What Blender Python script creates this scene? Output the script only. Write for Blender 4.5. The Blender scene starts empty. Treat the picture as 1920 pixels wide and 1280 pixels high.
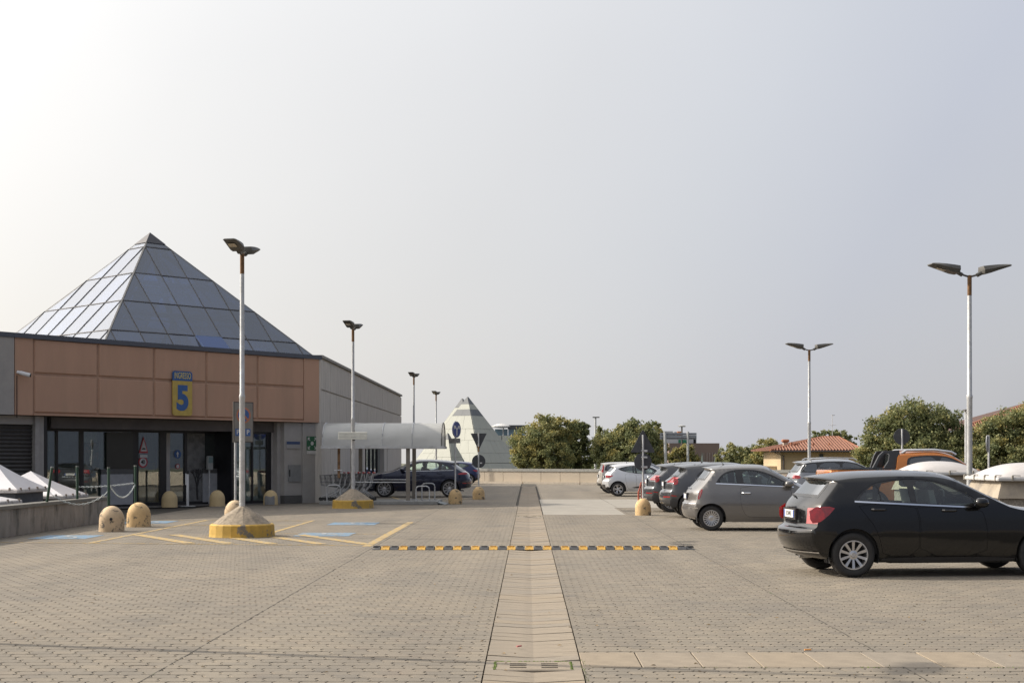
import bpy, bmesh, math, random
import numpy as np
from mathutils import Vector, Matrix
from mathutils.geometry import delaunay_2d_cdt
random.seed(7); rng = np.random.default_rng(7)
SC = bpy.context.scene
COL = SC.collection
# ------------------------------------------------------------------ camera
F, CX, HY, H = 2667.0, 990.0, 858.0, 1.68      # focal length in photo pixels, vanishing column, horizon row, eye height
cam_d = bpy.data.cameras.new("camera"); cam = bpy.data.objects.new("camera", cam_d); COL.objects.link(cam)
cam.location = (0, 0, H); cam.rotation_euler = (math.radians(90), 0, 0)
cam_d.sensor_width = 36.0; cam_d.lens = 50.0
cam_d.shift_x = -(CX-960)/1920; cam_d.shift_y = (HY-640)/1920
cam_d.clip_start = .1; cam_d.clip_end = 3000
SC.camera = cam
# ------------------------------------------------------------------ light
SUN_EL = math.radians(33); SD = Vector((-.968*math.cos(SUN_EL), .25*math.cos(SUN_EL), math.sin(SUN_EL))).normalized()
sl = bpy.data.lights.new("sun", 'SUN'); sl.energy = 5.0; sl.angle = math.radians(.6); sl.color = (1, .90, .76)
so = bpy.data.objects.new("sun", sl); COL.objects.link(so); so.rotation_euler = SD.to_track_quat('Z', 'Y').to_euler(); so.location = (-40, 20, 60)
W = bpy.data.worlds.new("World"); SC.world = W; W.use_nodes = True
nt = W.node_tree; N = nt.nodes; LK = nt.links
bg = N['Background']; bg.inputs['Strength'].default_value = .10
sky = N.new('ShaderNodeTexSky'); sky.sky_type = 'NISHITA'; sky.sun_disc = False
sky.sun_elevation = SUN_EL; sky.sun_rotation = math.atan2(SD.x, SD.y)
sky.air_density = 1.0; sky.dust_density = 4.0; sky.ozone_density = 1.0; sky.altitude = 100
tc = N.new('ShaderNodeTexCoord')
sep = N.new('ShaderNodeSeparateXYZ'); LK.new(tc.outputs['Generated'], sep.inputs[0])
dp = N.new('ShaderNodeVectorMath'); dp.operation = 'DOT_PRODUCT'; LK.new(tc.outputs['Generated'], dp.inputs[0]); dp.inputs[1].default_value = SD
rmp = N.new('ShaderNodeValToRGB'); cr = rmp.color_ramp    # thin high haze, whitest towards the sun
mr = N.new('ShaderNodeMapRange'); mr.inputs['From Min'].default_value = -1; mr.inputs['From Max'].default_value = 1
LK.new(dp.outputs['Value'], mr.inputs['Value']); LK.new(mr.outputs[0], rmp.inputs[0])
cr.elements[0].position = 0; cr.elements[0].color = (2.0, 2.3, 3.0, 1)
cr.elements[1].position = 1; cr.elements[1].color = (42, 38, 34, 1)
for p, c in ((.36, (2.9, 3.25, 4.2)), (.485, (5.6, 5.85, 6.5)), (.545, (5.75, 6.05, 6.9)), (.60, (6.7, 6.95, 7.5)), (.66, (7.6, 7.7, 7.95)), (.76, (9.5, 9.45, 9.4)), (.86, (13, 12.7, 12.3)), (.92, (26, 25, 24)), (.96, (36, 34, 32))):
    e = cr.elements.new(p); e.color = (*c, 1)
# the lowest band of air is a little duller and warmer
r2 = N.new('ShaderNodeValToRGB'); LK.new(sep.outputs['Z'], r2.inputs[0])
r2.color_ramp.elements[0].position = 0; r2.color_ramp.elements[0].color = (1.02, .975, .91, 1)
r2.color_ramp.elements[1].position = .35; r2.color_ramp.elements[1].color = (1, 1, 1, 1)
e = r2.color_ramp.elements.new(.14); e.color = (1.0, .98, .95, 1)
mul = N.new('ShaderNodeMix'); mul.data_type = 'RGBA'; mul.blend_type = 'MULTIPLY'; mul.inputs[0].default_value = 1
LK.new(rmp.outputs[0], mul.inputs[6]); LK.new(r2.outputs[0], mul.inputs[7])
cn = N.new('ShaderNodeTexNoise'); cn.inputs['Scale'].default_value = 1.6; cn.inputs['Detail'].default_value = 5; LK.new(tc.outputs['Generated'], cn.inputs['Vector'])
cm = N.new('ShaderNodeMapRange'); cm.inputs['From Min'].default_value = .3; cm.inputs['From Max'].default_value = .7; cm.inputs['To Min'].default_value = .955; cm.inputs['To Max'].default_value = 1.045
LK.new(cn.outputs['Fac'], cm.inputs['Value'])
mul2 = N.new('ShaderNodeVectorMath'); mul2.operation = 'SCALE'; LK.new(mul.outputs[2], mul2.inputs[0]); LK.new(cm.outputs[0], mul2.inputs['Scale'])
mx = N.new('ShaderNodeMix'); mx.data_type = 'RGBA'; mx.inputs[0].default_value = .86
LK.new(sky.outputs[0], mx.inputs[6]); LK.new(mul2.outputs[0], mx.inputs[7]); LK.new(mx.outputs[2], bg.inputs['Color'])
vs = SC.view_settings
SC.display_settings.display_device = 'sRGB'; vs.view_transform = 'Standard'; vs.look = 'None'; vs.gamma = 1; vs.exposure = 0.08
try: vs.use_curve_mapping = False
except Exception: pass
SC.cycles.max_bounces = 6; SC.cycles.transparent_max_bounces = 12; SC.cycles.caustics_reflective = False; SC.cycles.caustics_refractive = False

# ------------------------------------------------------------------ measuring helpers
def G(px, py):
    D = F*H/(py-HY); return (px-CX)/F*D, D
def AX(px, D): return (px-CX)/F*D
def AZ(py, D): return H-(py-HY)/F*D

# ------------------------------------------------------------------ materials
MATS = {}
def mk(name, col, rough=.7, metal=0., var=.12, scale=6., c2=None, mask=None, coat=0., bump=0., bscale=40., spec=.5, emit=0., stretch=None, alpha=None):
    """noise-varied principled material; c2/mask add worn patches of a second colour"""
    if name in MATS: return MATS[name]
    m = bpy.data.materials.new(name); m.use_nodes = True; nt = m.node_tree; n = nt.nodes; l = nt.links
    b = n['Principled BSDF']; b.inputs['Roughness'].default_value = rough; b.inputs['Metallic'].default_value = metal
    b.inputs['Coat Weight'].default_value = coat; b.inputs['Coat Roughness'].default_value = .04; b.inputs['Specular IOR Level'].default_value = spec
    tc = n.new('ShaderNodeTexCoord'); src = tc.outputs['Object']
    if stretch:
        mp = n.new('ShaderNodeMapping'); mp.inputs['Scale'].default_value = stretch; l.new(src, mp.inputs[0]); src = mp.outputs[0]
    no = n.new('ShaderNodeTexNoise'); no.inputs['Scale'].default_value = scale; no.inputs['Detail'].default_value = 6; no.inputs['Roughness'].default_value = .6; l.new(src, no.inputs['Vector'])
    r = n.new('ShaderNodeValToRGB'); l.new(no.outputs['Fac'], r.inputs[0])
    r.color_ramp.elements[0].position = .3; r.color_ramp.elements[1].position = .7
    r.color_ramp.elements[0].color = (*[c*(1-var) for c in col], 1); r.color_ramp.elements[1].color = (*[min(1, c*(1+var)) for c in col], 1)
    out = r.outputs[0]
    if c2:
        n2 = n.new('ShaderNodeTexNoise'); n2.inputs['Scale'].default_value = mask[0]; n2.inputs['Detail'].default_value = 8; n2.inputs['Roughness'].default_value = .65; l.new(src, n2.inputs['Vector'])
        r2 = n.new('ShaderNodeValToRGB'); l.new(n2.outputs['Fac'], r2.inputs[0])
        r2.color_ramp.elements[0].position = mask[1]; r2.color_ramp.elements[1].position = mask[2]
        r2.color_ramp.elements[0].color = (0, 0, 0, 1); r2.color_ramp.elements[1].color = (1, 1, 1, 1)
        mm = n.new('ShaderNodeMix'); mm.data_type = 'RGBA'; l.new(r2.outputs[0], mm.inputs[0]); l.new(out, mm.inputs[6]); mm.inputs[7].default_value = (*c2, 1); out = mm.outputs[2]
    l.new(out, b.inputs['Base Color'])
    if bump:
        n3 = n.new('ShaderNodeTexNoise'); n3.inputs['Scale'].default_value = bscale; n3.inputs['Detail'].default_value = 5; l.new(src, n3.inputs['Vector'])
        bp = n.new('ShaderNodeBump'); bp.inputs['Strength'].default_value = bump; bp.inputs['Distance'].default_value = .01; l.new(n3.outputs['Fac'], bp.inputs['Height']); l.new(bp.outputs[0], b.inputs['Normal'])
    MATS[name] = m; return m
def glass(name, tint, refl=.12, rough=.02, tr=.75, dif=.12, bump=.03, ior=1.5):
    if name in MATS: return MATS[name]
    m = bpy.data.materials.new(name); m.use_nodes = True; nt = m.node_tree; n = nt.nodes; l = nt.links
    n.remove(n['Principled BSDF'])
    g = n.new('ShaderNodeBsdfGlossy'); g.inputs['Roughness'].default_value = rough; g.inputs['Color'].default_value = (.95, .97, 1, 1)
    t = n.new('ShaderNodeBsdfTransparent'); t.inputs['Color'].default_value = (*[c*tr for c in tint], 1)
    d = n.new('ShaderNodeBsdfDiffuse'); d.inputs['Color'].default_value = (*[c*(.25 if dif < .2 else .8) for c in tint], 1)
    no = n.new('ShaderNodeTexNoise'); no.inputs['Scale'].default_value = .8; tc = n.new('ShaderNodeTexCoord'); l.new(tc.outputs['Object'], no.inputs['Vector'])
    bp = n.new('ShaderNodeBump'); bp.inputs['Strength'].default_value = bump; bp.inputs['Distance'].default_value = .05; l.new(no.outputs['Fac'], bp.inputs['Height']); l.new(bp.outputs[0], g.inputs['Normal'])
    if dif > .2:
        oi = n.new('ShaderNodeObjectInfo'); rr_ = n.new('ShaderNodeMapRange'); rr_.inputs['To Min'].default_value = .72; rr_.inputs['To Max'].default_value = 1.28; l.new(oi.outputs['Random'], rr_.inputs['Value'])
        for sh_, col_ in ((t, [c*tr for c in tint]), (d, [c*.8 for c in tint])):
            vm = n.new('ShaderNodeVectorMath'); vm.operation = 'SCALE'; vm.inputs[0].default_value = col_; l.new(rr_.outputs[0], vm.inputs['Scale']); l.new(vm.outputs[0], sh_.inputs['Color'])
    m1 = n.new('ShaderNodeMixShader'); m1.inputs[0].default_value = dif; l.new(t.outputs[0], m1.inputs[1]); l.new(d.outputs[0], m1.inputs[2])
    fr = n.new('ShaderNodeFresnel'); gb = n.new('ShaderNodeNewGeometry'); ma = n.new('ShaderNodeMath'); ma.operation = 'MULTIPLY_ADD'; l.new(gb.outputs['Backfacing'], ma.inputs[0]); ma.inputs[1].default_value = 1/ior-ior; ma.inputs[2].default_value = ior; l.new(ma.outputs[0], fr.inputs['IOR'])
    mp = n.new('ShaderNodeMapRange'); mp.inputs['To Min'].default_value = refl; mp.inputs['To Max'].default_value = 1; l.new(fr.outputs[0], mp.inputs['Value'])
    mm = n.new('ShaderNodeMixShader'); l.new(mp.outputs[0], mm.inputs[0]); l.new(m1.outputs[0], mm.inputs[1]); l.new(g.outputs[0], mm.inputs[2])
    l.new(mm.outputs[0], n['Material Output'].inputs['Surface']); MATS[name] = m; return m

# ------------------------------------------------------------------ mesh builder
class MB:
    def __init__(s): s.v = []; s.f = []; s.mi = []; s.m = 0
    def add(s, vs, fs):
        o = len(s.v); s.v += [tuple(map(float, v)) for v in vs]; s.f += [tuple(i+o for i in f) for f in fs]; s.mi += [s.m]*len(fs); return s
    def box(s, x0, x1, y0, y1, z0, z1):
        return s.add([(x, y, z) for z in (z0, z1) for x, y in ((x0, y0), (x1, y0), (x1, y1), (x0, y1))],
                     [(3, 2, 1, 0), (4, 5, 6, 7), (0, 1, 5, 4), (1, 2, 6, 5), (2, 3, 7, 6), (3, 0, 4, 7)])
    def cbox(s, x0, x1, y0, y1, z0, z1, c=.02):
        """box with chamfered upright edges and top"""
        P = [(x0+c, y0), (x1-c, y0), (x1, y0+c), (x1, y1-c), (x1-c, y1), (x0+c, y1), (x0, y1-c), (x0, y0+c)]
        cx, cy = (x0+x1)/2, (y0+y1)/2
        def ins(k): return [(cx+(x-cx)*(1-k/max(1e-6, (x1-x0)/2)), cy+(y-cy)*(1-k/max(1e-6, (y1-y0)/2))) for x, y in P]
        R = [[(x, y, z0+c) for x, y in P], [(x, y, z1-c) for x, y in P], [(x, y, z1) for x, y in ins(c)]]
        R = [[(x, y, z0) for x, y in ins(c)]]+R
        vs = [p for r in R for p in r]; fs = [tuple(range(7, -1, -1)), tuple(range(24, 32))]
        for k in range(3):
            for i in range(8): j = (i+1) % 8; fs.append((k*8+i, k*8+j, k*8+8+j, k*8+8+i))
        return s.add(vs, fs)
    def prism(s, poly, z0, z1):
        a = sum(poly[i][0]*poly[(i+1) % len(poly)][1]-poly[(i+1) % len(poly)][0]*poly[i][1] for i in range(len(poly)))
        if a < 0: poly = poly[::-1]
        n = len(poly)
        return s.add([(x, y, z0) for x, y in poly]+[(x, y, z1) for x, y in poly], [tuple(range(n-1, -1, -1)), tuple(range(n, 2*n))]+[(i, (i+1) % n, n+(i+1) % n, n+i) for i in range(n)])
    def slab(s, pts, nrm, th):
        """flat polygon given thickness along nrm (th may be negative)"""
        n = len(pts); nv = Vector(nrm).normalized()*th; q = [Vector(p) for p in pts]; 
        vs = q+[p+nv for p in q]; fs = [tuple(range(n)), tuple(range(2*n-1, n-1, -1))]+[(i, n+i, n+(i+1) % n, (i+1) % n) for i in range(n)]
        return s.add(vs, fs)
    def tube(s, pts, r, n=10, caps=True, r1=None):
        pts = [Vector(p) for p in pts]; R = []
        for i, p in enumerate(pts):
            a = pts[max(0, i-1)]; b = pts[min(len(pts)-1, i+1)]; d = (b-a).normalized()
            up = Vector((0, 0, 1)) if abs(d.z) < .9 else Vector((0, 1, 0))
            u = d.cross(up).normalized(); w = d.cross(u).normalized()
            rr = r if r1 is None else r+(r1-r)*i/(len(pts)-1)
            R += [p+u*rr*math.cos(2*math.pi*k/n)+w*rr*math.sin(2*math.pi*k/n) for k in range(n)]
        fs = []
        for i in range(len(pts)-1):
            for k in range(n): j = (k+1) % n; fs.append((i*n+k, i*n+n+k, i*n+n+j, i*n+j))
        if caps: fs += [tuple(range(n)), tuple(range(len(R)-1, len(R)-n-1, -1))]
        return s.add(R, fs)
    def lathe(s, prof, n=24, c=(0, 0, 0), axis='z'):
        """prof: list of (radius, height)"""
        vs = []; fs = []
        for r, h in prof:
            for k in range(n):
                a = 2*math.pi*k/n; x, y = r*math.cos(a), r*math.sin(a)
                vs.append((c[0]+x, c[1]+y, c[2]+h) if axis == 'z' else (c[0]+x, c[1]+h, c[2]+y))
        for i in range(len(prof)-1):
            for k in range(n):
                j = (k+1) % n; q = (i*n+k, i*n+j, i*n+n+j, i*n+n+k); fs.append(q if axis == 'z' else q[::-1])
        return s.add(vs, fs)
    def disc(s, c, r, axis='y', n=24, th=.01):
        prof = [(0.0001, -th/2), (r, -th/2), (r, th/2), (.0001, th/2)]
        return s.lathe(prof, n, c, axis)
def parent_off(p):
    o = Vector((0, 0, 0))
    while p: o += Vector(p.location); p = p.parent
    return o
def obj(name, mb, mat, parent=None, world=False, smooth=0, loc=None, kind=None):
    me = bpy.data.meshes.new(name)
    me.from_pydata(mb.v, [], mb.f)
    mats = mat if isinstance(mat, (list, tuple)) else [mat]
    for m in mats: me.materials.append(m)
    if len(mats) > 1: me.polygons.foreach_set('material_index', mb.mi)
    if world and parent:
        me.transform(Matrix.Translation(-parent_off(parent)))
    me.update()
    bm = bmesh.new(); bm.from_mesh(me); bmesh.ops.recalc_face_normals(bm, faces=bm.faces); bm.to_mesh(me); bm.free()
    if smooth:
        me.polygons.foreach_set('use_smooth', [True]*len(me.polygons)); me.set_sharp_from_angle(angle=math.radians(smooth))
    o = bpy.data.objects.new(name, me); COL.objects.link(o)
    if parent: o.parent = parent
    if loc: o.location = loc
    if kind: o['kind'] = kind
    return o
def tag(o, label, cat, group=None):
    o['label'] = label; o['category'] = cat
    if group: o['group'] = group
    return o
def thing(name, label, cat, loc, rz=0, group=None):
    o = bpy.data.objects.new(name, None); COL.objects.link(o); o.empty_display_size = .2
    o.location = loc; o.rotation_euler = (0, 0, rz); return tag(o, label, cat, group)
def ch_obj(name, me, parent, loc=(0, 0, 0), rot=None):
    o = bpy.data.objects.new(name, me); COL.objects.link(o); o.parent = parent; o.location = loc
    if rot: o.rotation_euler = rot
    return o
def copy_tree(o, parent=None):
    c = o.copy(); COL.objects.link(c)
    if parent: c.parent = parent
    for k in list(o.children): copy_tree(k, c)
    return c
def text(name, body, size, mat, parent, M, sx=1., bold=0., depth=.002):
    cu = bpy.data.curves.new(name, 'FONT'); cu.body = body; cu.size = size; cu.align_x = 'CENTER'; cu.align_y = 'CENTER'; cu.extrude = depth; cu.offset = bold
    t = bpy.data.objects.new('tmp', cu); COL.objects.link(t)
    me = bpy.data.meshes.new_from_object(t.evaluated_get(bpy.context.evaluated_depsgraph_get())); bpy.data.objects.remove(t); me.name = name
    me.transform(Matrix.Diagonal((sx, 1, 1, 1))); me.transform(M)
    me.materials.clear(); me.materials.append(mat)
    o = bpy.data.objects.new(name, me); COL.objects.link(o); o.parent = parent; return o

# ------------------------------------------------------------------ common materials
def paver_mat(name, attr):
    m = bpy.data.materials.new(name); m.use_nodes = True; n = m.node_tree.nodes; l = m.node_tree.links; b = n['Principled BSDF']; b.inputs['Roughness'].default_value = .9; b.inputs['Specular IOR Level'].default_value = .25
    ge = n.new('ShaderNodeNewGeometry'); pos = ge.outputs['Position']
    def noise(s, d=6): 
        q = n.new('ShaderNodeTexNoise'); q.inputs['Scale'].default_value = s; q.inputs['Detail'].default_value = d; q.inputs['Roughness'].default_value = .6; l.new(pos, q.inputs['Vector']); return q.outputs['Fac']
    def mixc(f, a, bb, typ='MIX'):
        q = n.new('ShaderNodeMix'); q.data_type = 'RGBA'; q.blend_type = typ
        if isinstance(f, float): q.inputs[0].default_value = f
        else: l.new(f, q.inputs[0])
        for k, v in ((6, a), (7, bb)):
            if isinstance(v, tuple): q.inputs[k].default_value = (*v, 1)
            else: l.new(v, q.inputs[k])
        return q.outputs[2]
    def rng_(f, a, bb, c=0., d=1.):
        q = n.new('ShaderNodeMapRange'); q.inputs['From Min'].default_value = a; q.inputs['From Max'].default_value = bb; q.inputs['To Min'].default_value = c; q.inputs['To Max'].default_value = d; l.new(f, q.inputs['Value']); return q.outputs[0]
    c = mixc(rng_(noise(.35), .35, .65), (.228, .200, .160), (.194, .175, .147))
    c = mixc(rng_(noise(2.2), .55, .75, 0, .5), c, (.21, .172, .142))
    c = mixc(rng_(noise(.9, 8), .56, .74, 0, .55), c, (.13, .122, .112))
    mpg = n.new('ShaderNodeMapping'); mpg.inputs['Scale'].default_value = (1.1, .06, 1); l.new(pos, mpg.inputs[0]); q = n.new('ShaderNodeTexNoise'); q.inputs['Scale'].default_value = 1; q.inputs['Detail'].default_value = 4; l.new(mpg.outputs[0], q.inputs['Vector'])
    c = mixc(rng_(q.outputs['Fac'], .35, .68, 0, 1), c, mixc(1., c, (.84, .845, .86), 'MULTIPLY'))
    c = mixc(rng_(noise(.55, 3), .66, .74, 0, .5), c, (.11, .10, .09)); c = mixc(rng_(noise(7, 2), .74, .78, 0, .6), c, (.09, .085, .08))
    if attr == 'brick':
        br = n.new('ShaderNodeTexBrick'); l.new(pos, br.inputs['Vector']); br.inputs['Scale'].default_value = 1; br.inputs['Brick Width'].default_value = .2; br.inputs['Row Height'].default_value = .165
        br.inputs['Mortar Size'].default_value = .006; br.inputs['Color1'].default_value = (1.08, 1.07, 1.06, 1); br.inputs['Color2'].default_value = (.9, .9, .9, 1); br.inputs['Mortar'].default_value = (.45, .44, .42, 1)
        c = mixc(1., c, br.outputs['Color'], 'MULTIPLY')
    else:
        if attr == 'tone':
            at = n.new('ShaderNodeAttribute'); at.attribute_name = 'tone'; f = at.outputs['Fac']
        else:
            oi = n.new('ShaderNodeObjectInfo'); f = oi.outputs['Random']
        q = n.new('ShaderNodeValToRGB'); l.new(f, q.inputs[0]); q.color_ramp.elements[0].color = (.90, .905, .915, 1); q.color_ramp.elements[1].color = (1.09, 1.07, 1.04, 1)
        c = mixc(1., c, q.outputs[0], 'MULTIPLY')
    g2 = n.new('ShaderNodeTexNoise'); g2.inputs['Scale'].default_value = 160; g2.inputs['Detail'].default_value = 3; l.new(pos, g2.inputs['Vector'])
    c = mixc(1., c, mixc(rng_(g2.outputs['Fac'], .35, .65), (.86, .86, .86), (1.1, 1.1, 1.1)), 'MULTIPLY')
    l.new(c, b.inputs['Base Color'])
    bp = n.new('ShaderNodeBump'); bp.inputs['Strength'].default_value = .5; bp.inputs['Distance'].default_value = .004; l.new(g2.outputs['Fac'], bp.inputs['Height']); l.new(bp.outputs[0], b.inputs['Normal'])
    return m
M_PAV = paver_mat('paver_concrete', 'tone'); M_PAVI = paver_mat('paver_concrete_single', 'obj'); M_FAR = paver_mat('paver_field_far', 'brick')
M_JOINT = mk('joint_grit', (.055, .048, .038), .95, var=.35, scale=3, c2=(.05, .075, .02), mask=(.8, .6, .68))
M_SLAB = mk('gutter_concrete', (.225, .188, .142), .85, var=.16, scale=5, c2=(.165, .146, .118), mask=(1.2, .5, .7), bump=.25, bscale=90)
M_CONC = mk('patch_concrete', (.26, .242, .21), .85, var=.12, scale=1.5, c2=(.28, .26, .23), mask=(.6, .5, .72), bump=.2)
M_YEL = mk('yellow_road_paint', (.42, .275, .065), .8, var=.18, scale=8, c2=(.24, .21, .165), mask=(11, .44, .56))
M_BLUE = mk('blue_road_paint', (.10, .20, .31), .8, var=.15, scale=8, c2=(.24, .22, .19), mask=(10, .50, .60))
M_WPAINT = mk('white_road_paint', (.38, .39, .39), .8, var=.15, scale=8, c2=(.16, .20, .24), mask=(10, .44, .56))
M_DARK = mk('liner_and_shade_black', (.012, .012, .013), .8)  # near-black for liners; also painted shade in drain slots and side entrance
M_METAL = mk('galvanised_steel', (.50, .51, .52), .45, .35, var=.15, scale=9, c2=(.36, .36, .35), mask=(3, .5, .7))
M_RUST = mk('rusty_steel', (.16, .085, .035), .75, .2, var=.4, scale=20)
M_LAMP = mk('lamp_housing', (.085, .082, .075), .5, .2, var=.15)
M_BLACK = mk('black_plastic', (.018, .018, .019), .5, var=.2)
M_STAIN = mk('bollard_plaster', (.56, .39, .20), .85, var=.2, scale=4, c2=(.14, .115, .08), mask=(7, .56, .62), bump=.3)
M_STAINP = mk('bollard_plaster_pale', (.52, .39, .25), .85, var=.2, scale=4, c2=(.13, .11, .085), mask=(7, .55, .62), bump=.3)
M_STAINC = mk('bollard_plaster_clean', (.55, .42, .23), .85, var=.10, scale=3, bump=.25)
M_WHITE = mk('white_plastic', (.72, .72, .73), .5, var=.06)
M_SIGNBACK = mk('sign_back_grey', (.055, .058, .065), .6, .1, var=.15)
M_ALU = mk('aluminium', (.62, .63, .65), .35, .6, var=.08)
M_CHROME = mk('chrome', (.8, .81, .84), .12, 1., var=.03)
# ================================================================== GROUND
ter = MB(); ter.box(-900, 900, -300, 1900, -7.0, -6.0)
M_GRASS = mk('lower_ground', (.09, .10, .05), .95, var=.3, scale=.05, c2=(.13, .12, .10), mask=(.02, .45, .55))
obj('ground', ter, M_GRASS, kind='structure')
deck = MB(); deck.prism([(-30, -14), (30, -14), (30, 72), (8, 86), (1.5, 91.3), (-8, 97), (-30, 97)], -6.5, -.034)
DECK = obj('parking_deck', deck, M_JOINT, kind='structure')
JX = (-2.91, 3.02)                     # the two straight running joints
GUT = (-.345, .43)                     # drainage channel
def in_slab(x, y): return (GUT[0]-.1 < x < GUT[1]+.1) or (x > .4 and 11.43-.08 < y < 12.3+.08) or (x > .3 and 42 < y < 57.9 and x < (2.95 if y < 48 else 9.2))
PW, PD, GAP = .2, .165, .0075
prof = [(0, 0), (.022, .045), (-.020, .118), (0, PD)]
GX = .0125
o8 = [(x+GX/2, max(GAP/2, min(PD-GAP/2, y))) for x, y in prof]; o8r = [(x+PW-GX/2, max(GAP/2, min(PD-GAP/2, y))) for x, y in prof]
outl = np.array([*o8r, *o8[::-1]])     # counter-clockwise outline
cen = outl.mean(0); inn = cen+(outl-cen)*np.array([.97, .965])
YMAX = 50.
bxs, bys = [], []
y = -2.0; row = 0; PLX = []
pv = []; cb = []
BLK = [(GUT[0]-.010, GUT[1]+.010, 0, 92), (.43, 40, 11.42, 12.30), (.45, 2.91, 42.03, 48.0), (.45, 9.16, 48.0, 57.87)]
def clipb(x0, y0):
    a, b, c, d = x0-.03, x0+.235, y0, y0+.165
    for (u0, u1, v0, v1) in BLK:
        if b-.03 <= u0 or a+.03 >= u1 or d <= v0 or c >= v1: continue
        mv = [(u0-(a+.03), 'r'), ((b-.035)-u1, 'l'), (v0-c, 't'), (d-v1, 'b')]; k = max(mv)
        if k[0] < .035: return None
        if k[1] == 'r': b = u0
        elif k[1] == 'l': a = u1
        elif k[1] == 't': d = v0
        else: c = v1
    return (a, b, c, d)
for r in range(int((YMAX-8)/PD)):
    y0 = 8.4+r*PD
    hw = .40*(y0+.3)+.6
    xs = np.arange(-math.floor(hw/PW)-1, math.floor(hw/PW)+2)*PW+(PW/2 if r % 2 else 0)
    for x0 in xs:
        b4 = clipb(x0, y0)
        if b4 is None: continue
        if x0 < -11.2 and y0 > 24: continue
        if x0 > 8.5 and 25.8 < y0 < 34.5: continue
        pv.append((x0, y0)); cb.append(b4)
pv = np.array(pv); cb = np.array(cb)
clp = (cb[:, 1]-cb[:, 0] < .26) | (cb[:, 3]-cb[:, 2] < .164)
vis = ~clp & (np.abs(pv[:, 0]+.1+.25) < .375*pv[:, 1]) & (pv[:, 1] > 10.75)
idx = np.argsort(pv[:, 1]+.002*np.abs(pv[:, 0])+(~vis)*1000)
single = set(idx[:300].tolist())
def paver_arrays(P, jit=True, B=None):
    n = len(P); ang = rng.normal(0, .004, n) if jit else np.zeros(n); dz = rng.normal(0, .0007, n) if jit else np.zeros(n)
    tx = rng.normal(0, .0035, n) if jit else np.zeros(n); ty = rng.normal(0, .0035, n) if jit else np.zeros(n)
    loc = np.concatenate([inn, outl, outl]); zz = np.concatenate([np.zeros(8), np.full(8, -.003), np.full(8, -.036)])
    loc = np.repeat(loc[None], n, 0)
    if B is not None:
        loc[..., 0] = np.clip(loc[..., 0], (B[:, 0]-P[:, 0])[:, None], (B[:, 1]-P[:, 0])[:, None]); loc[..., 1] = np.clip(loc[..., 1], (B[:, 2]-P[:, 1])[:, None], (B[:, 3]-P[:, 1])[:, None])
    d = loc-cen[None, None]
    X = d[..., 0]-ang[:, None]*d[..., 1]; Y = d[..., 1]+ang[:, None]*d[..., 0]
    V = np.stack([X+cen[0]+P[:, 0, None], Y+cen[1]+P[:, 1, None], zz[None]+dz[:, None]+tx[:, None]*X+ty[:, None]*Y], -1)
    return V
faces1 = [list(range(8))]+[[i, 8+i, 8+(i+1) % 8, (i+1) % 8] for i in range(8)]+[[8+i, 16+i, 16+(i+1) % 8, 8+(i+1) % 8] for i in range(8)]
def bulk(name, V, faces1, mat, tone, parent, kind='stuff'):
    n, k, _ = V.shape; me = bpy.data.meshes.new(name); me.vertices.add(n*k); me.vertices.foreach_set('co', V.reshape(-1).astype(np.float32))
    L1 = np.concatenate([np.array(f) for f in faces1]); sz = np.array([len(f) for f in faces1])
    loops = (L1[None]+(np.arange(n)*k)[:, None]).reshape(-1); st1 = np.concatenate([[0], np.cumsum(sz)[:-1]])
    starts = (st1[None]+(np.arange(n)*len(L1))[:, None]).reshape(-1)
    me.loops.add(len(loops)); me.loops.foreach_set('vertex_index', loops.astype(np.int32)); me.polygons.add(len(starts)); me.polygons.foreach_set('loop_start', starts.astype(np.int32))
    me.polygons.foreach_set('use_smooth', [False]*len(starts)); me.update(calc_edges=True)
    a = me.attributes.new('tone', 'FLOAT', 'FACE'); a.data.foreach_set('value', np.repeat(tone, len(faces1)).astype(np.float32))
    me.materials.append(mat); o = bpy.data.objects.new(name, me); COL.objects.link(o); o.parent = parent
    if kind: o['kind'] = kind
    return o
keep = np.array([i for i in range(len(pv)) if i not in single])
tone = np.clip(rng.normal(.5, .2, len(keep)), 0, 1)
bulk('pavers', paver_arrays(pv[keep], True, cb[keep]), faces1, M_PAV, tone, DECK)
V1 = paver_arrays(np.array([[0., 0.]]), False)[0]-np.array([cen[0], cen[1], 0]); pme = bpy.data.meshes.new('paver'); pme.from_pydata(V1.tolist(), [], faces1); pme.materials.append(M_PAVI)
for i in single:
    ch_obj('paver', pme, DECK, (pv[i][0]+cen[0], pv[i][1]+cen[1], random.gauss(0, .0011)), (random.gauss(0, .006), random.gauss(0, .006), random.gauss(0, .004)))
# pavement beyond the distance at which single stones can be told apart
far = MB()
def sheet(mb, poly, z): return mb.add([(x, y, z) for x, y in poly], [tuple(range(len(poly)))])
yb = 8.4+PD*int((YMAX-8)/PD)
sheet(far, [(-20, yb), (GUT[0]-.09, yb), (GUT[0]-.09, 96), (-20, 96)], -.004); sheet(far, [(9.2, yb), (24, yb), (24, 76), (10, 84.5), (9.2, 85)], -.004)
sheet(far, [(GUT[1]+.09, 57.9), (9.2, 57.9), (9.2, 85.1), (1.5, 91.3), (GUT[1]+.09, 92)], -.004)
sheet(far, [(-30, -14), (30, -14), (30, 8.38), (-30, 8.38)], -.004)
obj('paved_surface', far, M_FAR, DECK)
con = MB(); con.prism([(.46, 42.05), (2.9, 42.05), (2.9, 47.95), (.46, 47.95)], -.02, .001); con.prism([(.46, 48.02), (5.0, 48.02), (5.0, 52.9), (.46, 52.9)], -.02, .001)
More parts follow.
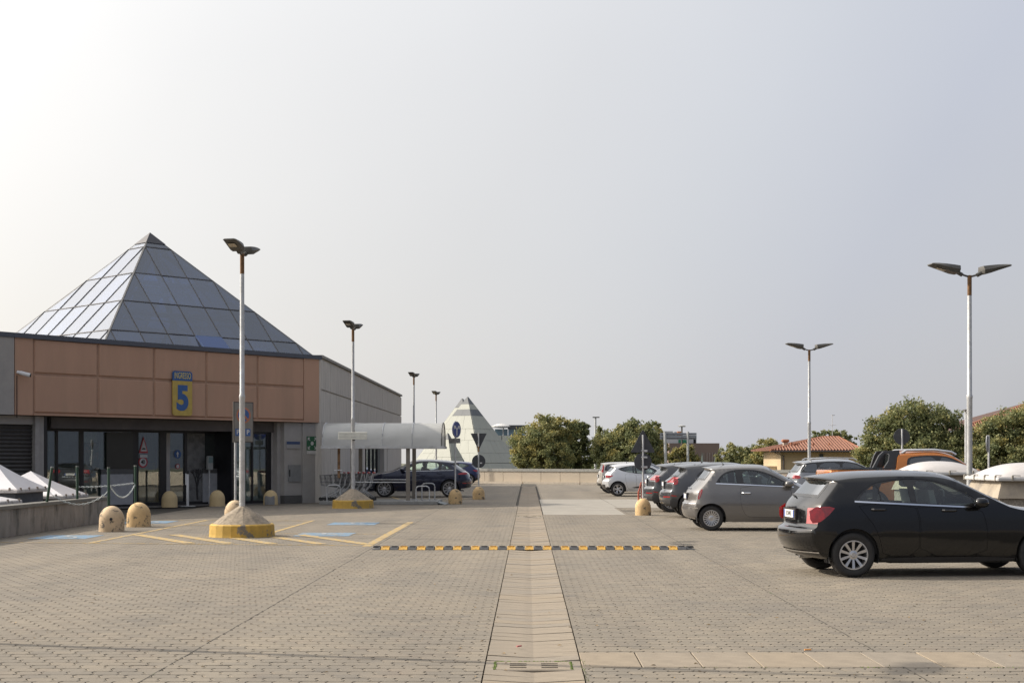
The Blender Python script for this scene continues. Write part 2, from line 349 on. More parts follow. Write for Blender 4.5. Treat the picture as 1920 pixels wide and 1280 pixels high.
con.prism([(5.04, 48.02), (9.15, 48.02), (9.15, 52.9), (5.04, 52.9)], -.02, 0); con.prism([(.46, 52.95), (9.15, 52.95), (9.15, 57.85), (.46, 57.85)], -.02, -.002)
obj('concrete_patch', con, M_CONC, DECK)
# running joints: narrow dark gaps with edge stones
jm = MB()
for x in JX:
    yy = 8.4
    while yy < 60:
        dx = random.gauss(0, .004); jm.box(x-.0055+dx, x+.0055+dx, yy, yy+.3, -.03, .0012); yy += .3
obj('running_joint', jm, M_JOINT, DECK)
# drainage channel slabs, shallow V
CH = MB(); CH.box(GUT[0]-.02, GUT[1]+.02, 8.4, 92, -.08, -.05)
CHN = obj('drainage_channel', CH, M_JOINT, kind='structure')
gx = (GUT[0]+GUT[1])/2; hw = (GUT[1]-GUT[0])/2
def vslab(L):
    s = MB(); c = .003; zs_ = (.003, -.020, .003); X3 = (-hw, .004, hw); vs = []
    for (y0, dz) in ((c, 0), (L-c, 0)): vs += [(X3[0]+c, y0, zs_[0]), (X3[1], y0, zs_[1]), (X3[2]-c, y0, zs_[2])]
    for y0 in (0, L): vs += [(X3[k], y0, zs_[k]-.010) for k in range(3)]
    for y0 in (0, L): vs += [(X3[k], y0, -.07) for k in range(3)]
    s.add(vs, [(0, 1, 4, 3), (1, 2, 5, 4), (0, 6, 7, 1), (1, 7, 8, 2), (3, 4, 10, 9), (4, 5, 11, 10), (0, 3, 9, 6), (2, 8, 11, 5), (6, 12, 13, 7), (7, 13, 14, 8), (9, 10, 16, 15), (10, 11, 17, 16), (6, 9, 15, 12), (8, 14, 17, 11)])
    return s
SP = .535; sm = []
M_SLABS = [M_SLAB, mk('gutter_concrete_tan', (.232, .190, .138), .85, var=.12, scale=6, bump=.25, bscale=90), mk('gutter_concrete_grey', (.208, .178, .14), .85, var=.14, scale=7, bump=.25, bscale=90)]
for mi in range(3):
    for g_ in (.005, .012):
        o = obj('gutter_slab', vslab(SP/2-g_), M_SLABS[mi], CHN); me = o.data; bpy.data.objects.remove(o); sm.append(me)
drains = (11.30, 26.9, 40.9)
yy = 9.16; k = 0
dry = [9.16+SP*round((d-9.16)/SP) for d in drains]
while yy < 84:
    if not any(abs(yy-d) < .2 or abs(yy-d-SP/2) < .1 for d in dry):
        ch_obj('gutter_slab', sm[random.choice((0, 0, 1, 2))*2+(1 if random.random() < .4 else 0)], CHN, (gx, yy, random.gauss(0, .0015)), (random.gauss(0, .003), random.gauss(0, .003), random.gauss(0, .002)))
    yy += SP/2; k += 1
# slotted drain covers
for d in drains:
    y0 = 9.16+SP*round((d-9.16)/SP)
    t = thing('drain_cover', {0: 'slotted concrete drain cover in the channel nearest the camera, moss round it', 1: 'slotted concrete drain cover just behind the speed bump', 2: 'far slotted drain cover in the channel beside the concrete patch'}[drains.index(d)], 'drain cover', (gx, y0, 0), 0, 'drain covers in the channel')
    fr = MB(); z = -.006
    fr.box(-hw, -.32, 0, .52, -.06, z); fr.box(.32, hw, 0, .52, -.06, z); fr.box(-.32, .32, 0, .03, -.06, z); fr.box(-.32, .32, .50, .52, -.06, z); obj('cover_frame', fr, M_SLABS[2], t)
    dk = MB(); dk.box(-.2, .21, .125, .395, -.05, -.013); obj('slot_shade', dk, M_DARK, t)  # dark block just below the plate paints the shade in the slots
    pl = MB(); xs = [-.305, -.19, -.055, .065, .20, .305]; ys = [.045, .13, .18, .235, .285, .34, .39, .485]
    for i in range(5):
        if i in (0, 2, 4): pl.box(xs[i], xs[i+1], ys[0], ys[-1], -.012 if i == 2 else -.06, z)
        else:
            for j in (0, 2, 4, 6): pl.box(xs[i], xs[i+1], ys[j], ys[j+1], -.012, z)
    obj('slotted_plate', pl, M_SLAB, t)
    ms = MB()
    for q in range(120 if d == drains[0] else 30):
        u = random.random()
        x, y_ = random.choice([(-.31, .04+.45*u), (.31, .04+.45*u), (-.3+.6*u, .495), (-.3+.6*u, .49)])
        x += random.gauss(0, .006); y_ += random.gauss(0, .006); s_ = random.uniform(.006, .014); ms.lathe([(s_, 0), (s_*.8, .006), (.001, .009)], 5, (x, y_, -.010))
    o = obj('moss', ms, mk('moss', (.10, .14, .03), .95, var=.3, scale=30), t, kind='stuff')
# cross kerb strip of concrete slabs on the right
KS = MB(); KS.box(.5, 12, 11.42, 12.3, -.06, -.030); KST = obj('kerb_strip', KS, M_JOINT, kind='structure')
x = .44
while x < 6.2:
    w_ = .485; b = MB(); b.cbox(0, w_-.01, 0, .86, -.05, .003, .004)
    o = obj('kerb_slab', b, random.choice(M_SLABS), KST, loc=(x, 11.43, 0)); o.rotation_euler = (random.gauss(0, .002), random.gauss(0, .003), 0); x += w_
# weeds in the joints
wm = MB()
for q in range(520):
    if q < 300: x = random.uniform(.5, 5.5); y_ = 11.40+random.gauss(0, .008)
    elif q < 400: x = random.choice((GUT[0]-.02, GUT[1]+.02))+random.gauss(0, .01); y_ = random.uniform(10.6, 11.9)
    else: i = random.randrange(12); x = .5+.485*i; y_ = random.uniform(11.4, 12.3)
    if math.sin(x*5.1)+math.sin(x*13+y_*3) < .25: continue
    h_ = random.uniform(.004, .014); a = random.uniform(0, 6.28); dx, dy = .006*math.cos(a), .006*math.sin(a)
    wm.add([(x-dx, y_-dy, 0), (x+dx, y_+dy, 0), (x+random.gauss(0, .008), y_+random.gauss(0, .008), h_)], [(0, 1, 2)])
o = obj('weeds', wm, mk('weed_green', (.12, .16, .04), .9, var=.3), kind='stuff'); tag(o, 'small green weeds growing in the joints of the paving', 'weeds')
# litter
lit = MB(); lit.tube([(-.12+.02, 12.62, .01), (-.06, 12.66, .01)], .008, 6); tag(obj('litter', lit, mk('litter_red', (.5, .18, .17), .7)), 'scrap of red and white paper on the drainage channel', 'litter')
lit = MB(); lit.tube([(2.41, 12.40, .01), (2.47, 12.41, .01)], .007, 6); tag(obj('cigarette_end', lit, mk('litter_orange', (.75, .33, .08), .7)), 'orange and white cigarette end on the paving beside the kerb strip', 'litter')
lv = MB()
for q in range(150):
    y_ = 10.8+abs(random.gauss(0, 1))*9; x = random.uniform(-.38, .35)*y_; a = random.uniform(0, 6.28); s_ = random.uniform(.012, .03); c_, d_ = math.cos(a)*s_, math.sin(a)*s_
    lv.add([(x-c_, y_-d_, .004), (x+d_*.45, y_-c_*.45, .009), (x+c_, y_+d_, .006), (x-d_*.45, y_+c_*.45, .013)], [(0, 1, 2, 3)])
o = obj('fallen_leaves', lv, mk('dry_leaf', (.20, .13, .05), .8, var=.5, scale=2), kind='stuff'); tag(o, 'small dry leaves scattered over the paving', 'leaves')
# ------------------------------------------------------------------ road paint (parts of the deck)
def line(mb, p, q, w, z=.0035):
    a, b = Vector(p), Vector(q); d = (b-a).normalized(); n_ = Vector((-d.y, d.x))*w/2
    n = max(1, int((b-a).length/1.5))
    for i in range(n):
        s0 = a+(b-a)*i/n; s1 = a+(b-a)*(i+1)/n
        mb.add([(*(s0-n_), z), (*(s1-n_), z), (*(s1+n_), z), (*(s0+n_), z)], [(0, 1, 2, 3)])
yl = MB()
line(yl, (-3.07, 27.0), (-3.07, 37.2), .17)
line(yl, (-8.65, 27.9), (-8.65, 38.4), .12, .0045); line(yl, (-5.75, 31.5), (-5.75, 38.2), .12, .0045)
line(yl, (-8.6, 38.4), (-5.7, 37.9), .12, .0055); line(yl, (-8.6, 35.6), (-5.8, 35.2), .10, .005)
line(yl, (-13, 28.5), (-8.6, 28.05), .07, .0055); line(yl, (-8.6, 28.0), (-3.2, 27.25), .10, .0055)
line(yl, (-5.7, 31.6), (-3.1, 31.3), .07, .0058); line(yl, (-11, 38.4), (-8.7, 38.4), .08, .0056)
for x0 in (-8.55, -7.75, -6.9, -5.9, -5.0):
    line(yl, (x0, 31.1), (x0+1.9, 27.95-(x0+8.5)*.1), .26, .0065)
line(yl, (-6.0, 62), (-5.2, 57.5), .12, .0052); line(yl, (-1.9, 60), (-3.3, 56), .10, .0052)
obj('yellow_road_marking', yl, M_YEL, DECK)
ds = MB()
for (cx_, cy_) in ((-9.8, 30.2), (-9.9, 37.2), (-4.45, 31.2), (-4.45, 36.3)):
    ds.add([(cx_-.6, cy_-.7, .0042), (cx_+.6, cy_-.7, .0042), (cx_+.6, cy_+.7, .0042), (cx_-.6, cy_+.7, .0042)], [(0, 1, 2, 3)])
obj('blue_parking_square', ds, M_BLUE, DECK)
ws = MB()
for (cx_, cy_) in ((-9.8, 30.2), (-9.9, 37.2), (-4.45, 31.2), (-4.45, 36.3)):   # wheelchair symbol
    z = .0075; rr = .26
    for k in range(14):
        a0 = math.radians(200+k*19); a1 = math.radians(200+(k+.96)*19)
        ws.add([(cx_+rr*math.cos(a0), cy_-.15+rr*math.sin(a0), z), (cx_+rr*math.cos(a1), cy_-.15+rr*math.sin(a1), z), (cx_+(rr-.07)*math.cos(a1), cy_-.15+(rr-.07)*math.sin(a1), z), (cx_+(rr-.07)*math.cos(a0), cy_-.15+(rr-.07)*math.sin(a0), z)], [(0, 1, 2, 3)])
    line(ws, (cx_-.08, cy_+.38), (cx_-.02, cy_-.05), .09, z+.001); line(ws, (cx_-.04, cy_+.12), (cx_+.2, cy_+.10), .07, z+.002); line(ws, (cx_-.02, cy_-.05), (cx_+.2, cy_-.05), .08, z+.0025)
    line(ws, (cx_+.2, cy_-.03), (cx_+.32, cy_-.42), .08, z+.003); line(ws, (cx_+.3, cy_-.42), (cx_+.42, cy_-.40), .07, z+.0035)
    ws.add([(cx_-.09+.085*math.cos(a), cy_+.5+.085*math.sin(a), z) for a in [i*math.pi/5 for i in range(10)]], [tuple(range(10))])
obj('wheelchair_symbol', ws, M_WPAINT, DECK)
# ------------------------------------------------------------------ speed bump
t = thing('speed_bump', 'black and yellow rubber speed bump across the lane', 'speed bump', (0, 26.0, 0))
xb0, xb1 = -2.86, 3.07; n_ = 36; w_ = (xb1-xb0)/n_
M_RUB = mk('bump_rubber', (.055, .057, .062), .8, var=.3, scale=15, bump=.4, bscale=60); M_RUBY = mk('bump_yellow', (.52, .30, .055), .6, var=.15, scale=12, c2=(.2, .15, .07), mask=(18, .52, .66))
SEG = [(0, 0), (.04, .028), (.10, .047), (.175, .052), (.25, .047), (.31, .028), (.35, 0)]
def segm(w, tip=0):
    s = MB(); k = len(SEG); vs = []
    for x in (0, w):
        for (y, z) in SEG: vs.append((x, y, z*(0.15 if (tip < 0 and x == 0) or (tip > 0 and x > 0) else 1)))
    s.add(vs, [(i, i+k, i+k+1, i+1) for i in range(k-1)]+[tuple(range(k)), tuple(range(2*k-1, k-1, -1))])
    for j in (.09, .17, .25): s.box(.02, w-.02, j, j+.012, .03, .056)
    return s
bm_ = segm(w_-.012); mb_b = obj('tmp', bm_, M_RUB, t).data; mb_y = obj('tmp', bm_, M_RUBY, t).data
for o in list(t.children): bpy.data.objects.remove(o)
for i in range(n_):
    x = xb0+i*w_; sag = -.004-.012*math.exp(-((x+1.9)/.7)**2)
    if i in (0, n_-1): obj('bump_end', segm(w_-.01, -1 if i == 0 else 1), M_RUB, t, loc=(x, 0, .004)); continue
    ch_obj('bump_segment', mb_y if i % 2 == 1 else mb_b, t, (x+.005, random.gauss(0, .003)+sag*3, .004+random.gauss(0, .001)), (0, random.gauss(0, .006), random.gauss(0, .006)))

# ================================================================== SHOPPING CENTRE
EX, EY = .63, .777; en = math.hypot(EX, EY); EX /= en; EY /= en
CXW, CYW = -7.8, 53.3
def Lc(t_, r): return (CXW+t_*EX-r*EY, CYW+t_*EY+r*EX)
def ft(px, r=0.):
    q = (px-CX)/F; return (q*(CYW+EX*r)-(CXW-EY*r))/(EX-EY*q)
def fz(px, py, r=0.):
    x, y_ = Lc(ft(px, r), r); return AZ(py, y_)
BR = thing('shopping_centre_building', 'brown and grey shopping centre with a glass pyramid on its roof', 'building', (CXW, CYW, 0))
M_BROWN = mk('brown_fascia', (.46, .285, .200), .8, var=.05, scale=2, c2=(.41, .265, .185), mask=(1.4, .5, .75), bump=.12, bscale=120, stretch=(1, 1, .22))
M_BROWN2 = mk('brown_fascia_groove', (.38, .245, .175), .85, var=.1)
M_GREYW = mk('grey_wall', (.34, .325, .31), .85, var=.08, scale=3, bump=.12, c2=(.38, .36, .33), mask=(1.2, .5, .8))
M_CWALL = mk('precast_concrete', (.52, .49, .45), .9, var=.10, scale=3, c2=(.33, .31, .28), mask=(2.4, .5, .75), bump=.35, bscale=30, stretch=(2, 2, .25))
M_COP = mk('metal_coping', (.09, .10, .125), .5, .3, var=.1)
M_FRAME = mk('dark_aluminium', (.02, .02, .023), .4, .3)
def lbox(mb, t0, t1, r0, r1, z0, z1):
    P = [Lc(t0, r0), Lc(t1, r0), Lc(t1, r1), Lc(t0, r1)]; return mb.prism(P, z0, z1)
def bpart(name, mat, *boxes, parent=None, smooth=0):
    mb = MB()
    for b in boxes: lbox(mb, *b)
    return obj(name, mb, mat, parent or BR, world=True, smooth=smooth)
TL = ft(26); ZT, ZB = 5.36, 3.0
# fascia: backing wall then proud panels
bpart('fascia_wall', M_BROWN2, (TL, 0, .045, .42, ZB, ZT))
gr = [TL, ft(63), ft(184), ft(289), ft(387), ft(483), ft(571), 0]
zm = 4.28
for i in range(7):
    a, b = gr[i]+.03, gr[i+1]-.03
    if i in (0, 6):
        if i == 6: a += -.06; 
        mbp = MB(); lbox(mbp, a, b if i == 0 else 0, 0, .043, ZB, ZT); obj('fascia_panel', mbp, M_BROWN, BR, world=True); continue
    for z0, z1 in ((ZB+.09, zm-.035), (zm+.035, ZT-.002)):
        mbp = MB(); c = .03
        o4 = [(a, z0), (b, z0), (b, z1), (a, z1)]; i4 = [(a+c, z0+c), (b-c, z0+c), (b-c, z1-c), (a+c, z1-c)]
        vs = [(*Lc(t_, .044), z) for t_, z in o4]+[(*Lc(t_, .0), z) for t_, z in i4]
        mbp.add(vs, [(4, 5, 6, 7)]+[(k, (k+1) % 4, 4+(k+1) % 4, 4+k) for k in range(4)]); obj('fascia_panel', mbp, M_BROWN, BR, world=True)
bpart('fascia_drip_edge', M_BROWN, (gr[1], gr[6], -.01, .043, ZB, ZB+.055))
bpart('coping', M_COP, (TL-.02, .06, -.05, .45, ZT, ZT+.15))
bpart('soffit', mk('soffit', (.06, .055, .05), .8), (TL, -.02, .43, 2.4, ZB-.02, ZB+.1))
# grey wing at the left with the roller shutter
TW = TL-7
bpart('grey_fascia_wall', M_GREYW, (TW, TL-.004, -.02, .5, ZB, ZT-.002))
bpart('grey_wing_coping', M_COP, (TW, TL-.03, -.05, .45, ZT, ZT+.15))
ts0, ts1 = ft(-140, .35), ft(63, .35)
bpart('grey_wing_wall', M_GREYW, (ts1, ft(82, .30), .30, .6, 0, ZB-.02), (TW, ts1, .32, .6, 2.72, ZB-.02), (TW, ts0, .32, .6, 0, 2.72))
bpart('pilaster', mk('light_grey_pilaster', (.30, .285, .275), .8), (ft(66, .2), ft(75, .2), .2, .299, 0, ZB-.02))
bpart('dark_jamb', M_FRAME, (ft(82, .3), ft(88, .3), .30, 1.45, 0, ZB-.02))
sh = MB(); nz = 22
for k in range(nz):
    z0 = .02+k*2.68/nz; z1 = z0+2.68/nz
    a, b = ts0, ts1-.02
    sh.add([(*Lc(a, .44), z0), (*Lc(b, .44), z0), (*Lc(b, .40), (z0+z1)/2), (*Lc(a, .40), (z0+z1)/2), (*Lc(b, .44), z1-.008), (*Lc(a, .44), z1-.008), (*Lc(b, .455), z1), (*Lc(a, .455), z1)], [(0, 1, 2, 3), (3, 2, 4, 5), (5, 4, 6, 7)])
obj('roller_shutter', sh, mk('shutter_grey', (.08, .076, .073), .6, .3), BR, world=True)
# header beam over the entrance
R0 = 1.45
zg = 2.62
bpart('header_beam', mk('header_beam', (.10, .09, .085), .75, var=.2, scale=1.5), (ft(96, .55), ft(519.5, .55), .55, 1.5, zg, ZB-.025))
bpart('entrance_step', mk('entrance_floor', (.15, .14, .13), .7, var=.15), (ft(88, 1.5), ft(520, .3), .45, 6, .0, .03))
GL = glass('shop_glass', (.85, .92, .9), .03, .01, .95, .05, .03, 1.75)
def pane(px0, px1, name='glass_pane', r=1.5, z0=.12, z1=None, mat=None):
    mb = MB(); lbox(mb, ft(px0, r), ft(px1, r), r, r+.02, z0, z1 or zg-.06); return obj(name, mb, mat or GL, BR, world=True)
def mull(px0, px1, r=1.46, th=.1, z0=.03, z1=None, name='mullion', mat=None):
    return bpart(name, mat or M_FRAME, (ft(px0, r), ft(px1, r), r, r+th, z0, z1 or zg-.003))
bpart('glazing_head', M_FRAME, (ft(88, 1.44), ft(520, 1.44), 1.44, 1.58, zg-.07, zg-.004)); bpart('glazing_sill', M_FRAME, (ft(88, 1.44), ft(508, 1.44), 1.44, 1.58, .03, .14))
pane(89, 105); mull(105, 109); pane(109, 150); mull(150, 157); pane(157, 249); mull(249, 259)
pane(260, 300); mull(300, 312); mull(312, 319, mat=M_GREYW, name='grey_post'); pane(319, 346); mull(346, 351)
bpart('mullion', M_FRAME, (ft(434, .60), ft(441, .60), .60, 1.5, .03, zg-.003))
RR = .62
bpart('door_track', M_FRAME, (ft(441, RR), ft(509, RR), RR-.01, RR+.1, zg-.08, zg-.002)); bpart('door_threshold', M_FRAME, (ft(441, RR), ft(509, RR), RR-.01, RR+.1, .03, .12))
pane(441, 472, r=RR+.03); mull(472, 475, r=RR+.01, th=.08, z0=.12, z1=zg-.08, name='door_stile'); pane(475, 500, r=RR+.03); mull(500, 509, r=RR); mull(509, 515, r=RR-.02, mat=M_GREYW, name='grey_post'); mull(515, 519.5, r=RR, th=.3)
bpart('interior_wall', mk('vestibule_grey', (.42, .43, .41), .8, var=.2), (ft(441, 1.3), ft(519, 1.3), 1.3, 1.35, .03, 2.6))
pane(384, 432)
bpart('stone_panel', mk('patterned_stone_panel', (.15, .15, .145), .6, var=.25, scale=5, c2=(.09, .09, .088), mask=(3, .48, .6)), (ft(351, 1.47), ft(384, 1.47), 1.47, 1.6, .03, zg-.07))
tw = MB()
def twig(p, d, l, n):
    q = (p[0]+math.cos(d)*l, p[1]+math.sin(d)*l)
    a, b = Lc(p[0], 1.462), Lc(q[0], 1.462); tw.tube([(*a, p[1]), (*b, q[1])], .009+.008*n, 4)
    if n > 0:
        for dd in (-.45, .35, .05): twig(q, d+dd+random.gauss(0, .1), l*.72, n-1)
tc_ = ft(370, 1.46); twig((tc_, .2), 1.6, .42, 3)
obj('painted_tree', tw, M_BLACK, BR, world=True)
# counters / lower panels and interior behind the glass
bpart('white_lower_panel', mk('lower_panel', (.36, .365, .38), .6), (ft(190, 1.40), ft(249.5, 1.40), 1.40, 1.455, .10, 1.13)); bpart('white_lower_panel', mk('lower_panel', (.36, .365, .38), .6), (ft(381, 1.40), ft(432, 1.40), 1.40, 1.455, .10, 1.13))
bpart('panel_rail', mk('panel_rail', (.09, .09, .09), .6), (ft(190, 1.395), ft(249.5, 1.395), 1.395, 1.459, 1.131, 1.30), (ft(381, 1.395), ft(432, 1.395), 1.395, 1.459, 1.131, 1.30))
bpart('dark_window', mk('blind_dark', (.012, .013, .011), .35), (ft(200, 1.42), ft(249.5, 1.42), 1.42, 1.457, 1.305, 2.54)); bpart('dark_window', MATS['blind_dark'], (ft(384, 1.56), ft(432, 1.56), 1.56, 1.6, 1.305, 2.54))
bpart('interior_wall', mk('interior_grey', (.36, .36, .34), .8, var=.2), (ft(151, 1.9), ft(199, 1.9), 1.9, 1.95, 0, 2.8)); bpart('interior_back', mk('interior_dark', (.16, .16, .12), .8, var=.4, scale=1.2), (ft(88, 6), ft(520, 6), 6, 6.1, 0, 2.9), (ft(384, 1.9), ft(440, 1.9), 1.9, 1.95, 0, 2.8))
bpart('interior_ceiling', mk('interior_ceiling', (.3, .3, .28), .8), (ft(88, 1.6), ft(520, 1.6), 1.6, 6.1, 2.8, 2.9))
bpart('interior_poster', mk('poster_print', (.16, .10, .05), .6, var=.5, scale=3.5, c2=(.05, .07, .04), mask=(2.5, .5, .55)), (ft(159, 1.86), ft(186, 1.86), 1.86, 1.885, 1.05, 2.2))
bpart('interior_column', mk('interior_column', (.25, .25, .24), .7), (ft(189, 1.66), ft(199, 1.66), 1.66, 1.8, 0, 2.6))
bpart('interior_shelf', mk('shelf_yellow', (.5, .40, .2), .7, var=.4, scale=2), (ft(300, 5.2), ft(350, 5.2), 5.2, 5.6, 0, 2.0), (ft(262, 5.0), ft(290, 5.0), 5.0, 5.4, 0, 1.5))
# stickers on the doors
def sticker(px, py, w, mat, name='door_sticker', circ=True, r=1.488):
    t0 = ft(px, r); z = fz(px, py, r); mb = MB(); n = 20 if circ else 4
    pts = [(t0+w*math.cos(2*math.pi*k/n+(0 if circ else .785)), z+w*math.sin(2*math.pi*k/n+(0 if circ else .785))) for k in range(n)]
    mb.slab([(*Lc(a, r), b) for a, b in pts], (EY, -EX, 0), .004); return obj(name, mb, mat, BR, world=True)
M_SB = mk('sticker_blue', (.03, .09, .24), .5); M_SW = mk('sticker_white', (.5, .5, .5), .5); M_SR = mk('sticker_red', (.4, .03, .04), .5); M_SBk = mk('print_black', (.01, .01, .01), .5)
for px, py in ((333, 851), (451, 851)):
    sticker(px, py, .15, M_SB); r = 1.482; t0 = ft(px, r); z = fz(px, py, r); mb = MB()
    mb.slab([(*Lc(t0+a, r), z+b) for a, b in ((-.022, -.1), (.022, -.1), (.022, .0), (.06, .0), (0, .10), (-.06, 0), (-.022, 0))], (EY, -EX, 0), .003); obj('arrow_print', mb, M_SW, BR, world=True)
for px, py in ((333, 874), (470, 868)): sticker(px, py, .09, M_SR); sticker(px, py, .065, M_SW, r=1.483)
for px in (269,):
    r = 1.485; t0 = ft(px, r); z = fz(px, 838, r)
    for s_, m_, rr in ((.40, M_SR, r), (.28, M_SW, r-.006)):
        mb = MB(); mb.slab([(*Lc(t0+a*s_*.62, rr), z+b*s_) for a, b in ((-.75, -.5), (.75, -.5), (0, .95))], (EY, -EX, 0), .004); obj('door_sticker', mb, m_, BR, world=True)
    mb = MB(); mb.slab([(*Lc(t0+a, r-.012), z+b) for a, b in ((-.09, -.08), (.09, -.08), (.05, -.03), (-.03, -.02))], (EY, -EX, 0), .003); obj('sticker_symbol', mb, M_SBk, BR, world=True)
    mb = MB(); mb.slab([(*Lc(t0+a, r), z+b) for a, b in ((-.14, -.36), (.16, -.36), (.16, -.26), (-.14, -.26))], (EY, -EX, 0), .004); obj('door_sticker', mb, M_SW, BR, world=True)
    sticker(px-1, 866, .19, M_SR); sticker(px-1, 866, .14, M_SW, r=1.482)
    z = fz(px, 866, r); text('sticker_text', '40', .2, M_SBk, BR, Matrix.Translation(Vector((*Lc(ft(px-1, 1.47), 1.47), z))-Vector((CXW, CYW, 0))) @ Matrix.Rotation(math.atan2(EY, EX), 4, 'Z') @ Matrix.Rotation(math.pi/2, 4, 'X'), .8, .004)
# side block at the right of the entrance
bpart('wall_panel', M_GREYW, (ft(520, .35), ft(533, .35), .35, .65, 0, ZB-.025)); bpart('wall_panel', M_GREYW, (ft(533, .15), ft(566, .15), .15, .6, .30, ZB-.025)); bpart('wall_panel', M_GREYW, (ft(567.5, .11), -.012, .11, .6, 0, ZB-.025))
bpart('plinth', mk('plinth_dark', (.09, .088, .085), .8), (ft(533, .13), ft(566, .13), .13, .6, 0, .298)); bpart('meter_cupboard', mk('meter_door', (.20, .205, .205), .6), (ft(541, .12), ft(564, .12), .115, .148, .80, 1.42))
bpart('cupboard_handle', M_BLACK, (ft(542.5, .1), ft(544, .1), .095, .113, 1.0, 1.25))
# notice and green assembly-point sign
t = thing('notice_sign', 'small blue and white notice on the grey wall beside the entrance', 'notice', (*Lc(ft(550, .12), .12), 2.15), math.atan2(EY, EX))
mb = MB(); mb.box(-.33, .33, 0, .02, -.12, .14); obj('notice_plate', mb, mk('notice_white', (.30, .30, .31), .6, var=.1, scale=30), t); mb = MB(); mb.box(-.32, .32, -.006, -.001, .03, .13); obj('notice_band', mb, mk('notice_blue', (.04, .07, .16), .6, var=.2, scale=20), t)
t = thing('assembly_point_sign', 'green and white assembly point sign on the wall left of the trolley shelter', 'sign', (*Lc(ft(585, .09), .09), 2.22), math.atan2(EY, EX))
mb = MB(); mb.box(-.25, .25, 0, .018, -.26, .26); obj('sign_plate', mb, mk('safety_green', (.015, .11, .05), .5), t)
mb = MB(); mb.box(-.25, .25, 0, .018, -.40, -.27); obj('caption_plate', mb, M_SW, t)
mb = MB()
for a, b in ((-1, -1), (1, -1), (1, 1), (-1, 1)):
    mb.slab([(a*.22, -.006, b*.22), (a*.10, -.006, b*.22), (a*.15, -.006, b*.17), (a*.09, -.006, b*.11), (a*.11, -.006, b*.09), (a*.17, -.006, b*.15), (a*.22, -.006, b*.10)], (0, -1, 0), .004)
mb.disc((0, -.008, 0), .075, n=14, th=.006); obj('arrow_symbol', mb, M_SW, t)
# concrete side wall running away from the corner
def side(y0, y1, z0, z1, x0=0., th=.4):   # x0 = how far proud of the wall face
    return (CXW-th, CXW+x0, CYW+y0, CYW+y1, z0, z1)
SL = 34.4; dz0, dz1, do0, do1 = 2.75, 3.02, 15.4, 22.0     # door bay
mb = MB(); mb.box(*side(.5, 15.3, 0, ZT+.1, -.06)); mb.box(*side(15.3, 24.5, 3.35, ZT+.1, -.06)); mb.box(*side(24.5, SL, 0, ZT+.1, -.06)); obj('side_wall', mb, M_CWALL, BR, world=True)
npn = 12; pl_ = SL/npn
for i in range(npn):
    y0, y1 = i*pl_+.02+(.02 if i else .04), (i+1)*pl_-.02
    for z0, z1 in ((0.02, 3.0), (3.02, 4.22), (4.28, ZT+.02)):
        if z0 < 1 and (y1 > 15.3 and y0 < 24.5): continue
        if z0 > 3 and z0 < 4 and (y1 > 15.3 and y0 < 24.5): z0 = 3.36
        mb = MB(); nr = 7; w_ = (y1-y0)/nr
        for k in range(nr): 
            a = y0+k*w_
            mb.add([(CXW-.058, CYW+a, z) for z in (z0, z1)]+[(CXW, CYW+a+.03, z) for z in (z0, z1)]+[(CXW, CYW+a+w_-.03, z) for z in (z0, z1)]+[(CXW-.058, CYW+a+w_, z) for z in (z0, z1)], [(0, 2, 3, 1), (2, 4, 5, 3), (4, 6, 7, 5), (1, 3, 5, 7)])
        obj('side_panel', mb, M_CWALL, BR, world=True)
mb = MB(); mb.box(CXW-.45, CXW+.05, CYW+.4, CYW+SL+.05, ZT+.1, ZT+.2); obj('side_coping', mb, mk('side_coping', (.27, .26, .24), .8), BR, world=True)
mb = MB(); mb.box(CXW-.30, CXW+.03, CYW-.03, CYW+.08, 0, ZT-.002); obj('corner_post', mb, M_CWALL, BR, world=True)
mb = MB(); mb.box(CXW-.7, CXW-.45, CYW+15.3, CYW+24.5, 0, 3.35); obj('side_entrance_shade', mb, M_DARK, BR, world=True)  # black box stands in for the unlit inside behind the door glass
for k in range(5):
    y0 = 15.4+k*1.8; mb = MB(); mb.box(CXW-.30, CXW-.28, CYW+y0+.06, CYW+y0+1.74, .1, 2.4); obj('side_door_pane', mb, GL, BR, world=True)
    mb = MB(); mb.box(CXW-.33, CXW-.22, CYW+y0-.05, CYW+y0+.05, 0, 3.35); mb.box(CXW-.33, CXW-.22, CYW+y0+.05, CYW+y0+1.75, 2.4, 2.55); obj('side_door_frame', mb, M_FRAME, BR, world=True)
    mb = MB(); mb.box(CXW-.30, CXW-.28, CYW+y0+.06, CYW+y0+1.74, 2.56, 3.3); obj('transom_pane', mb, GL, BR, world=True)
# rest of the volume
mb = MB(); mb.prism([(CXW-.46, CYW+SL), (CXW-.46, CYW+.7), Lc(-.5, .8), Lc(TW, .8), Lc(TW, 30), (CXW-30, CYW+SL)], ZT-.2, ZT+.02); obj('flat_roof', mb, mk('roof_felt', (.12, .12, .12), .9), BR, world=True)
mb = MB(); mb.prism([Lc(TW, .5), Lc(TW, 30), Lc(TW-.3, 30), Lc(TW-.3, .5)], 0, ZT); mb.box(CXW-30, CXW-.42, CYW+SL-.3, CYW+SL, 0, ZT-.21); mb.box(CXW-6.6, CXW-6.3, CYW+.4, CYW+SL-.4, 0, ZT-.22); obj('back_wall', mb, M_GREYW, BR, world=True)
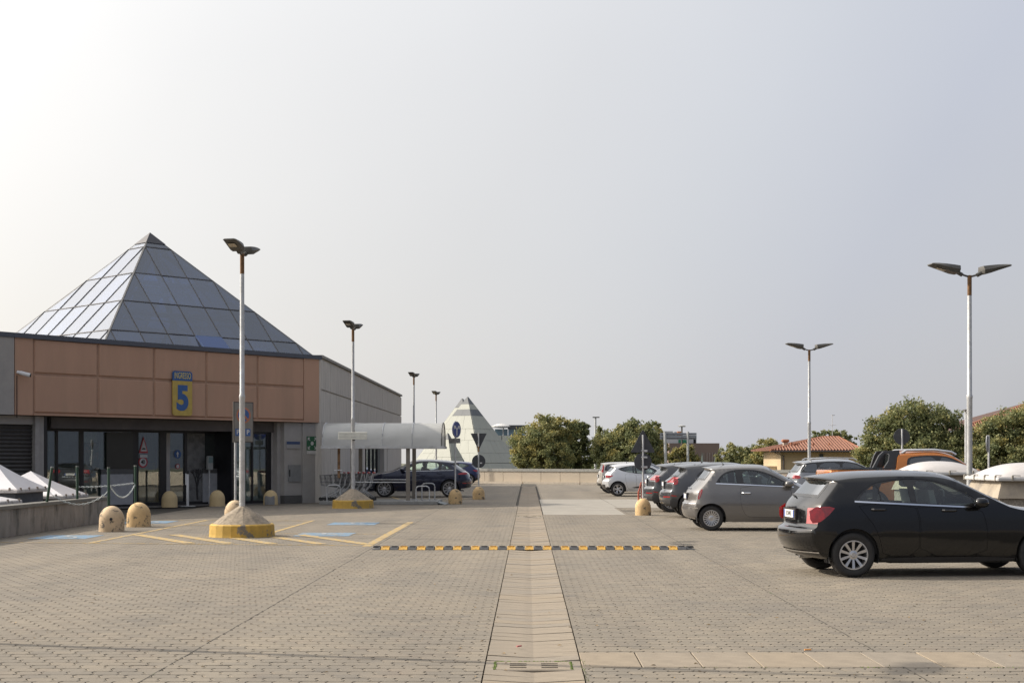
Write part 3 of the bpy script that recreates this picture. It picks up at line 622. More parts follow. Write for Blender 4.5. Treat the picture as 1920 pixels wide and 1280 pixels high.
# ------------------------------------------------------------------ glazed pyramid
AP = Vector((-14.3, 53.8, 10.10)); phi = math.radians(1.); RB = 6.27; ZP = 5.42
PYR = MB()
def hip(k, r):     # k: 0 near,1 right,2 far,3 left
    a = phi-math.pi/2+k*math.pi/2; s_ = (AP.z-ZP)/RB
    return Vector((AP.x+math.cos(a)*r, AP.y+math.sin(a)*r, AP.z-s_*r))
PB = MB()
for k in range(4): a = hip(k, RB+.1); b = hip((k+1) % 4, RB+.1); PB.tube([a, b], .07, 6)
PYR = obj('glass_pyramid', PB, M_COP, BR, world=True)
M_PG = glass('pyramid_glass', (.165, .205, .275), .0, .03, 2.2, .32, .0, 1.9); M_PGB = glass('pyramid_vent_glass', (.05, .16, .50), .0, .03, .9, .6, .0)
LV = [.10, .555, 1.665, 2.775, 3.885, RB/math.sqrt(2)]        # levels along the face (plan distance)
def face_pt(k, lev, c):      # lev: plan distance from apex square to face, c: offset along the base direction
    a0 = phi-math.pi/2+k*math.pi/2; m = a0+math.pi/4; d = Vector((math.cos(m), math.sin(m), 0)); e = Vector((-math.sin(m), math.cos(m), 0))
    s_ = (AP.z-ZP)/(RB/math.sqrt(2)); return Vector((AP.x, AP.y, 0))+d*lev+e*c+Vector((0, 0, AP.z-s_*lev))
def clip(P, f):
    R = []
    for i in range(len(P)):
        p, q = P[i], P[(i+1) % len(P)]; a, b = f(p), f(q)
        if a >= -1e-9: R.append(p)
        if (a > 1e-9 and b < -1e-9) or (a < -1e-9 and b > 1e-9):
            t_ = a/(a-b); R.append((p[0]+(q[0]-p[0])*t_, p[1]+(q[1]-p[1])*t_))
    return R
def glazed_face(k, LV, cols, mat, name, parent, th=.02, mul=True, pt=face_pt, gap=.03, mats=None, barmat=None):
    nrm = (pt(k, 1, 1)-pt(k, 1, 0)).cross(pt(k, 2, 0)-pt(k, 1, 0)).normalized()
    if nrm.z < 0: nrm = -nrm
    for i in range(len(LV)-1):
        l0, l1 = LV[i], LV[i+1]
        cs = [-1e9]+[c for c in cols]+[1e9]
        for j in range(len(cs)-1):
            c0, c1 = cs[j], cs[j+1]
            a, b = max(c0, -l1), min(c1, l1)
            poly = clip([(l0, a), (l0, b), (l1, b), (l1, a)], lambda p: p[0]-p[1]); poly = clip(poly, lambda p: p[0]+p[1])
            poly = [p for q, p in enumerate(poly) if abs(p[0]-poly[q-1][0])+abs(p[1]-poly[q-1][1]) > 1e-4]
            if len(poly) < 3: continue
            if max(p[1] for p in poly)-min(p[1] for p in poly) < .05: continue
            # shrink slightly for the bar
            cx_ = sum(p[0] for p in poly)/len(poly); cy_ = sum(p[1] for p in poly)/len(poly)
            poly = [(cx_+(p-cx_)*(1-gap/max(.2, l1-l0)), cy_+(q-cy_)*(1-gap/max(.3, b-a))) for p, q in poly]
            mm = mats[i] if mats else mat
            mb = MB()
            if name == 'pane' and k == 0 and i == 4 and j == 4:
                # open vent, hinged along its top edge
                up = nrm*.14; pts = [pt(k, p, q)+(up if p > cx_ else nrm*.04) for p, q in poly]; mb.slab(pts, nrm, .03); obj('roof_vent', mb, M_PGB, parent, world=True)
                fr = MB(); pts2 = pts+[pts[0]]
                for u in range(len(pts)): fr.tube([pts2[u], pts2[u+1]], .035, 4)
                obj('vent_frame', fr, mk('vent_blue', (.04, .09, .22), .5), parent, world=True); continue
            tilt = Vector((random.gauss(0, .003), random.gauss(0, .003), random.gauss(0, .003)))
            mb.slab([pt(k, p, q)+nrm*.02+tilt*random.choice((-1, 1)) for p, q in poly], nrm, th); obj(name, mb, mm, parent, world=True)
    if mul:
        fr = MB()
        for l in LV[1:-1]: fr.tube([pt(k, l, -l)+nrm*.035, pt(k, l, l)+nrm*.035], .026, 4)
        for c in cols: fr.tube([pt(k, max(abs(c), LV[0]), c)+nrm*.035, pt(k, LV[-1], c)+nrm*.035], .028, 4)
        obj('glazing_bars', fr, barmat or mk('glazing_bar', (.045, .042, .045), .6, .2), parent, world=True)
for k in range(4):
    glazed_face(k, LV, (-3.885, -2.775, -1.665, -.555, .555, 1.665, 2.775, 3.885), M_PG, 'pane', PYR)
fr = MB()
for k in range(4): fr.tube([hip(k, .1), hip(k, RB)], .055, 6)
obj('hip_bars', fr, mk('hip_bar', (.12, .12, .12), .5, .3), PYR, world=True)
cp = MB(); s_ = .60; zc = AP.z-.36
cp.add([(AP.x+s_*math.cos(phi-math.pi/2+k*math.pi/2), AP.y+s_*math.sin(phi-math.pi/2+k*math.pi/2), zc) for k in range(4)]+[(AP.x, AP.y, AP.z+.10)], [(0, 1, 4), (1, 2, 4), (2, 3, 4), (3, 0, 4), (3, 2, 1, 0)]); obj('pyramid_cap', cp, mk('cap_grey', (.05, .05, .06), .6), PYR, world=True)
it = MB()
for k in range(4): it.tube([hip(k, .5)-Vector((0, 0, .35)), hip(k, RB-.3)-Vector((0, 0, .35))], .09, 5)
for q in (.35, .62): 
    for k in range(4): it.tube([hip(k, RB*q)-Vector((0, 0, .4)), hip((k+1) % 4, RB*q)-Vector((0, 0, .4))], .10, 5)
for k in range(4):
    for c in (-2.5, 0, 2.5): it.tube([face_pt(k, max(abs(c), .6), c)-Vector((0, 0, .4)), face_pt(k, 4.2, c)-Vector((0, 0, .4))], .07, 4)
obj('inner_truss', it, mk('truss_white', (.6, .6, .62), .6), PYR, world=True)
ib = MB(); ib.add([tuple(hip(k, RB-.1)+Vector((0, 0, .0))) for k in range(4)], [(0, 1, 2, 3)]); obj('light_well', ib, mk('light_well', (.36, .38, .44), .8, var=.6, scale=.7), PYR, world=True)
# entrance sign
t = thing('entrance_sign', 'blue and yellow entrance sign with a large 5 on the brown fascia', 'sign', (*Lc(ft(339.5), -.04), 3.95), math.atan2(EY, EX))
def rrect(x0, x1, z0, z1, r, rt=True, rb=True):
    P = []
    for (cx_, cz_, a0, on) in ((x1-r, z1-r, 0, rt), (x0+r, z1-r, 90, rt), (x0+r, z0+r, 180, rb), (x1-r, z0+r, 270, rb)):
        if on: P += [(cx_+r*math.cos(math.radians(a0+k*18)), 0, cz_+r*math.sin(math.radians(a0+k*18))) for k in range(6)]
        else: P += [{0: (x1, 0, z1), 90: (x0, 0, z1), 180: (x0, 0, z0), 270: (x1, 0, z0)}[a0]]
    return P
hwS = .5*(ft(358)-ft(321.5)); zS0, zS1, zSm = fz(340, 779)-3.95, fz(340, 696)-3.95, fz(340, 714)-3.95
mb = MB(); mb.slab(rrect(-hwS, hwS, zS0, zSm, .10, False, True), (0, -1, 0), .04); obj('yellow_plate', mb, mk('sign_yellow', (.46, .34, .08), .55, var=.12), t)
mb = MB(); mb.slab(rrect(-hwS, hwS, zSm+.003, zS1, .10, True, False), (0, -1, 0), .045); M_SGB = mk('sign_blue', (.03, .10, .29), .55); obj('blue_plate', mb, M_SGB, t)
RX = Matrix.Rotation(math.pi/2, 4, 'X')
text('lettering', 'INGRESSO', .30, mk('letter_yellow', (.62, .50, .16), .6), t, Matrix.Translation((0, -.048, (zSm+zS1)/2)) @ RX, .50, 0)
text('numeral', '5', 1.12, M_SGB, t, Matrix.Translation((0, -.044, (zS0+zSm)/2-.03)) @ RX, .92, .05)
# cctv camera
t = thing('security_camera', 'white security camera on the brown fascia at the left', 'camera', (*Lc(ft(31), -.02), fz(31, 697)))
mb = MB(); d = Vector((*[Lc(1, -.9)[i]-Lc(0, 0)[i] for i in (0, 1)], -.35)).normalized()
mb.tube([(0, 0, 0), d*.16], .05, 8); mb.tube([d*.10, d*.40], .065, 10); obj('housing', mb, M_WHITE, t, smooth=40); mb = MB(); mb.tube([d*.401, d*.425], .055, 10); obj('lens', mb, M_BLACK, t)
mb = MB(); mb.tube([(0, 0, -.1), (0, 0, -1.4)], .012, 5); obj('cable', mb, M_FRAME, t)
# ================================================================== CARS
def interp(P, z):
    if z <= P[0][0]: return P[0][1]
    for (a, b), (c, d) in zip(P, P[1:]):
        if z <= c:
            t_ = (z-a)/(c-a); t_ = t_*t_*(3-2*t_)*.5+t_*.5; return b+(d-b)*t_
    return P[-1][1]
def inpoly(p, P):
    x, y = p; r = False
    for i in range(len(P)):
        x1, y1 = P[i]; x2, y2 = P[i-1]
        if (y1 > y) != (y2 > y) and x < (x2-x1)*(y-y1)/(y2-y1)+x1: r = not r
    return r
def inset(P, d):
    a = sum(P[i-1][0]*P[i][1]-P[i][0]*P[i-1][1] for i in range(len(P))); sg = 1 if a > 0 else -1; R = []
    for i in range(len(P)):
        p0, p1, p2 = Vector(P[i-1]), Vector(P[i]), Vector(P[(i+1) % len(P)])
        e1 = (p1-p0).normalized(); e2 = (p2-p1).normalized(); n1 = Vector((-e1.y, e1.x))*sg; n2 = Vector((-e2.y, e2.x))*sg
        n_ = (n1+n2); n_ = n_/max(.35, n_.length_squared)*2 if n_.length > 1e-6 else n1
        R.append(tuple(p1+n_*d))
    return R
def resample(P, step, closed=True):
    R = []
    for i in range(len(P) if closed else len(P)-1):
        a, b = Vector(P[i]), Vector(P[(i+1) % len(P)]); n = max(1, int((b-a).length/step+.5))
        R += [tuple(a+(b-a)*k/n) for k in range(n)]
    if not closed: R.append(tuple(P[-1]))
    return R
def smoothp(P, it=1, keep=()):
    """Chaikin rounding of a closed polygon, some corners kept"""
    for _ in range(it):
        R = []; K = []
        for i in range(len(P)):
            if i in keep: K.append(len(R)); R.append(P[i]); continue
            a, b, c = Vector(P[i-1]), Vector(P[i]), Vector(P[(i+1) % len(P)])
            R += [tuple(b+(a-b)*.25), tuple(b+(c-b)*.25)]
        P = R; keep = K
    return P
def tri(poly, holes=(), step=.1):
    V = [Vector(p) for p in poly]; E = [(i, (i+1) % len(poly)) for i in range(len(poly))]
    for h in holes:
        o = len(V); V += [Vector(p) for p in h]; E += [(o+i, o+(i+1) % len(h)) for i in range(len(h))]
    xs = [p[0] for p in poly]; ys = [p[1] for p in poly]
    x = min(xs)+step*.5
    while x < max(xs):
        y = min(ys)+step*.5
        while y < max(ys):
            if inpoly((x, y), poly) and not any(inpoly((x, y), h) for h in holes): V.append(Vector((x, y)))
            y += step
        x += step
    r = delaunay_2d_cdt(V, E, [], 0, 1e-5); vs, fs = r[0], r[2]; out = []
    for f in fs:
        c = (sum(vs[i].x for i in f)/3, sum(vs[i].y for i in f)/3)
        if inpoly(c, poly) and not any(inpoly(c, h) for h in holes): out.append(f)
    return [tuple(v) for v in vs], out
def catm(P, t_, ten=.32):
    n = len(P); i = min(int(t_), n-2); u = t_-i
    p0, p1, p2, p3 = P[max(0, i-1)], P[i], P[i+1], P[min(n-1, i+2)]
    out = []
    for k in range(len(p1)):
        m1 = (p2[k]-p0[k])*ten; m2 = (p3[k]-p1[k])*ten
        out.append((2*u**3-3*u*u+1)*p1[k]+(u**3-2*u*u+u)*m1+(-2*u**3+3*u*u)*p2[k]+(u**3-u*u)*m2)
    return out
def paint(name, col, metal=.5, rough=.32, coat=1.): 
    m = mk('paint_'+name, col, rough, metal, var=.04, scale=2., coat=coat, spec=.08, c2=tuple(c*1.2+.001 for c in col), mask=(1.4, .55, .95)); m.node_tree.nodes['Principled BSDF'].inputs['Coat Roughness'].default_value = .07; return m
M_TYRE = mk('tyre_rubber', (.022, .021, .021), .75, var=.25, scale=12); M_RIM = mk('alloy_silver', (.55, .55, .56), .28, .85, var=.05); M_RIMD = mk('alloy_dark', (.10, .10, .11), .3, .8)
M_CGL = glass('car_glass', (.80, .90, .86), .04, .01, .95, .03); M_CGD = glass('car_glass_tinted', (.2, .24, .24), .10, .01, .45); M_CGR = glass('car_rear_glass', (.42, .50, .50), .22, .02, .7)
M_TRIM = mk('car_black_trim', (.014, .014, .015), .35, coat=.3); M_SEAT = mk('seat_fabric', (.03, .03, .032), .85, var=.2); M_SEATL = mk('headrest_grey', (.14, .15, .15), .8)
M_RED = mk('tail_lamp_red', (.33, .006, .010), .12, coat=1., var=.25, scale=14); M_REDD = mk('tail_lamp_dark', (.20, .008, .012), .15, coat=1., var=.3, scale=18); M_LWH = mk('tail_lamp_white', (.30, .13, .13), .15, coat=1.)
M_HL = mk('headlamp_glass', (.35, .37, .4), .1, .5, coat=1.); M_PLATE = mk('plate_white', (.62, .62, .60), .45, var=.03); M_PBLUE = mk('plate_blue', (.03, .07, .3), .5)
WM = {}
def wheel_meshes(R, kind, w=.2):
    key = (R, kind)
    if key in WM: return WM[key]
    rr = {'ten': .64, 'eighteen': .64, 'five': .66, 'sport': .74, 'dark': .66}[kind]*R
    t_ = MB(); t_.lathe([(rr-.01, w*.40), (rr, w*.46), (rr+.02, w*.49), (R*.86, w*.5), (R*.94, w*.46), (R*.985, w*.36), (R, w*.2), (R, -w*.2), (R*.985, -w*.36), (R*.94, -w*.46), (R*.86, -w*.5), (rr, -w*.46), (rr-.01, -w*.40)], 40, axis='y')
    r_ = MB(); yo = -w*.36        # outer face is at -y
    r_.lathe([(rr+.004, -w*.46), (rr+.004, -w*.49), (rr-.012, -w*.49), (rr-.022, -w*.40), (rr-.022, w*.3)], 40, axis='y')
    nsp = {'ten': 10, 'eighteen': 18, 'five': 10, 'sport': 20, 'dark': 10}[kind]
    for k in range(nsp):
        a = 2*math.pi*k/nsp
        if kind in ('five', 'dark'): a = 2*math.pi*(k//2)/5+(.20 if k % 2 else -.20)
        if kind == 'sport': a = 2*math.pi*(k//2)/10+(.10 if k % 2 else -.10)
        a1 = a+({'five': (-.10 if k % 2 else .10), 'sport': (.14 if k % 2 else -.14)}.get(kind, 0)); ww = {'ten': .018, 'eighteen': .0135, 'five': .017, 'sport': .009, 'dark': .02}[kind]
        i0, o0 = .045, rr-.014; P = []
        for (rad, ang, wd, yy) in ((i0, a1, ww*.8, yo-.005), (o0, a, ww*1.15, -w*.46)):
            for s_ in (-1, 1):
                for y_ in (yy, yy+.025): P.append((rad*math.cos(ang)-s_*wd*math.sin(ang), y_, rad*math.sin(ang)+s_*wd*math.cos(ang)))
        r_.add(P, [(0, 1, 3, 2), (4, 6, 7, 5), (0, 4, 5, 1), (2, 3, 7, 6), (0, 2, 6, 4), (1, 5, 7, 3)])
    r_.lathe([(.0001, yo-.022), (.03, yo-.022), (.036, yo-.012), (.066, yo-.006), (.07, yo+.03)], 20, axis='y')
    d_ = MB(); d_.lathe([(.0001, -.01), (rr*.72, -.01), (rr*.72, .02), (rr-.02, .03), (rr-.02, .06), (.0001, .06)], 24, axis='y')
    ob = [obj('wheel', t_, M_TYRE, smooth=50), obj('rim', r_, M_RIMD if kind == 'sport_dark' else M_RIM, smooth=35), obj('brake_disc', d_, mk('brake_iron', (.02, .019, .018), .6, .3))]
    WM[key] = [o.data for o in ob]
    for o in ob: bpy.data.objects.remove(o)
    return WM[key]
def car(label, cat, name, loc, rz, P, pm, group=None):
    t = thing(name, label, cat, loc, rz, group)
    L, C0 = P['L'], P['C']; zp = P['zp']; n = len(C0)
    C = [(c[0], c[1]) for c in C0]; E = [(c[0]+c[2], c[1]+c[3]) for c in C0]
    rt, ft_, ar, af = P.get('taper', (.14, .20, .55, .9))
    def Y(x, z):
        y = interp(zp, z)
        if x < ar: y -= rt*((ar-x)/ar)**2
        if x > L-af: y -= ft_*((x-L+af)/af)**2
        return y
    nx = P.get('n', 2.6)
    def S(tt, v):
        c = catm(C, tt); e = catm(E, tt); f = 1-abs(v)**nx
        return Vector((e[0]+(c[0]-e[0])*f, Y(e[0], e[1])*v, e[1]+(c[1]-e[1])*f))
    def SN(tt, v, off):
        p = S(tt, v)
        if not off: return p
        a = S(min(n-1, tt+.02), v)-S(max(0, tt-.02), v); b = S(tt, min(1, v+.02))-S(tt, max(-1, v-.02)); nn = b.cross(a)
        if nn.length < 1e-9: return p
        nn.normalize(); c = Vector((L/2, 0, .7)); 
        if nn.dot(p-c) < 0: nn = -nn
        return p+nn*off
    K = 4; ts = [i/K for i in range((n-1)*K+1)]; Es = [tuple(catm(E, a)) for a in ts]
    vl = [-1, -.96, -.88, -.8, -.65, -.45, -.22, 0, .22, .45, .65, .8, .88, .96, 1]
    holes = P['wrap_glass']            # (t0,t1,vmax,kind)
    body = MB(); vs = [S(a, v) for a in ts for v in vl]; m_ = len(vl); fs = []
    for i in range(len(ts)-1):
        for j in range(m_-1):
            if any(h[0] <= ts[i] < h[1] and abs((vl[j]+vl[j+1])/2) < h[2] for h in holes): continue
            fs.append((i*m_+j, i*m_+j+1, (i+1)*m_+j+1, (i+1)*m_+j))
    body.add(vs, fs)
    # side outline with wheel arches
    R = P['R']; ra = R+P.get('ag', .045); zs = P.get('zs', .20); xr, xf = P['xr'], P['xf']
    def arch(xw):
        a0 = math.asin(max(-1, min(1, (zs+.02-R)/ra))); a1 = math.pi-a0; return [(xw+ra*math.cos(a0+(a1-a0)*k/22), R+.01+ra*math.sin(a0+(a1-a0)*k/22)) for k in range(23)]
    outl = list(Es)                     # rear bottom -> over the roof -> front bottom
    bot = arch(xf)+resample([(xf-ra, zs), (xr+ra, zs)], .15, False)[1:-1]+arch(xr)
    poly = outl+bot
    dlo = smoothp(P['dlo'], 2, P.get('dlokeep', ())); dlo = resample(dlo, .06)
    doors = [resample(smoothp(d, 1), .06) for d in P['doors']]
    V, Fc = tri(poly, [dlo]+doors, .09)
    for sg in (-1, 1):
        body.add([(x, sg*Y(x, z), z) for x, z in V], Fc)
    bo = obj('body', body, pm, t)
    bm = bmesh.new(); bm.from_mesh(bo.data); bmesh.ops.remove_doubles(bm, verts=bm.verts, dist=.0008); bmesh.ops.recalc_face_normals(bm, faces=bm.faces); bm.to_mesh(bo.data); bm.free()
    bo.data.polygons.foreach_set('use_smooth', [True]*len(bo.data.polygons)); bo.data.set_sharp_from_angle(angle=math.radians(48))
    def patch(poly, off, mat, name, holes=(), step=.1, sides=(-1, 1), sm=1, par=None, label=None):
        V, Fc = tri(resample(poly, .06), holes, step); r = []
        for sg in sides:
            mb = MB(); mb.add([(x, sg*(Y(x, z)+off), z) for x, z in V], Fc); o = obj(name, mb, mat, par or t)
            if sm: o.data.polygons.foreach_set('use_smooth', [True]*len(o.data.polygons))
            r.append(o)
        return r
    def wpatch(t0, t1, v0, v1, off, mat, name, nt=6, nv=10, shape=None):
        mb = MB(); vs = []; fs = []
        for i in range(nt+1):
            for j in range(nv+1):
                a = t0+(t1-t0)*i/nt; v = v0+(v1-v0)*j/nv
                if shape: a, v = shape(i/nt, j/nv)
                vs.append(SN(a, v, off))
        fs = [(i*(nv+1)+j, i*(nv+1)+j+1, (i+1)*(nv+1)+j+1, (i+1)*(nv+1)+j) for i in range(nt) for j in range(nv)]
        mb.add(vs, fs); o = obj(name, mb, mat, t, smooth=60); return o
    for d in doors:
        dd = inset(d, .0045)
        for o in patch(dd, 0, pm, 'door'): pass
    # inner black shell closes the seams
    sh = MB(); V2, F2 = tri(resample(inset(poly, .02), .12), [inset(dlo, -.01)], .16)
    for sg in (-1, 1): sh.add([(x, sg*(Y(x, z)-.02), z) for x, z in V2], F2)
    obj('inner_shell', sh, M_DARK, t)
    # windows
    panes = [resample(smoothp(p, 1, P.get('panekeep', ())), .06) for p in P['panes']]
    patch(dlo, -.006, M_TRIM, 'window_frame', holes=panes)
    for k, p in enumerate(panes):
        for o in patch(inset(p, -.004), -.010, M_CGD if P.get('tint') or (P.get('tintrear') and k == 0) else M_CGL, 'side_window'): pass
    if P.get('chrome'):
        pts = P['chrome']; w_ = .011; mbp = [(x, z-w_) for x, z in pts]+[(x, z+w_) for x, z in pts[::-1]]
        patch(mbp, .004, P.get('chromemat', M_CHROME), 'window_strip', sm=0)
    for (t0, t1, vm, kind) in holes:
        o = wpatch(t0-.02, t1+.02, -vm-.005, vm+.005, -.003, M_CGR if kind == 'rear' else M_CGL, 'rear_window' if kind == 'rear' else 'windscreen', 6, 12)
        mb = MB(); vs = []; fs = []
        # black ceramic border
        for (a0, a1, b0, b1) in ((t0-.02, t0+.1, -vm, vm), (t1-.1, t1+.02, -vm, vm), (t0, t1, -vm-.004, -vm+.05), (t0, t1, vm-.05, vm+.004)):
            o_ = len(mb.v); g = [SN(a0+(a1-a0)*i/4, b0+(b1-b0)*j/8, .002) for i in range(5) for j in range(9)]
            mb.add(g, [(i*9+j, i*9+j+1, (i+1)*9+j+1, (i+1)*9+j) for i in range(4) for j in range(8)])
        obj('window_seal', mb, M_TRIM, t)
    for (p, mat, nm, off) in P.get('sidebits', ()): patch(smoothp(p, 1), off, mat, nm, step=.08)
    for (t0, t1, v0, v1, mat, nm, off) in P.get('wrapbits', ()):
        if v0 == 'c': wpatch(t0, t1, -v1, v1, off, mat, nm, 6, 30)
        else:
            for sg in (-1, 1): wpatch(t0, t1, sg*v0, sg*v1, off, mat, nm)
    # plate
    if P.get('plate'):
        tp, zt = P['plate']; c = catm(C, tp); px_, pz = c[0]-.012, c[1]
        mb = MB(); mb.box(px_-.008, px_+.02, -.26, .26, pz-.055, pz+.055); po = obj('number_plate', mb, M_PLATE, t)
        mb = MB(); mb.box(px_-.010, px_-.0075, .215, .258, pz-.053, pz+.053); mb.box(px_-.010, px_-.0075, -.258, -.215, pz-.053, pz+.053); obj('plate_band', mb, M_PBLUE, po)
        if P.get('ptext'): text('plate_lettering', P['ptext'], .088, M_SBk, po, Matrix.Translation((px_-.0105, 0, pz)) @ Matrix.Rotation(-math.pi/2, 4, 'Z') @ Matrix.Rotation(math.pi/2, 4, 'X'), 1.5, 0)
        mb = MB(); mb.box(px_-.002, px_+.05, -.32, .32, pz-.085, pz+.08); obj('plate_recess', mb, P.get('recess', M_TRIM), t)
    # wheels, liners, underbody
    me = wheel_meshes(R, P['rim'], P.get('ww', .21)); yw = P.get('yw', zp[1][1]-.115)
    for xw in (xr, xf):
        for sg in (-1, 1):
            w_ = ch_obj('wheel', me[0], t, (xw, sg*yw, R), (0, random.uniform(0, 6), 0 if sg < 0 else math.pi))
            ch_obj('rim', me[1], w_); ch_obj('brake_disc', me[2], w_)
            mb = MB(); yo = sg*(Y(xw, R+ra)-.012); yi = sg*(yw-.16); nn = 22; a0 = -.35; vs = []
            for k in range(nn+1):
                a = a0+(math.pi-2*a0)*k/nn
                for yy in (yo, yi): vs.append((xw+(ra+.004)*math.cos(a), yy, R+.01+(ra+.004)*math.sin(a)))
            vs.append((xw, yi, R)); fs = [(2*k, 2*k+1, 2*k+3, 2*k+2) for k in range(nn)]+[(2*k+1, len(vs)-1, 2*k+3) for k in range(nn)]
            mb.add(vs, fs); obj('wheel_liner', mb, M_DARK, t)
    ub = MB(); wu = zp[0][1]-.06
    ub.box(xr+ra+.02, xf-ra-.02, -wu, wu, zs+.005, zs+.12); ub.box(.50, L-.5, -.52, .52, zs+.03, zs+.22); obj('underbody', ub, M_BLACK, t)
    ex = MB(); ex.tube([(.36, .42, zs+.02), (.8, .42, zs+.03)], .03, 8); obj('exhaust_pipe', ex, M_METAL, t)
    # interior
    zb = P['belt']; sx = P['seats']
    it = MB(); wi = Y(L/2, zb-.1)-.10; it.box(P['cab'][0], P['cab'][1], -wi, wi, zs+.12, zb-.22); it.cbox(P['cab'][1]-.55, P['cab'][1]-.02, -wi, wi, zb-.3, zb-.03, .06); obj('interior', it, M_SEAT, t)
    for k, x in enumerate(sx):
        for sg in (-1, 1):
            st = MB(); y0 = sg*.36; st.add([], [])
            bx = [(x, zb-.25), (x+.10, zb-.25), (x-.02, zb+.20), (x-.10, zb+.20)]
            st.add([(a, y0-.24, b) for a, b in bx]+[(a, y0+.24, b) for a, b in bx], [(0, 1, 2, 3), (7, 6, 5, 4), (0, 4, 5, 1), (1, 5, 6, 2), (2, 6, 7, 3), (3, 7, 4, 0)])
            st.cbox(x-.15, x-.05, y0-.13, y0+.13, zb+.23, zb+.40, .03); obj('seat', st, M_SEATL if k == 0 and P.get('lightrest') else M_SEAT, t)
    sw = MB(); q = P['cab'][1]-.62; sw.tube([(q+.06*math.sin(a)*.6, .36+.18*math.cos(a), zb+.02+.17*math.sin(a)) for a in [i*2*math.pi/16 for i in range(17)]], .014, 6, caps=False); obj('steering_wheel', sw, M_BLACK, t)
    # mirrors
    mx_, mz = P['mirror']
    for sg in (-1, 1):
        y0 = Y(mx_, mz); mb = MB(); vs = []; fs = []; nseg = 10
        for i, (u, s_) in enumerate(((0, .45), (.05, .9), (.12, 1), (.2, .9), (.235, .5))):
            for k in range(nseg): a = 2*math.pi*k/nseg; vs.append((mx_+.04+.105*s_*math.copysign(abs(math.cos(a))**.7, math.cos(a))+.05*(1-u*3), sg*(y0+.015+u), mz+.05+.072*s_*math.copysign(abs(math.sin(a))**.7, math.sin(a))))
        for i in range(4):
            for k in range(nseg): j = (k+1) % nseg; fs.append((i*nseg+k, i*nseg+j, (i+1)*nseg+j, (i+1)*nseg+k))
        fs += [tuple(range(nseg)), tuple(range(4*nseg, 5*nseg))]; mb.add(vs, fs); obj('wing_mirror', mb, P.get('mirmat', pm), t, smooth=50)
    for (hx, hz) in P['handles']:
        for sg in (-1, 1):
            y0 = Y(hx, hz); mb = MB(); mb.tube([(hx-.10, sg*(y0+.002), hz), (hx-.08, sg*(y0+.028), hz), (hx+.08, sg*(y0+.028), hz), (hx+.10, sg*(y0+.002), hz)], .017, 6); obj('door_handle', mb, P.get('hmat', pm), t, smooth=40)
    if P.get('antenna'):
        ax = P['antenna']; zt = catm(C, P['ant_t'])[1]; mb = MB(); mb.lathe([(.03, 0), (.02, .03), (.001, .035)], 8, (ax, 0, zt-.006)); mb.tube([(ax, 0, zt), (ax-P.get('antl', .2)*.45, 0, zt+P.get('antl', .2))], .006, 5); obj('antenna', mb, M_BLACK, t)
    if P.get('wiper'):
        tw_ = P['wiper']; mb = MB(); mb.tube([SN(tw_, .0, .02), SN(tw_+.05, .1, .035), SN(tw_+.12, .35, .02)], .012, 5); obj('wiper', mb, M_BLACK, t)
    return t, Y, S
def prof(rear, h, xm, xh, xw, zw, L, drop=.085, nose=.62):
    return rear+[(xm, h, 0, -drop), ((xm+xh)/2+.1, h-.008, 0, -drop), (xh, h-.07, -.02, -drop-.01), (xw, zw, -.13, -.045), (xw+.48*(L-xw), zw-.085, -.12, -.065), (L-.2, zw-.24, -.22, -.05), (L-.03, nose, -.28, 0), (L, nose-.2, -.30, 0), (L-.12, .24, -.22, 0)]
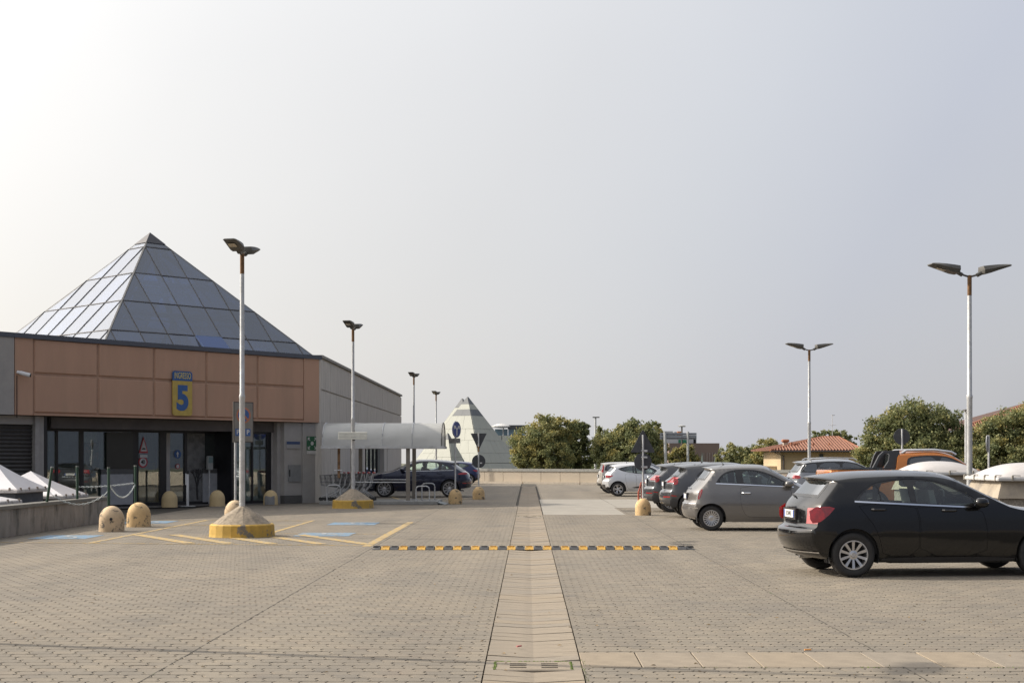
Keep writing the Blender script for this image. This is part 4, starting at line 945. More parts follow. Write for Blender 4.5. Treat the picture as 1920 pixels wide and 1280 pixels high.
# --- black hatchback
rear = [(.34, .25, .14, 0), (.13, .31, .22, 0), (.0, .50, .22, 0), (.0, .66, .20, 0), (.10, .72, .16, 0), (.11, .95, .2, 0), (.17, 1.07, .2, -.01), (.42, 1.365, .18, -.05), (.34, 1.405, .26, -.05), (.85, 1.475, .03, -.085)]
PA = dict(L=4.3, C=prof(rear, 1.50, 1.45, 2.35, 3.18, 1.03, 4.3), R=.318, xr=.78, xf=3.50, rim='ten', zs=.20, belt=1.02, cab=(.5, 3.1), seats=(2.05, 1.05), mirror=(2.50, 1.0), lightrest=1,
    zp=[(.2, .835), (.35, .875), (.6, .89), (.85, .882), (1.03, .85), (1.2, .775), (1.45, .64)],
    dlo=[(.80, 1.075), (.93, 1.21), (1.10, 1.32), (1.35, 1.365), (1.7, 1.385), (2.0, 1.36), (2.28, 1.26), (2.56, 1.12), (2.62, .985), (1.7, 1.03)], dlokeep=(0, 8, 9),
    panes=[[(.86, 1.085), (.98, 1.21), (1.07, 1.275), (1.155, 1.30), (1.18, 1.07)], [(1.20, 1.07), (1.175, 1.305), (1.4, 1.35), (1.58, 1.362), (1.615, 1.05)], [(1.70, 1.045), (1.68, 1.365), (1.98, 1.34), (2.25, 1.245), (2.50, 1.12), (2.545, 1.005)]],
    panekeep=(0, 2, 4), chrome=[(.80, 1.068), (1.7, 1.022), (2.5, .985)],
    doors=[[(.83, 1.04), (1.66, 1.005), (1.70, .90), (1.73, .75), (1.71, .30), (1.20, .30), (1.17, .47), (1.09, .70), (.93, .90)], [(1.675, 1.004), (2.62, .958), (2.68, .84), (2.72, .6), (2.70, .30), (1.725, .30), (1.745, .75), (1.715, .9)]],
    handles=((1.14, .955), (2.16, .94)), wrap_glass=((6.25, 7, .80, 'rear'), (12, 12.75, .88, 'wind')),
    sidebits=(([(.155, .99), (.53, 1.0), (.44, .90), (.35, .82), (.29, .775), (.17, .76)], M_RED, 'tail_light', .005), ([(.30, .985), (.50, .985), (.42, .90), (.36, .83), (.36, .92)], M_REDD, 'lamp_lens', .0075),
        ([(xx, zz) for xx, zz in ((1.18, .215), (3.12, .215), (3.12, .285), (1.18, .285))], mk('sill_dark', (.02, .02, .022), .3, coat=.5), 'sill_trim', .006)),
    wrapbits=((4.2, 5.2, .72, 1.0, M_RED, 'tail_light', .005), (4.6, 4.8, .78, .99, M_LWH, 'lamp_reflector', .008), (.35, 1.3, 'c', .97, M_TRIM, 'bumper_insert', .003), (1.25, 1.33, 'c', .97, M_CHROME, 'bumper_chrome', .010), (14.9, 15.7, .62, .98, M_HL, 'headlight', .006)),
    plate=(4.65, 0), ptext='E345', wiper=6.15, hmat=M_TRIM)
P_BLK = paint('black', (.004, .004, .0045), .0, .22)
car('glossy black five-door hatchback with silver ten-spoke wheels, nearest car at the right', 'car', 'parked_car', (3.72, 20.75, 0), math.radians(5), PA, P_BLK)
# --- little grey three-door car
rear = [(.22, .25, .13, 0), (.04, .31, .2, 0), (-.02, .46, .22, 0), (.0, .60, .22, 0), (.05, .70, .2, 0), (.10, .90, .18, 0), (.30, 1.11, .17, -.01), (.52, 1.40, .15, -.05), (.45, 1.455, .2, -.05), (.82, 1.505, .03, -.08)]
PB_ = dict(L=3.55, C=prof(rear, 1.53, 1.3, 1.98, 2.78, 1.04, 3.55), R=.29, xr=.57, xf=2.87, rim='eighteen', zs=.20, belt=1.03, cab=(.45, 2.7), seats=(1.75, .95), mirror=(2.28, 1.03), ww=.18,
    zp=[(.2, .76), (.35, .805), (.6, .82), (.85, .80), (1.05, .745), (1.2, .69), (1.5, .57)], taper=(.18, .2, .6, .9),
    dlo=[(.68, 1.10), (.78, 1.25), (.90, 1.34), (1.05, 1.39), (1.3, 1.415), (1.65, 1.40), (1.95, 1.31), (2.2, 1.18), (2.50, 1.02), (1.3, 1.075)], dlokeep=(0, 8, 9),
    panes=[[(.76, 1.11), (.85, 1.25), (.95, 1.325), (1.13, 1.375), (1.17, 1.09)], [(1.33, 1.085), (1.29, 1.385), (1.65, 1.37), (1.93, 1.28), (2.15, 1.17), (2.35, 1.04)]], panekeep=(0, 3, 4), chrome=[(.68, 1.09), (1.3, 1.065), (2.48, 1.012)],
    doors=[[(1.24, 1.05), (2.40, 1.00), (2.43, .8), (2.42, .31), (1.50, .31), (1.35, .36), (1.26, .55), (1.235, .8)]],
    handles=((1.38, .87),), hmat=M_CHROME, wrap_glass=((6.25, 7, .80, 'rear'), (12, 12.75, .88, 'wind')),
    sidebits=(([(.245, .74), (.30, .72), (.385, .95), (.33, .96)], M_RED, 'tail_light', .006), ([(.275, .76), (.30, .75), (.35, .92), (.33, .93)], M_LWH, 'lamp_reflector', .009), ([(.13, .50), (.26, .505), (.26, .54), (.13, .53)], M_CHROME, 'bumper_chrome', .008)),
    wrapbits=((3.2, 3.32, 'c', .98, M_CHROME, 'bumper_chrome', .010), (5.3, 5.42, 'c', .35, M_CHROME, 'tailgate_handle', .02), (14.9, 15.7, .62, .98, M_HL, 'headlight', .006)),
    plate=(4.45, 0), wiper=6.12, antenna=.95, ant_t=9.2, antl=.26)
P_GRY = paint('warm_grey', (.175, .168, .162), .55, .30)
car('small metallic grey three-door car with many-spoked wheels and chrome door handle', 'car', 'parked_car', (3.66, 33.6, 0), 0, PB_, P_GRY)
# --- two dark grey crossovers
def cross():
    rear = [(.30, .32, .13, 0), (.06, .38, .22, 0), (.0, .56, .24, 0), (.02, .72, .22, 0), (.09, .80, .2, 0), (.12, .98, .2, 0), (.30, 1.13, .18, -.01), (.55, 1.38, .16, -.05), (.40, 1.455, .22, -.05), (.9, 1.52, .03, -.08)]
    return dict(L=4.25, C=prof(rear, 1.555, 1.5, 2.35, 3.15, 1.14, 4.25), R=.345, xr=.80, xf=3.37, rim='five', zs=.28, belt=1.10, cab=(.5, 3.0), seats=(1.95, 1.05), mirror=(2.6, 1.1), ww=.22,
    zp=[(.28, .84), (.42, .885), (.66, .90), (.95, .875), (1.1, .83), (1.25, .76), (1.5, .62)], taper=(.20, .2, .65, .9),
    dlo=[(.95, 1.16), (1.08, 1.30), (1.3, 1.39), (1.7, 1.43), (2.1, 1.42), (2.4, 1.33), (2.8, 1.13), (1.8, 1.14)], dlokeep=(0, 6, 7),
    panes=[[(1.05, 1.18), (1.18, 1.31), (1.34, 1.37), (1.68, 1.40), (1.75, 1.165)], [(1.83, 1.16), (1.78, 1.40), (2.1, 1.39), (2.36, 1.30), (2.6, 1.16)]], panekeep=(0, 4),
    doors=[[(1.05, 1.12), (1.79, 1.11), (1.82, .8), (1.8, .38), (1.32, .38), (1.22, .7)], [(1.81, 1.11), (2.72, 1.07), (2.78, .8), (2.76, .38), (1.82, .38), (1.84, .8)]],
    handles=((1.25, 1.02), (2.2, 1.0)), wrap_glass=((6.2, 7, .80, 'rear'), (12, 12.75, .88, 'wind')),
    sidebits=(([(.30, .93), (.40, .93), (.45, 1.0), (.43, 1.10), (.32, 1.12)], M_RED, 'tail_light', .008), ([(.24, .62), (.40, .60), (.40, .63), (.24, .65)], M_RED, 'bumper_reflector', .006), ([(.22, .30), (.42, .30), (.44, .54), (.22, .56)], mk('crossover_bumper', (.03, .03, .032), .6), 'bumper_cladding', .005)),
    wrapbits=((5.05, 6.0, .60, 1.0, M_RED, 'tail_light', .02), (5.35, 5.75, .72, .90, M_LWH, 'lamp_reflector', .026), (2.15, 2.3, .6, .98, M_RED, 'bumper_reflector', .008), (.3, 1.6, 'c', .95, mk('crossover_bumper', (.03, .03, .032), .6), 'bumper_cladding', .006), (1.25, 1.35, 'c', .6, M_CHROME, 'bumper_chrome', .012), (4.15, 4.35, 'c', .45, M_CHROME, 'tailgate_handle', .02), (14.9, 15.7, .62, .98, M_HL, 'headlight', .006)),
    plate=(4.75, 0), wiper=6.1, antenna=1.2, ant_t=9.6, antl=.28)
P_DG = paint('slate_grey', (.072, .074, .080), .5, .30)
GC = 'pair of dark grey crossovers side by side'
car('dark grey crossover parked directly beyond the small grey three-door car', 'car', 'parked_car', (3.74, 40.45, 0), 0, cross(), P_DG, GC)
car('dark grey crossover between its twin and the silver hatchback', 'car', 'parked_car', (3.62, 44.8, 0), 0, cross(), P_DG, GC)
# --- silver hatchback
rear = [(.30, .26, .13, 0), (.08, .32, .22, 0), (.0, .50, .24, 0), (.02, .66, .22, 0), (.08, .74, .2, 0), (.10, .90, .2, 0), (.20, 1.04, .18, -.01), (.42, 1.27, .16, -.05), (.34, 1.345, .2, -.05), (.8, 1.43, .03, -.085)]
PE = dict(L=4.06, C=prof(rear, 1.47, 1.4, 2.1, 3.0, 1.0, 4.06), R=.31, xr=.62+.04, xf=3.25, rim='five', zs=.21, belt=.97, cab=(.5, 2.9), seats=(1.9, 1.0), mirror=(2.4, .97),
    zp=[(.2, .80), (.35, .85), (.6, .865), (.8, .85), (1.0, .80), (1.2, .73), (1.45, .60)], taper=(.18, .2, .6, .9),
    dlo=[(.66, 1.20), (.84, 1.27), (1.2, 1.335), (1.65, 1.35), (2.0, 1.31), (2.3, 1.19), (2.6, .95), (1.5, .985), (.85, 1.09)], dlokeep=(0, 6, 7),
    panes=[[(.80, 1.19), (1.0, 1.28), (1.38, 1.325), (1.42, 1.01), (.95, 1.10)], [(1.50, 1.0), (1.46, 1.33), (1.9, 1.31), (2.2, 1.20), (2.45, .98)]], panekeep=(0, 2, 3),
    doors=[[(.95, 1.03), (1.43, .955), (1.46, .8), (1.44, .30), (1.10, .30), (1.02, .6)], [(1.45, .955), (2.5, .92), (2.55, .7), (2.53, .30), (1.46, .30), (1.48, .8)]],
    handles=((2.05, .86),), wrap_glass=((6.2, 7, .80, 'rear'), (12, 12.75, .88, 'wind')),
    sidebits=(([(.17, .82), (.24, .79), (.46, .90), (.44, .925), (.20, .91)], M_RED, 'tail_light', .006), ([(1.1, .36), (2.3, .36), (2.1, .45), (1.7, .46)], M_TRIM, 'door_cladding', .006), ([(.15, .25), (.3, .24), (.32, .40), (.14, .42)], M_TRIM, 'bumper_insert', .005)),
    wrapbits=((4.5, 5.25, .62, 1.0, M_RED, 'tail_light', .006), (.4, 2.1, 'c', .72, M_TRIM, 'bumper_insert', .006), (14.9, 15.7, .62, .98, M_HL, 'headlight', .006)), plate=(4.6, 0), wiper=6.1, antenna=1.1, ant_t=9.5, antl=.22)
P_SIL = paint('silver', (.60, .61, .63), .4, .30)
car('silver five-door hatchback with a low red tail lamp and double-spoked wheels', 'car', 'parked_car', (3.28, 63.1, 0), 0, PE, P_SIL)
# --- boxy pale car beyond it
rear = [(.25, .30, .13, 0), (.05, .36, .2, 0), (.0, .5, .2, 0), (.02, .62, .18, 0), (.05, .72, .16, 0), (.07, .90, .16, 0), (.09, 1.02, .15, 0), (.20, 1.36, .14, -.04), (.19, 1.42, .16, -.05), (.6, 1.47, .03, -.07)]
PF = dict(L=3.65, C=prof(rear, 1.49, 1.3, 2.0, 2.7, 1.05, 3.65), R=.29, xr=.55, xf=2.85, rim='ten', zs=.22, belt=1.03, cab=(.4, 2.6), seats=(1.7, .9), mirror=(2.2, 1.03), ww=.18,
    zp=[(.2, .75), (.35, .79), (.6, .80), (.9, .79), (1.1, .75), (1.45, .64)], taper=(.10, .2, .4, .9),
    dlo=[(.34, 1.08), (.38, 1.32), (.6, 1.375), (1.3, 1.40), (1.9, 1.36), (2.4, 1.05), (1.2, 1.06)], dlokeep=(0, 5, 6), panes=[[(.42, 1.09), (.46, 1.31), (.62, 1.34), (.85, 1.35), (.86, 1.08)], [(.95, 1.08), (.95, 1.36), (1.3, 1.37), (1.35, 1.075)], [(1.43, 1.07), (1.42, 1.37), (1.85, 1.34), (2.25, 1.07)]],
    doors=[[(.98, 1.03), (1.38, 1.03), (1.38, .35), (1.05, .35)], [(1.40, 1.03), (2.3, 1.0), (2.3, .35), (1.40, .35)]], handles=((1.55, .93),), wrap_glass=((6.2, 7, .80, 'rear'), (12, 12.75, .88, 'wind')),
    sidebits=(([(.20, .98), (.30, .98), (.32, 1.36), (.26, 1.36)], M_RED, 'tail_light', .008),), wrapbits=((6.0, 6.95, .86, 1.0, M_RED, 'tail_light', .008), (.4, 1.8, 'c', .9, M_TRIM, 'bumper_insert', .006)), plate=(4.5, 0), wiper=6.1, tintrear=1)
P_CH = paint('champagne', (.50, .47, .43), .5, .35)
car('pale boxy small car with tall upright red tail lamps, half hidden behind the silver hatchback', 'car', 'parked_car', (3.30, 68.3, 0), 0, PF, P_CH)
P_NV = paint('navy', (.012, .016, .040), .3, .25)
PG = dict(PE); car('dark blue car of which little shows behind the round sign and silver hatchback', 'car', 'parked_car', (4.3, 73.5, 0), 0, PG, P_NV)
# --- grey SUV in the second row
rear = [(.30, .38, .13, 0), (.06, .44, .22, 0), (.0, .62, .22, 0), (.02, .78, .2, 0), (.08, .86, .2, 0), (.10, 1.0, .2, 0), (.18, 1.13, .2, -.01), (.42, 1.46, .2, -.05), (.30, 1.53, .28, -.05), (.8, 1.60, .03, -.08)]
PH = dict(L=4.5, C=prof(rear, 1.645, 1.5, 2.4, 3.3, 1.16, 4.5), R=.355, xr=.88, xf=3.6, rim='five', zs=.28, belt=1.12, cab=(.5, 3.1), seats=(2.1, 1.1), mirror=(2.75, 1.12), tint=1,
    zp=[(.28, .87), (.45, .92), (.7, .935), (.95, .915), (1.15, .87), (1.35, .78), (1.6, .68)], taper=(.2, .2, .65, .9),
    dlo=[(.40, 1.17), (.55, 1.47), (.9, 1.53), (1.6, 1.56), (2.2, 1.55), (2.6, 1.42), (3.05, 1.15), (1.8, 1.16)], dlokeep=(0, 6, 7), panes=[[(.5, 1.19), (.62, 1.44), (.9, 1.49), (1.0, 1.49), (1.02, 1.19)], [(1.1, 1.185), (1.1, 1.5), (1.8, 1.53), (1.85, 1.18)], [(1.93, 1.175), (1.9, 1.52), (2.2, 1.51), (2.55, 1.39), (2.85, 1.18)]],
    doors=[[(1.1, 1.13), (1.9, 1.12), (1.9, .38), (1.4, .38), (1.3, .8)], [(1.92, 1.12), (2.95, 1.09), (2.95, .38), (1.92, .38)]], handles=((1.3, 1.03), (2.2, 1.02)), wrap_glass=((6.2, 7, .80, 'rear'), (12, 12.75, .88, 'wind')),
    sidebits=(([(.20, .95), (.40, .95), (.40, 1.06), (.20, 1.08)], M_RED, 'tail_light', .008),), wrapbits=((4.7, 5.6, .70, 1.0, M_RED, 'tail_light', .008), (.3, 1.6, 'c', .95, M_TRIM, 'bumper_insert', .006)), plate=(4.4, 0), wiper=6.1, antenna=.75, ant_t=9, antl=.04)
P_SG = paint('mid_grey', (.25, .26, .28), .55, .32)
th_, Yh, Sh = car('grey SUV with tinted windows and silver roof rails, standing behind the small grey car', 'car', 'parked_car', (9.18, 50.9, 0), 0, PH, P_SG)
for sg in (-1, 1):
    mb = MB(); mb.tube([(.75, sg*.62, 1.60), (.85, sg*.62, 1.655), (1.5, sg*.62, 1.685), (2.3, sg*.62, 1.67), (2.45, sg*.62, 1.60)], .02, 6); obj('roof_rail', mb, M_ALU, th_, smooth=50)
# --- orange pick-up
C = [(.25, .50, .12, 0), (.05, .54, .16, 0), (.0, .70, .12, 0), (.02, .85, .10, 0), (.03, 1.05, .10, 0), (.04, 1.25, .10, 0), (.05, 1.34, .10, -.0), (.12, 1.375, .08, -.01), (.7, 1.385, 0, -.02), (1.3, 1.385, 0, -.02), (1.82, 1.385, -.02, -.02), (1.90, 1.79, .02, -.05), (2.4, 1.87, 0, -.10), (2.9, 1.88, 0, -.11), (3.35, 1.76, -.02, -.08), (4.1, 1.30, -.12, -.05), (4.65, 1.22, -.12, -.07), (5.12, 1.08, -.2, -.06), (5.28, .85, -.25, 0), (5.3, .6, -.28, 0), (5.2, .42, -.2, 0)]
PI_ = dict(L=5.3, C=C, R=.40, ag=.07, xr=1.18, xf=4.40, rim='dark', zs=.42, belt=1.28, cab=(2.05, 4.0), seats=(3.2, 2.4), mirror=(3.75, 1.27), tint=1, n=5, ww=.25, yw=.80,
    zp=[(.42, .86), (.6, .915), (.9, .93), (1.2, .915), (1.35, .88), (1.5, .82), (1.8, .70)], taper=(.03, .2, .3, .9),
    dlo=[(2.10, 1.34), (2.10, 1.68), (2.4, 1.735), (2.9, 1.745), (3.25, 1.70), (3.6, 1.50), (3.9, 1.29), (3.0, 1.31)], dlokeep=(0, 6, 7), panes=[[(2.17, 1.36), (2.17, 1.65), (2.4, 1.70), (2.88, 1.71), (2.90, 1.34)], [(2.98, 1.335), (2.96, 1.71), (3.2, 1.67), (3.5, 1.50), (3.75, 1.32)]],
    doors=[[(2.08, 1.29), (2.92, 1.27), (2.92, .52), (2.15, .52)], [(2.94, 1.27), (3.85, 1.24), (3.9, .52), (2.94, .52)]], handles=((2.25, 1.15), (3.1, 1.14)), hmat=M_CHROME, wrap_glass=((10.25, 11, .75, 'rear'), (14, 14.75, .88, 'wind')),
    sidebits=(([(.13, .95), (.27, .95), (.27, 1.3), (.13, 1.3)], M_RED, 'tail_light', .006),), wrapbits=((4.2, 5.6, .86, 1.0, M_RED, 'tail_light', .008), (7.1, 10.0, 'c', .955, M_TRIM, 'bed_cover', .02)), plate=(3.3, 0), recess=M_TRIM)
P_OR = paint('orange', (.50, .17, .035), .45, .35)
tp_, Yp, Sp = car('orange double-cab pickup truck with black sports bar and silver roof rails', 'pickup truck', 'pickup_truck', (7.62, 37.3, 0), 0, PI_, P_OR)
for sg in (-1, 1):
    mb = MB(); o_ = [(1.22 if sg < 0 else 1.5, 1.38), (1.42 if sg < 0 else 1.6, 1.74), (1.54 if sg < 0 else 1.66, 1.85), (1.95, 1.88), (1.95, 1.38)]; h_ = [(1.33, 1.42), (1.48, 1.72), (1.56, 1.79), (1.70, 1.79), (1.66, 1.60), (1.54, 1.42)]
    h_ = h_ if sg < 0 else [(1.5, 1.5), (1.505, 1.5), (1.505, 1.505)]; V, Fc = tri(resample(o_, .15), [resample(h_, .15)], .3)
    nV = len(V); ya, yb_ = sg*.74, sg*.64
    vs = [(x, (ya if True else 0)-(z-1.38)*.16*sg, z) for x, z in V]+[(x, yb_-(z-1.38)*.16*sg, z) for x, z in V]
    R1 = resample(o_, .15); R2 = resample(h_, .15); fs = list(Fc)+[tuple(i+nV for i in f[::-1]) for f in Fc]
    for base, RR in ((0, R1), (len(R1), R2)):
        m_ = len(RR); fs += [(base+i, base+(i+1) % m_, nV+base+(i+1) % m_, nV+base+i) for i in range(m_)]
    mb.add(vs, fs); obj('sports_bar', mb, mk('sports_bar', (.035, .036, .04), .45), tp_)
    mb = MB(); mb.tube([(2.02, sg*.60, 1.80), (2.15, sg*.60, 1.875), (2.85, sg*.60, 1.885), (3.3, sg*.60, 1.83), (3.42, sg*.60, 1.76)], .034, 8); obj('roof_rail', mb, M_ALU, tp_, smooth=50)
    mb = MB(); mb.box(.15, 1.9, sg*.70-.03, sg*.70+.03, 1.40, 1.43); obj('bed_rail', mb, mk('bed_rail_grey', (.12, .13, .15), .4, .4), tp_)
# --- dark blue SUV by the trolley shelter
rear = [(.35, .36, .13, 0), (.08, .42, .22, 0), (.0, .60, .24, 0), (.02, .76, .22, 0), (.08, .86, .2, 0), (.14, 1.0, .2, 0), (.30, 1.12, .2, -.01), (.72, 1.42, .2, -.05), (.60, 1.50, .28, -.05), (1.1, 1.575, .03, -.08)]
PJ = dict(L=4.68, C=prof(rear, 1.62, 1.8, 2.6, 3.5, 1.13, 4.68), R=.365, xr=.97, xf=3.76, rim='sport', zs=.25, belt=1.10, cab=(.7, 3.4), seats=(2.2, 1.25), mirror=(2.9, 1.12),
    zp=[(.25, .88), (.45, .935), (.7, .95), (.95, .93), (1.15, .87), (1.35, .77), (1.6, .66)], taper=(.22, .25, .7, 1.0),
    dlo=[(.82, 1.16), (1.0, 1.32), (1.3, 1.46), (1.75, 1.525), (2.2, 1.52), (2.6, 1.40), (3.1, 1.12), (1.6, 1.14)], dlokeep=(0, 6, 7), panes=[[(.97, 1.18), (1.10, 1.32), (1.32, 1.42), (1.38, 1.165)], [(1.46, 1.16), (1.42, 1.45), (1.8, 1.49), (1.98, 1.49), (2.02, 1.155)], [(2.12, 1.15), (2.08, 1.485), (2.25, 1.475), (2.55, 1.37), (2.9, 1.15)]], panekeep=(0,),
    chrome=[(.80, 1.15), (1.6, 1.13), (3.05, 1.105)], chromemat=M_ALU,
    doors=[[(1.05, 1.12), (2.06, 1.10), (2.08, .35), (1.45, .35), (1.35, .8)], [(2.08, 1.10), (3.05, 1.08), (3.08, .35), (2.10, .35)]], handles=((1.4, 1.02), (2.35, 1.01)), wrap_glass=((6.2, 7, .80, 'rear'), (12, 12.75, .88, 'wind')),
    sidebits=(([(.20, .96), (.62, .97), (.60, 1.02), (.22, 1.07)], M_RED, 'tail_light', .008), ([(.22, .58), (.42, .575), (.42, .61), (.22, .62)], M_RED, 'bumper_reflector', .006)), wrapbits=((5.0, 5.6, .55, 1.0, M_RED, 'tail_light', .008), (2.0, 2.15, .5, .95, M_RED, 'bumper_reflector', .008), (.3, 1.4, 'c', .95, M_TRIM, 'bumper_insert', .006), (14.9, 15.7, .62, .98, M_HL, 'headlight', .006)), plate=(3.4, 0), wiper=6.1)
car('dark navy SUV with many-spoked alloy wheels behind the trolley shelter', 'car', 'parked_car', (-2.42, 61.9, 0), math.radians(181.5), PJ, P_NV)
mbb = MB(); 
PK = dict(PE); P_BL = paint('blue', (.014, .022, .085), .3, .28)
car('small dark blue hatchback beyond the navy SUV, half hidden by the round sign back', 'car', 'parked_car', (-3.05, 91.0, 0), math.radians(180), PK, P_BL)
# ================================================================== LAMP POSTS
def lamp(label, X, Y, hj, arm_dir, base=True, group='double-headed lamp posts', th=1., tilt=.16, hs=1.):
    t = thing('street_lamp', label, 'street lamp', (X, Y, 0), 0, group)
    if base:
        rb = .70; mb = MB(); n = 22
        mb.lathe([(.001, 0), (rb*1.0, 0), (rb*.99, .05), (rb*.975, .25), (rb*.93, .275), (.001, .275)], n); obj('base_ring', mb, mk('yellow_worn_paint', (.46, .29, .055), .7, var=.14, scale=5, c2=(.17, .15, .12), mask=(4.2, .57, .62), bump=.2), t)
        mb = MB(); n = 14; pr = [(rb*.90, .272), (rb*.55, .45), (rb*.22, .60), (.07, .645), (.001, .65)]; mb.lathe(pr, n)
        mb.v = [(x+random.gauss(0, .008), y+random.gauss(0, .008), z+random.gauss(0, .006)) for x, y, z in mb.v]
        obj('mortar_cone', mb, mk('rough_mortar', (.27, .225, .17), .95, var=.3, scale=14, bump=.8, bscale=70, c2=(.16, .14, .11), mask=(5, .5, .7)), t)
    zb = .6 if base else 0
    mb = MB(); mb.lathe([(.062*th, zb), (.060*th, 2.95), (.066*th, 2.97), (.064*th, 3.02), (.052*th, 3.05), (.045*th, hj-.42)], 14); obj('pole', mb, M_METAL, t, smooth=40)
    mb = MB(); mb.lathe([(.047*th, hj-.43), (.047*th, hj), (.001, hj+.01)], 12); obj('rusty_top', mb, M_RUST, t, smooth=40)
    a = math.radians(arm_dir)
    for sg in (-1, 1):
        d = Vector((math.cos(a)*sg, math.sin(a)*sg, 0)); s_ = Vector((-d.y, d.x, 0)); up = Vector((0, 0, 1))
        def q(u, v, w): # along, across, up in the tilted head frame
            return Vector((0, 0, hj-.02))+d*(u*math.cos(tilt)-w*math.sin(tilt))+s_*v+up*(u*math.sin(tilt)+w*math.cos(tilt))
        mb = MB(); mb.tube([Vector((0, 0, hj-.03)), q(.12, 0, .0), q(.24, 0, .03)], .022, 8); mb.tube([q(.17, 0, .0), q(.32, 0, .05)], .045, 8); obj('arm', mb, M_LAMP, t, smooth=40)
        # wing-shaped head: (along, half width, bottom, top)
        R = [(.27, .11, .02, .13), (.29, .17, .0, .17), (.42, .18, .0, .165), (.60, .18, .03, .155), (.80, .175, .06, .135), (.90, .165, .075, .12), (.93, .14, .085, .105)]
        vs = []
        for (u, hw_, b, tp) in R:
            vs += [q(u*hs, -hw_*hs, (b+tp)/2), q(u*hs, -hw_*hs*.8, b), q(u*hs, hw_*hs*.8, b), q(u*hs, hw_*hs, (b+tp)/2), q(u*hs, hw_*hs*.75, tp), q(u*hs, -hw_*hs*.75, tp)]
        fs = [(i*6+k, i*6+(k+1) % 6, i*6+6+(k+1) % 6, i*6+6+k) for i in range(len(R)-1) for k in range(6)]+[tuple(range(5, -1, -1)), tuple(range(len(vs)-6, len(vs)))]
        mb = MB(); mb.add(vs, fs); h_ = obj('lamp_head', mb, M_LAMP, t, smooth=35)
        mb = MB(); mb.add([q(.58*hs, -.09, .017), q(.78*hs, -.08, .040), q(.78*hs, .08, .040), q(.58*hs, .09, .017)], [(0, 1, 2, 3)]); obj('lamp_lens', mb, mk('lens_cream', (.42, .37, .29), .25), h_)
    return t
lamp('double-headed lamp post on the yellow base ring nearest the camera at the left', -6.13, 30.5, 6.05, 80, hs=.85)
lamp('double-headed lamp post on a yellow base ring in front of the trolley shelter', -5.87, 47.7, 6.0, 80, hs=.85)
lamp('double-headed lamp post rising behind the trolley shelter, nearer of the two there', -6.1, 76, 6.0, 80, False, hs=.85)
lamp('double-headed lamp post farthest away behind the trolley shelter', -6.14, 95, 5.9, 80, False, hs=.85)
lamp('tall double-headed lamp post between the two white skylight domes at the right', 9.50, 30.6, 5.60, 8, False, th=1.0)
lamp('double-headed lamp post behind the small grey car, in front of the cream house', 10.6, 53.6, 5.75, 8, False)
lamp('double-headed lamp post outside the left edge, seen only by its shadow', -6.15, 13.2, 6.0, 80)
# white sign panel on the second lamp
t = thing('direction_sign', 'blank back of a narrow white ribbed sign on the lamp post by the shelter', 'sign', (-5.87, 47.6, 2.42), math.radians(-8))
mb = MB()
for k, z in enumerate((-.13, -.045, .04)): mb.cbox(-.47, .52, -.09, -.065, z, z+.08, .008)
obj('sign_plank', mb, mk('sign_cream', (.55, .55, .50), .5), t)
mb = MB(); mb.box(-.04, .12, -.062, -.05, -.12, .10); mb.tube([(-.0, 0, .06), (.08, 0, .06)], .09, 8); mb.tube([(-.0, 0, -.07), (.08, 0, -.07)], .09, 8); obj('bracket', mb, M_LAMP, t)

# ================================================================== BOLLARDS
def dome(t, r, h, mat, name='concrete_dome'):
    mb = MB(); pr = [(.001, 0), (r, 0), (r*1.0, .02), (r*.985, h*.45)]
    for k in range(1, 9): a = k*math.pi/16; pr.append((r*.985*math.cos(a), h*.45+(h*.55)*math.sin(a)))
    pr.append((.001, h)); mb.lathe(pr, 26)
    rs = random.random()*9
    mb.v = [(x*(1+.012*math.sin(7*z/h+rs+3*math.atan2(y, x))), y*(1+.012*math.sin(5*z/h+rs)), z) for x, y, z in mb.v]
    return obj(name, mb, mat, t, smooth=60)
GB = 'domed concrete bollards'
def bollard(label, px, py, r=.29, h=.60, mat=None, plug=False):
    X, Y = G(px, py); t = thing('bollard', label, 'bollard', (X, Y+r, 0), random.uniform(-.3, .3), GB); o = dome(t, r, h, mat or M_STAINC); 
    if plug: mb = MB(); mb.disc((0, -r*.97, h*.5), .035, n=10, th=.03); obj('lifting_hole', mb, M_BLACK, t)
    return t
def sc(px_w, py): return px_w/((py-HY)/H)/2
bollard('pale worn domed bollard with a dark lifting hole, nearest the low wall', 202.5, 997, .285, .585, M_STAINP, True)
bollard('ochre domed bollard with black scuffs, right beside the palest one', 254, 988, .29, .595, M_STAIN)
bollard('domed bollard half hidden behind the end of the low wall', 205, 950, .28, .56, M_STAINC)
bollard('plain ochre domed bollard in front of the glass door, left of the steel stand', 314, 951, .27, .56, M_STAINC)
bollard('plain ochre domed bollard in front of the white counter panel', 404, 949, .27, .56, M_STAINC)
tb = bollard('domed bollard with a grey repair patch in front of the right-hand doors', 505, 946.5, .26, .53, M_STAINC)
tb.rotation_euler = (0, 0, 0)
mb = MB(); vs = []; fs = []
for i in range(9):
    for j in range(7):
        a = -math.pi/2-.72+i*1.44/8; z = .012+.30*j/6+(.02*math.sin(i) if j == 6 else 0); rr = .272*(1 if z < .24 else math.sqrt(max(.1, 1-((z-.24)/.29)**2))); vs.append((rr*math.cos(a), rr*math.sin(a), z))
mb.add(vs, [(i*7+j, i*7+7+j, i*7+8+j, i*7+j+1) for i in range(8) for j in range(6)]); obj('repair_patch', mb, mk('grey_repair', (.22, .22, .22), .85, bump=.2), tb, smooth=60)

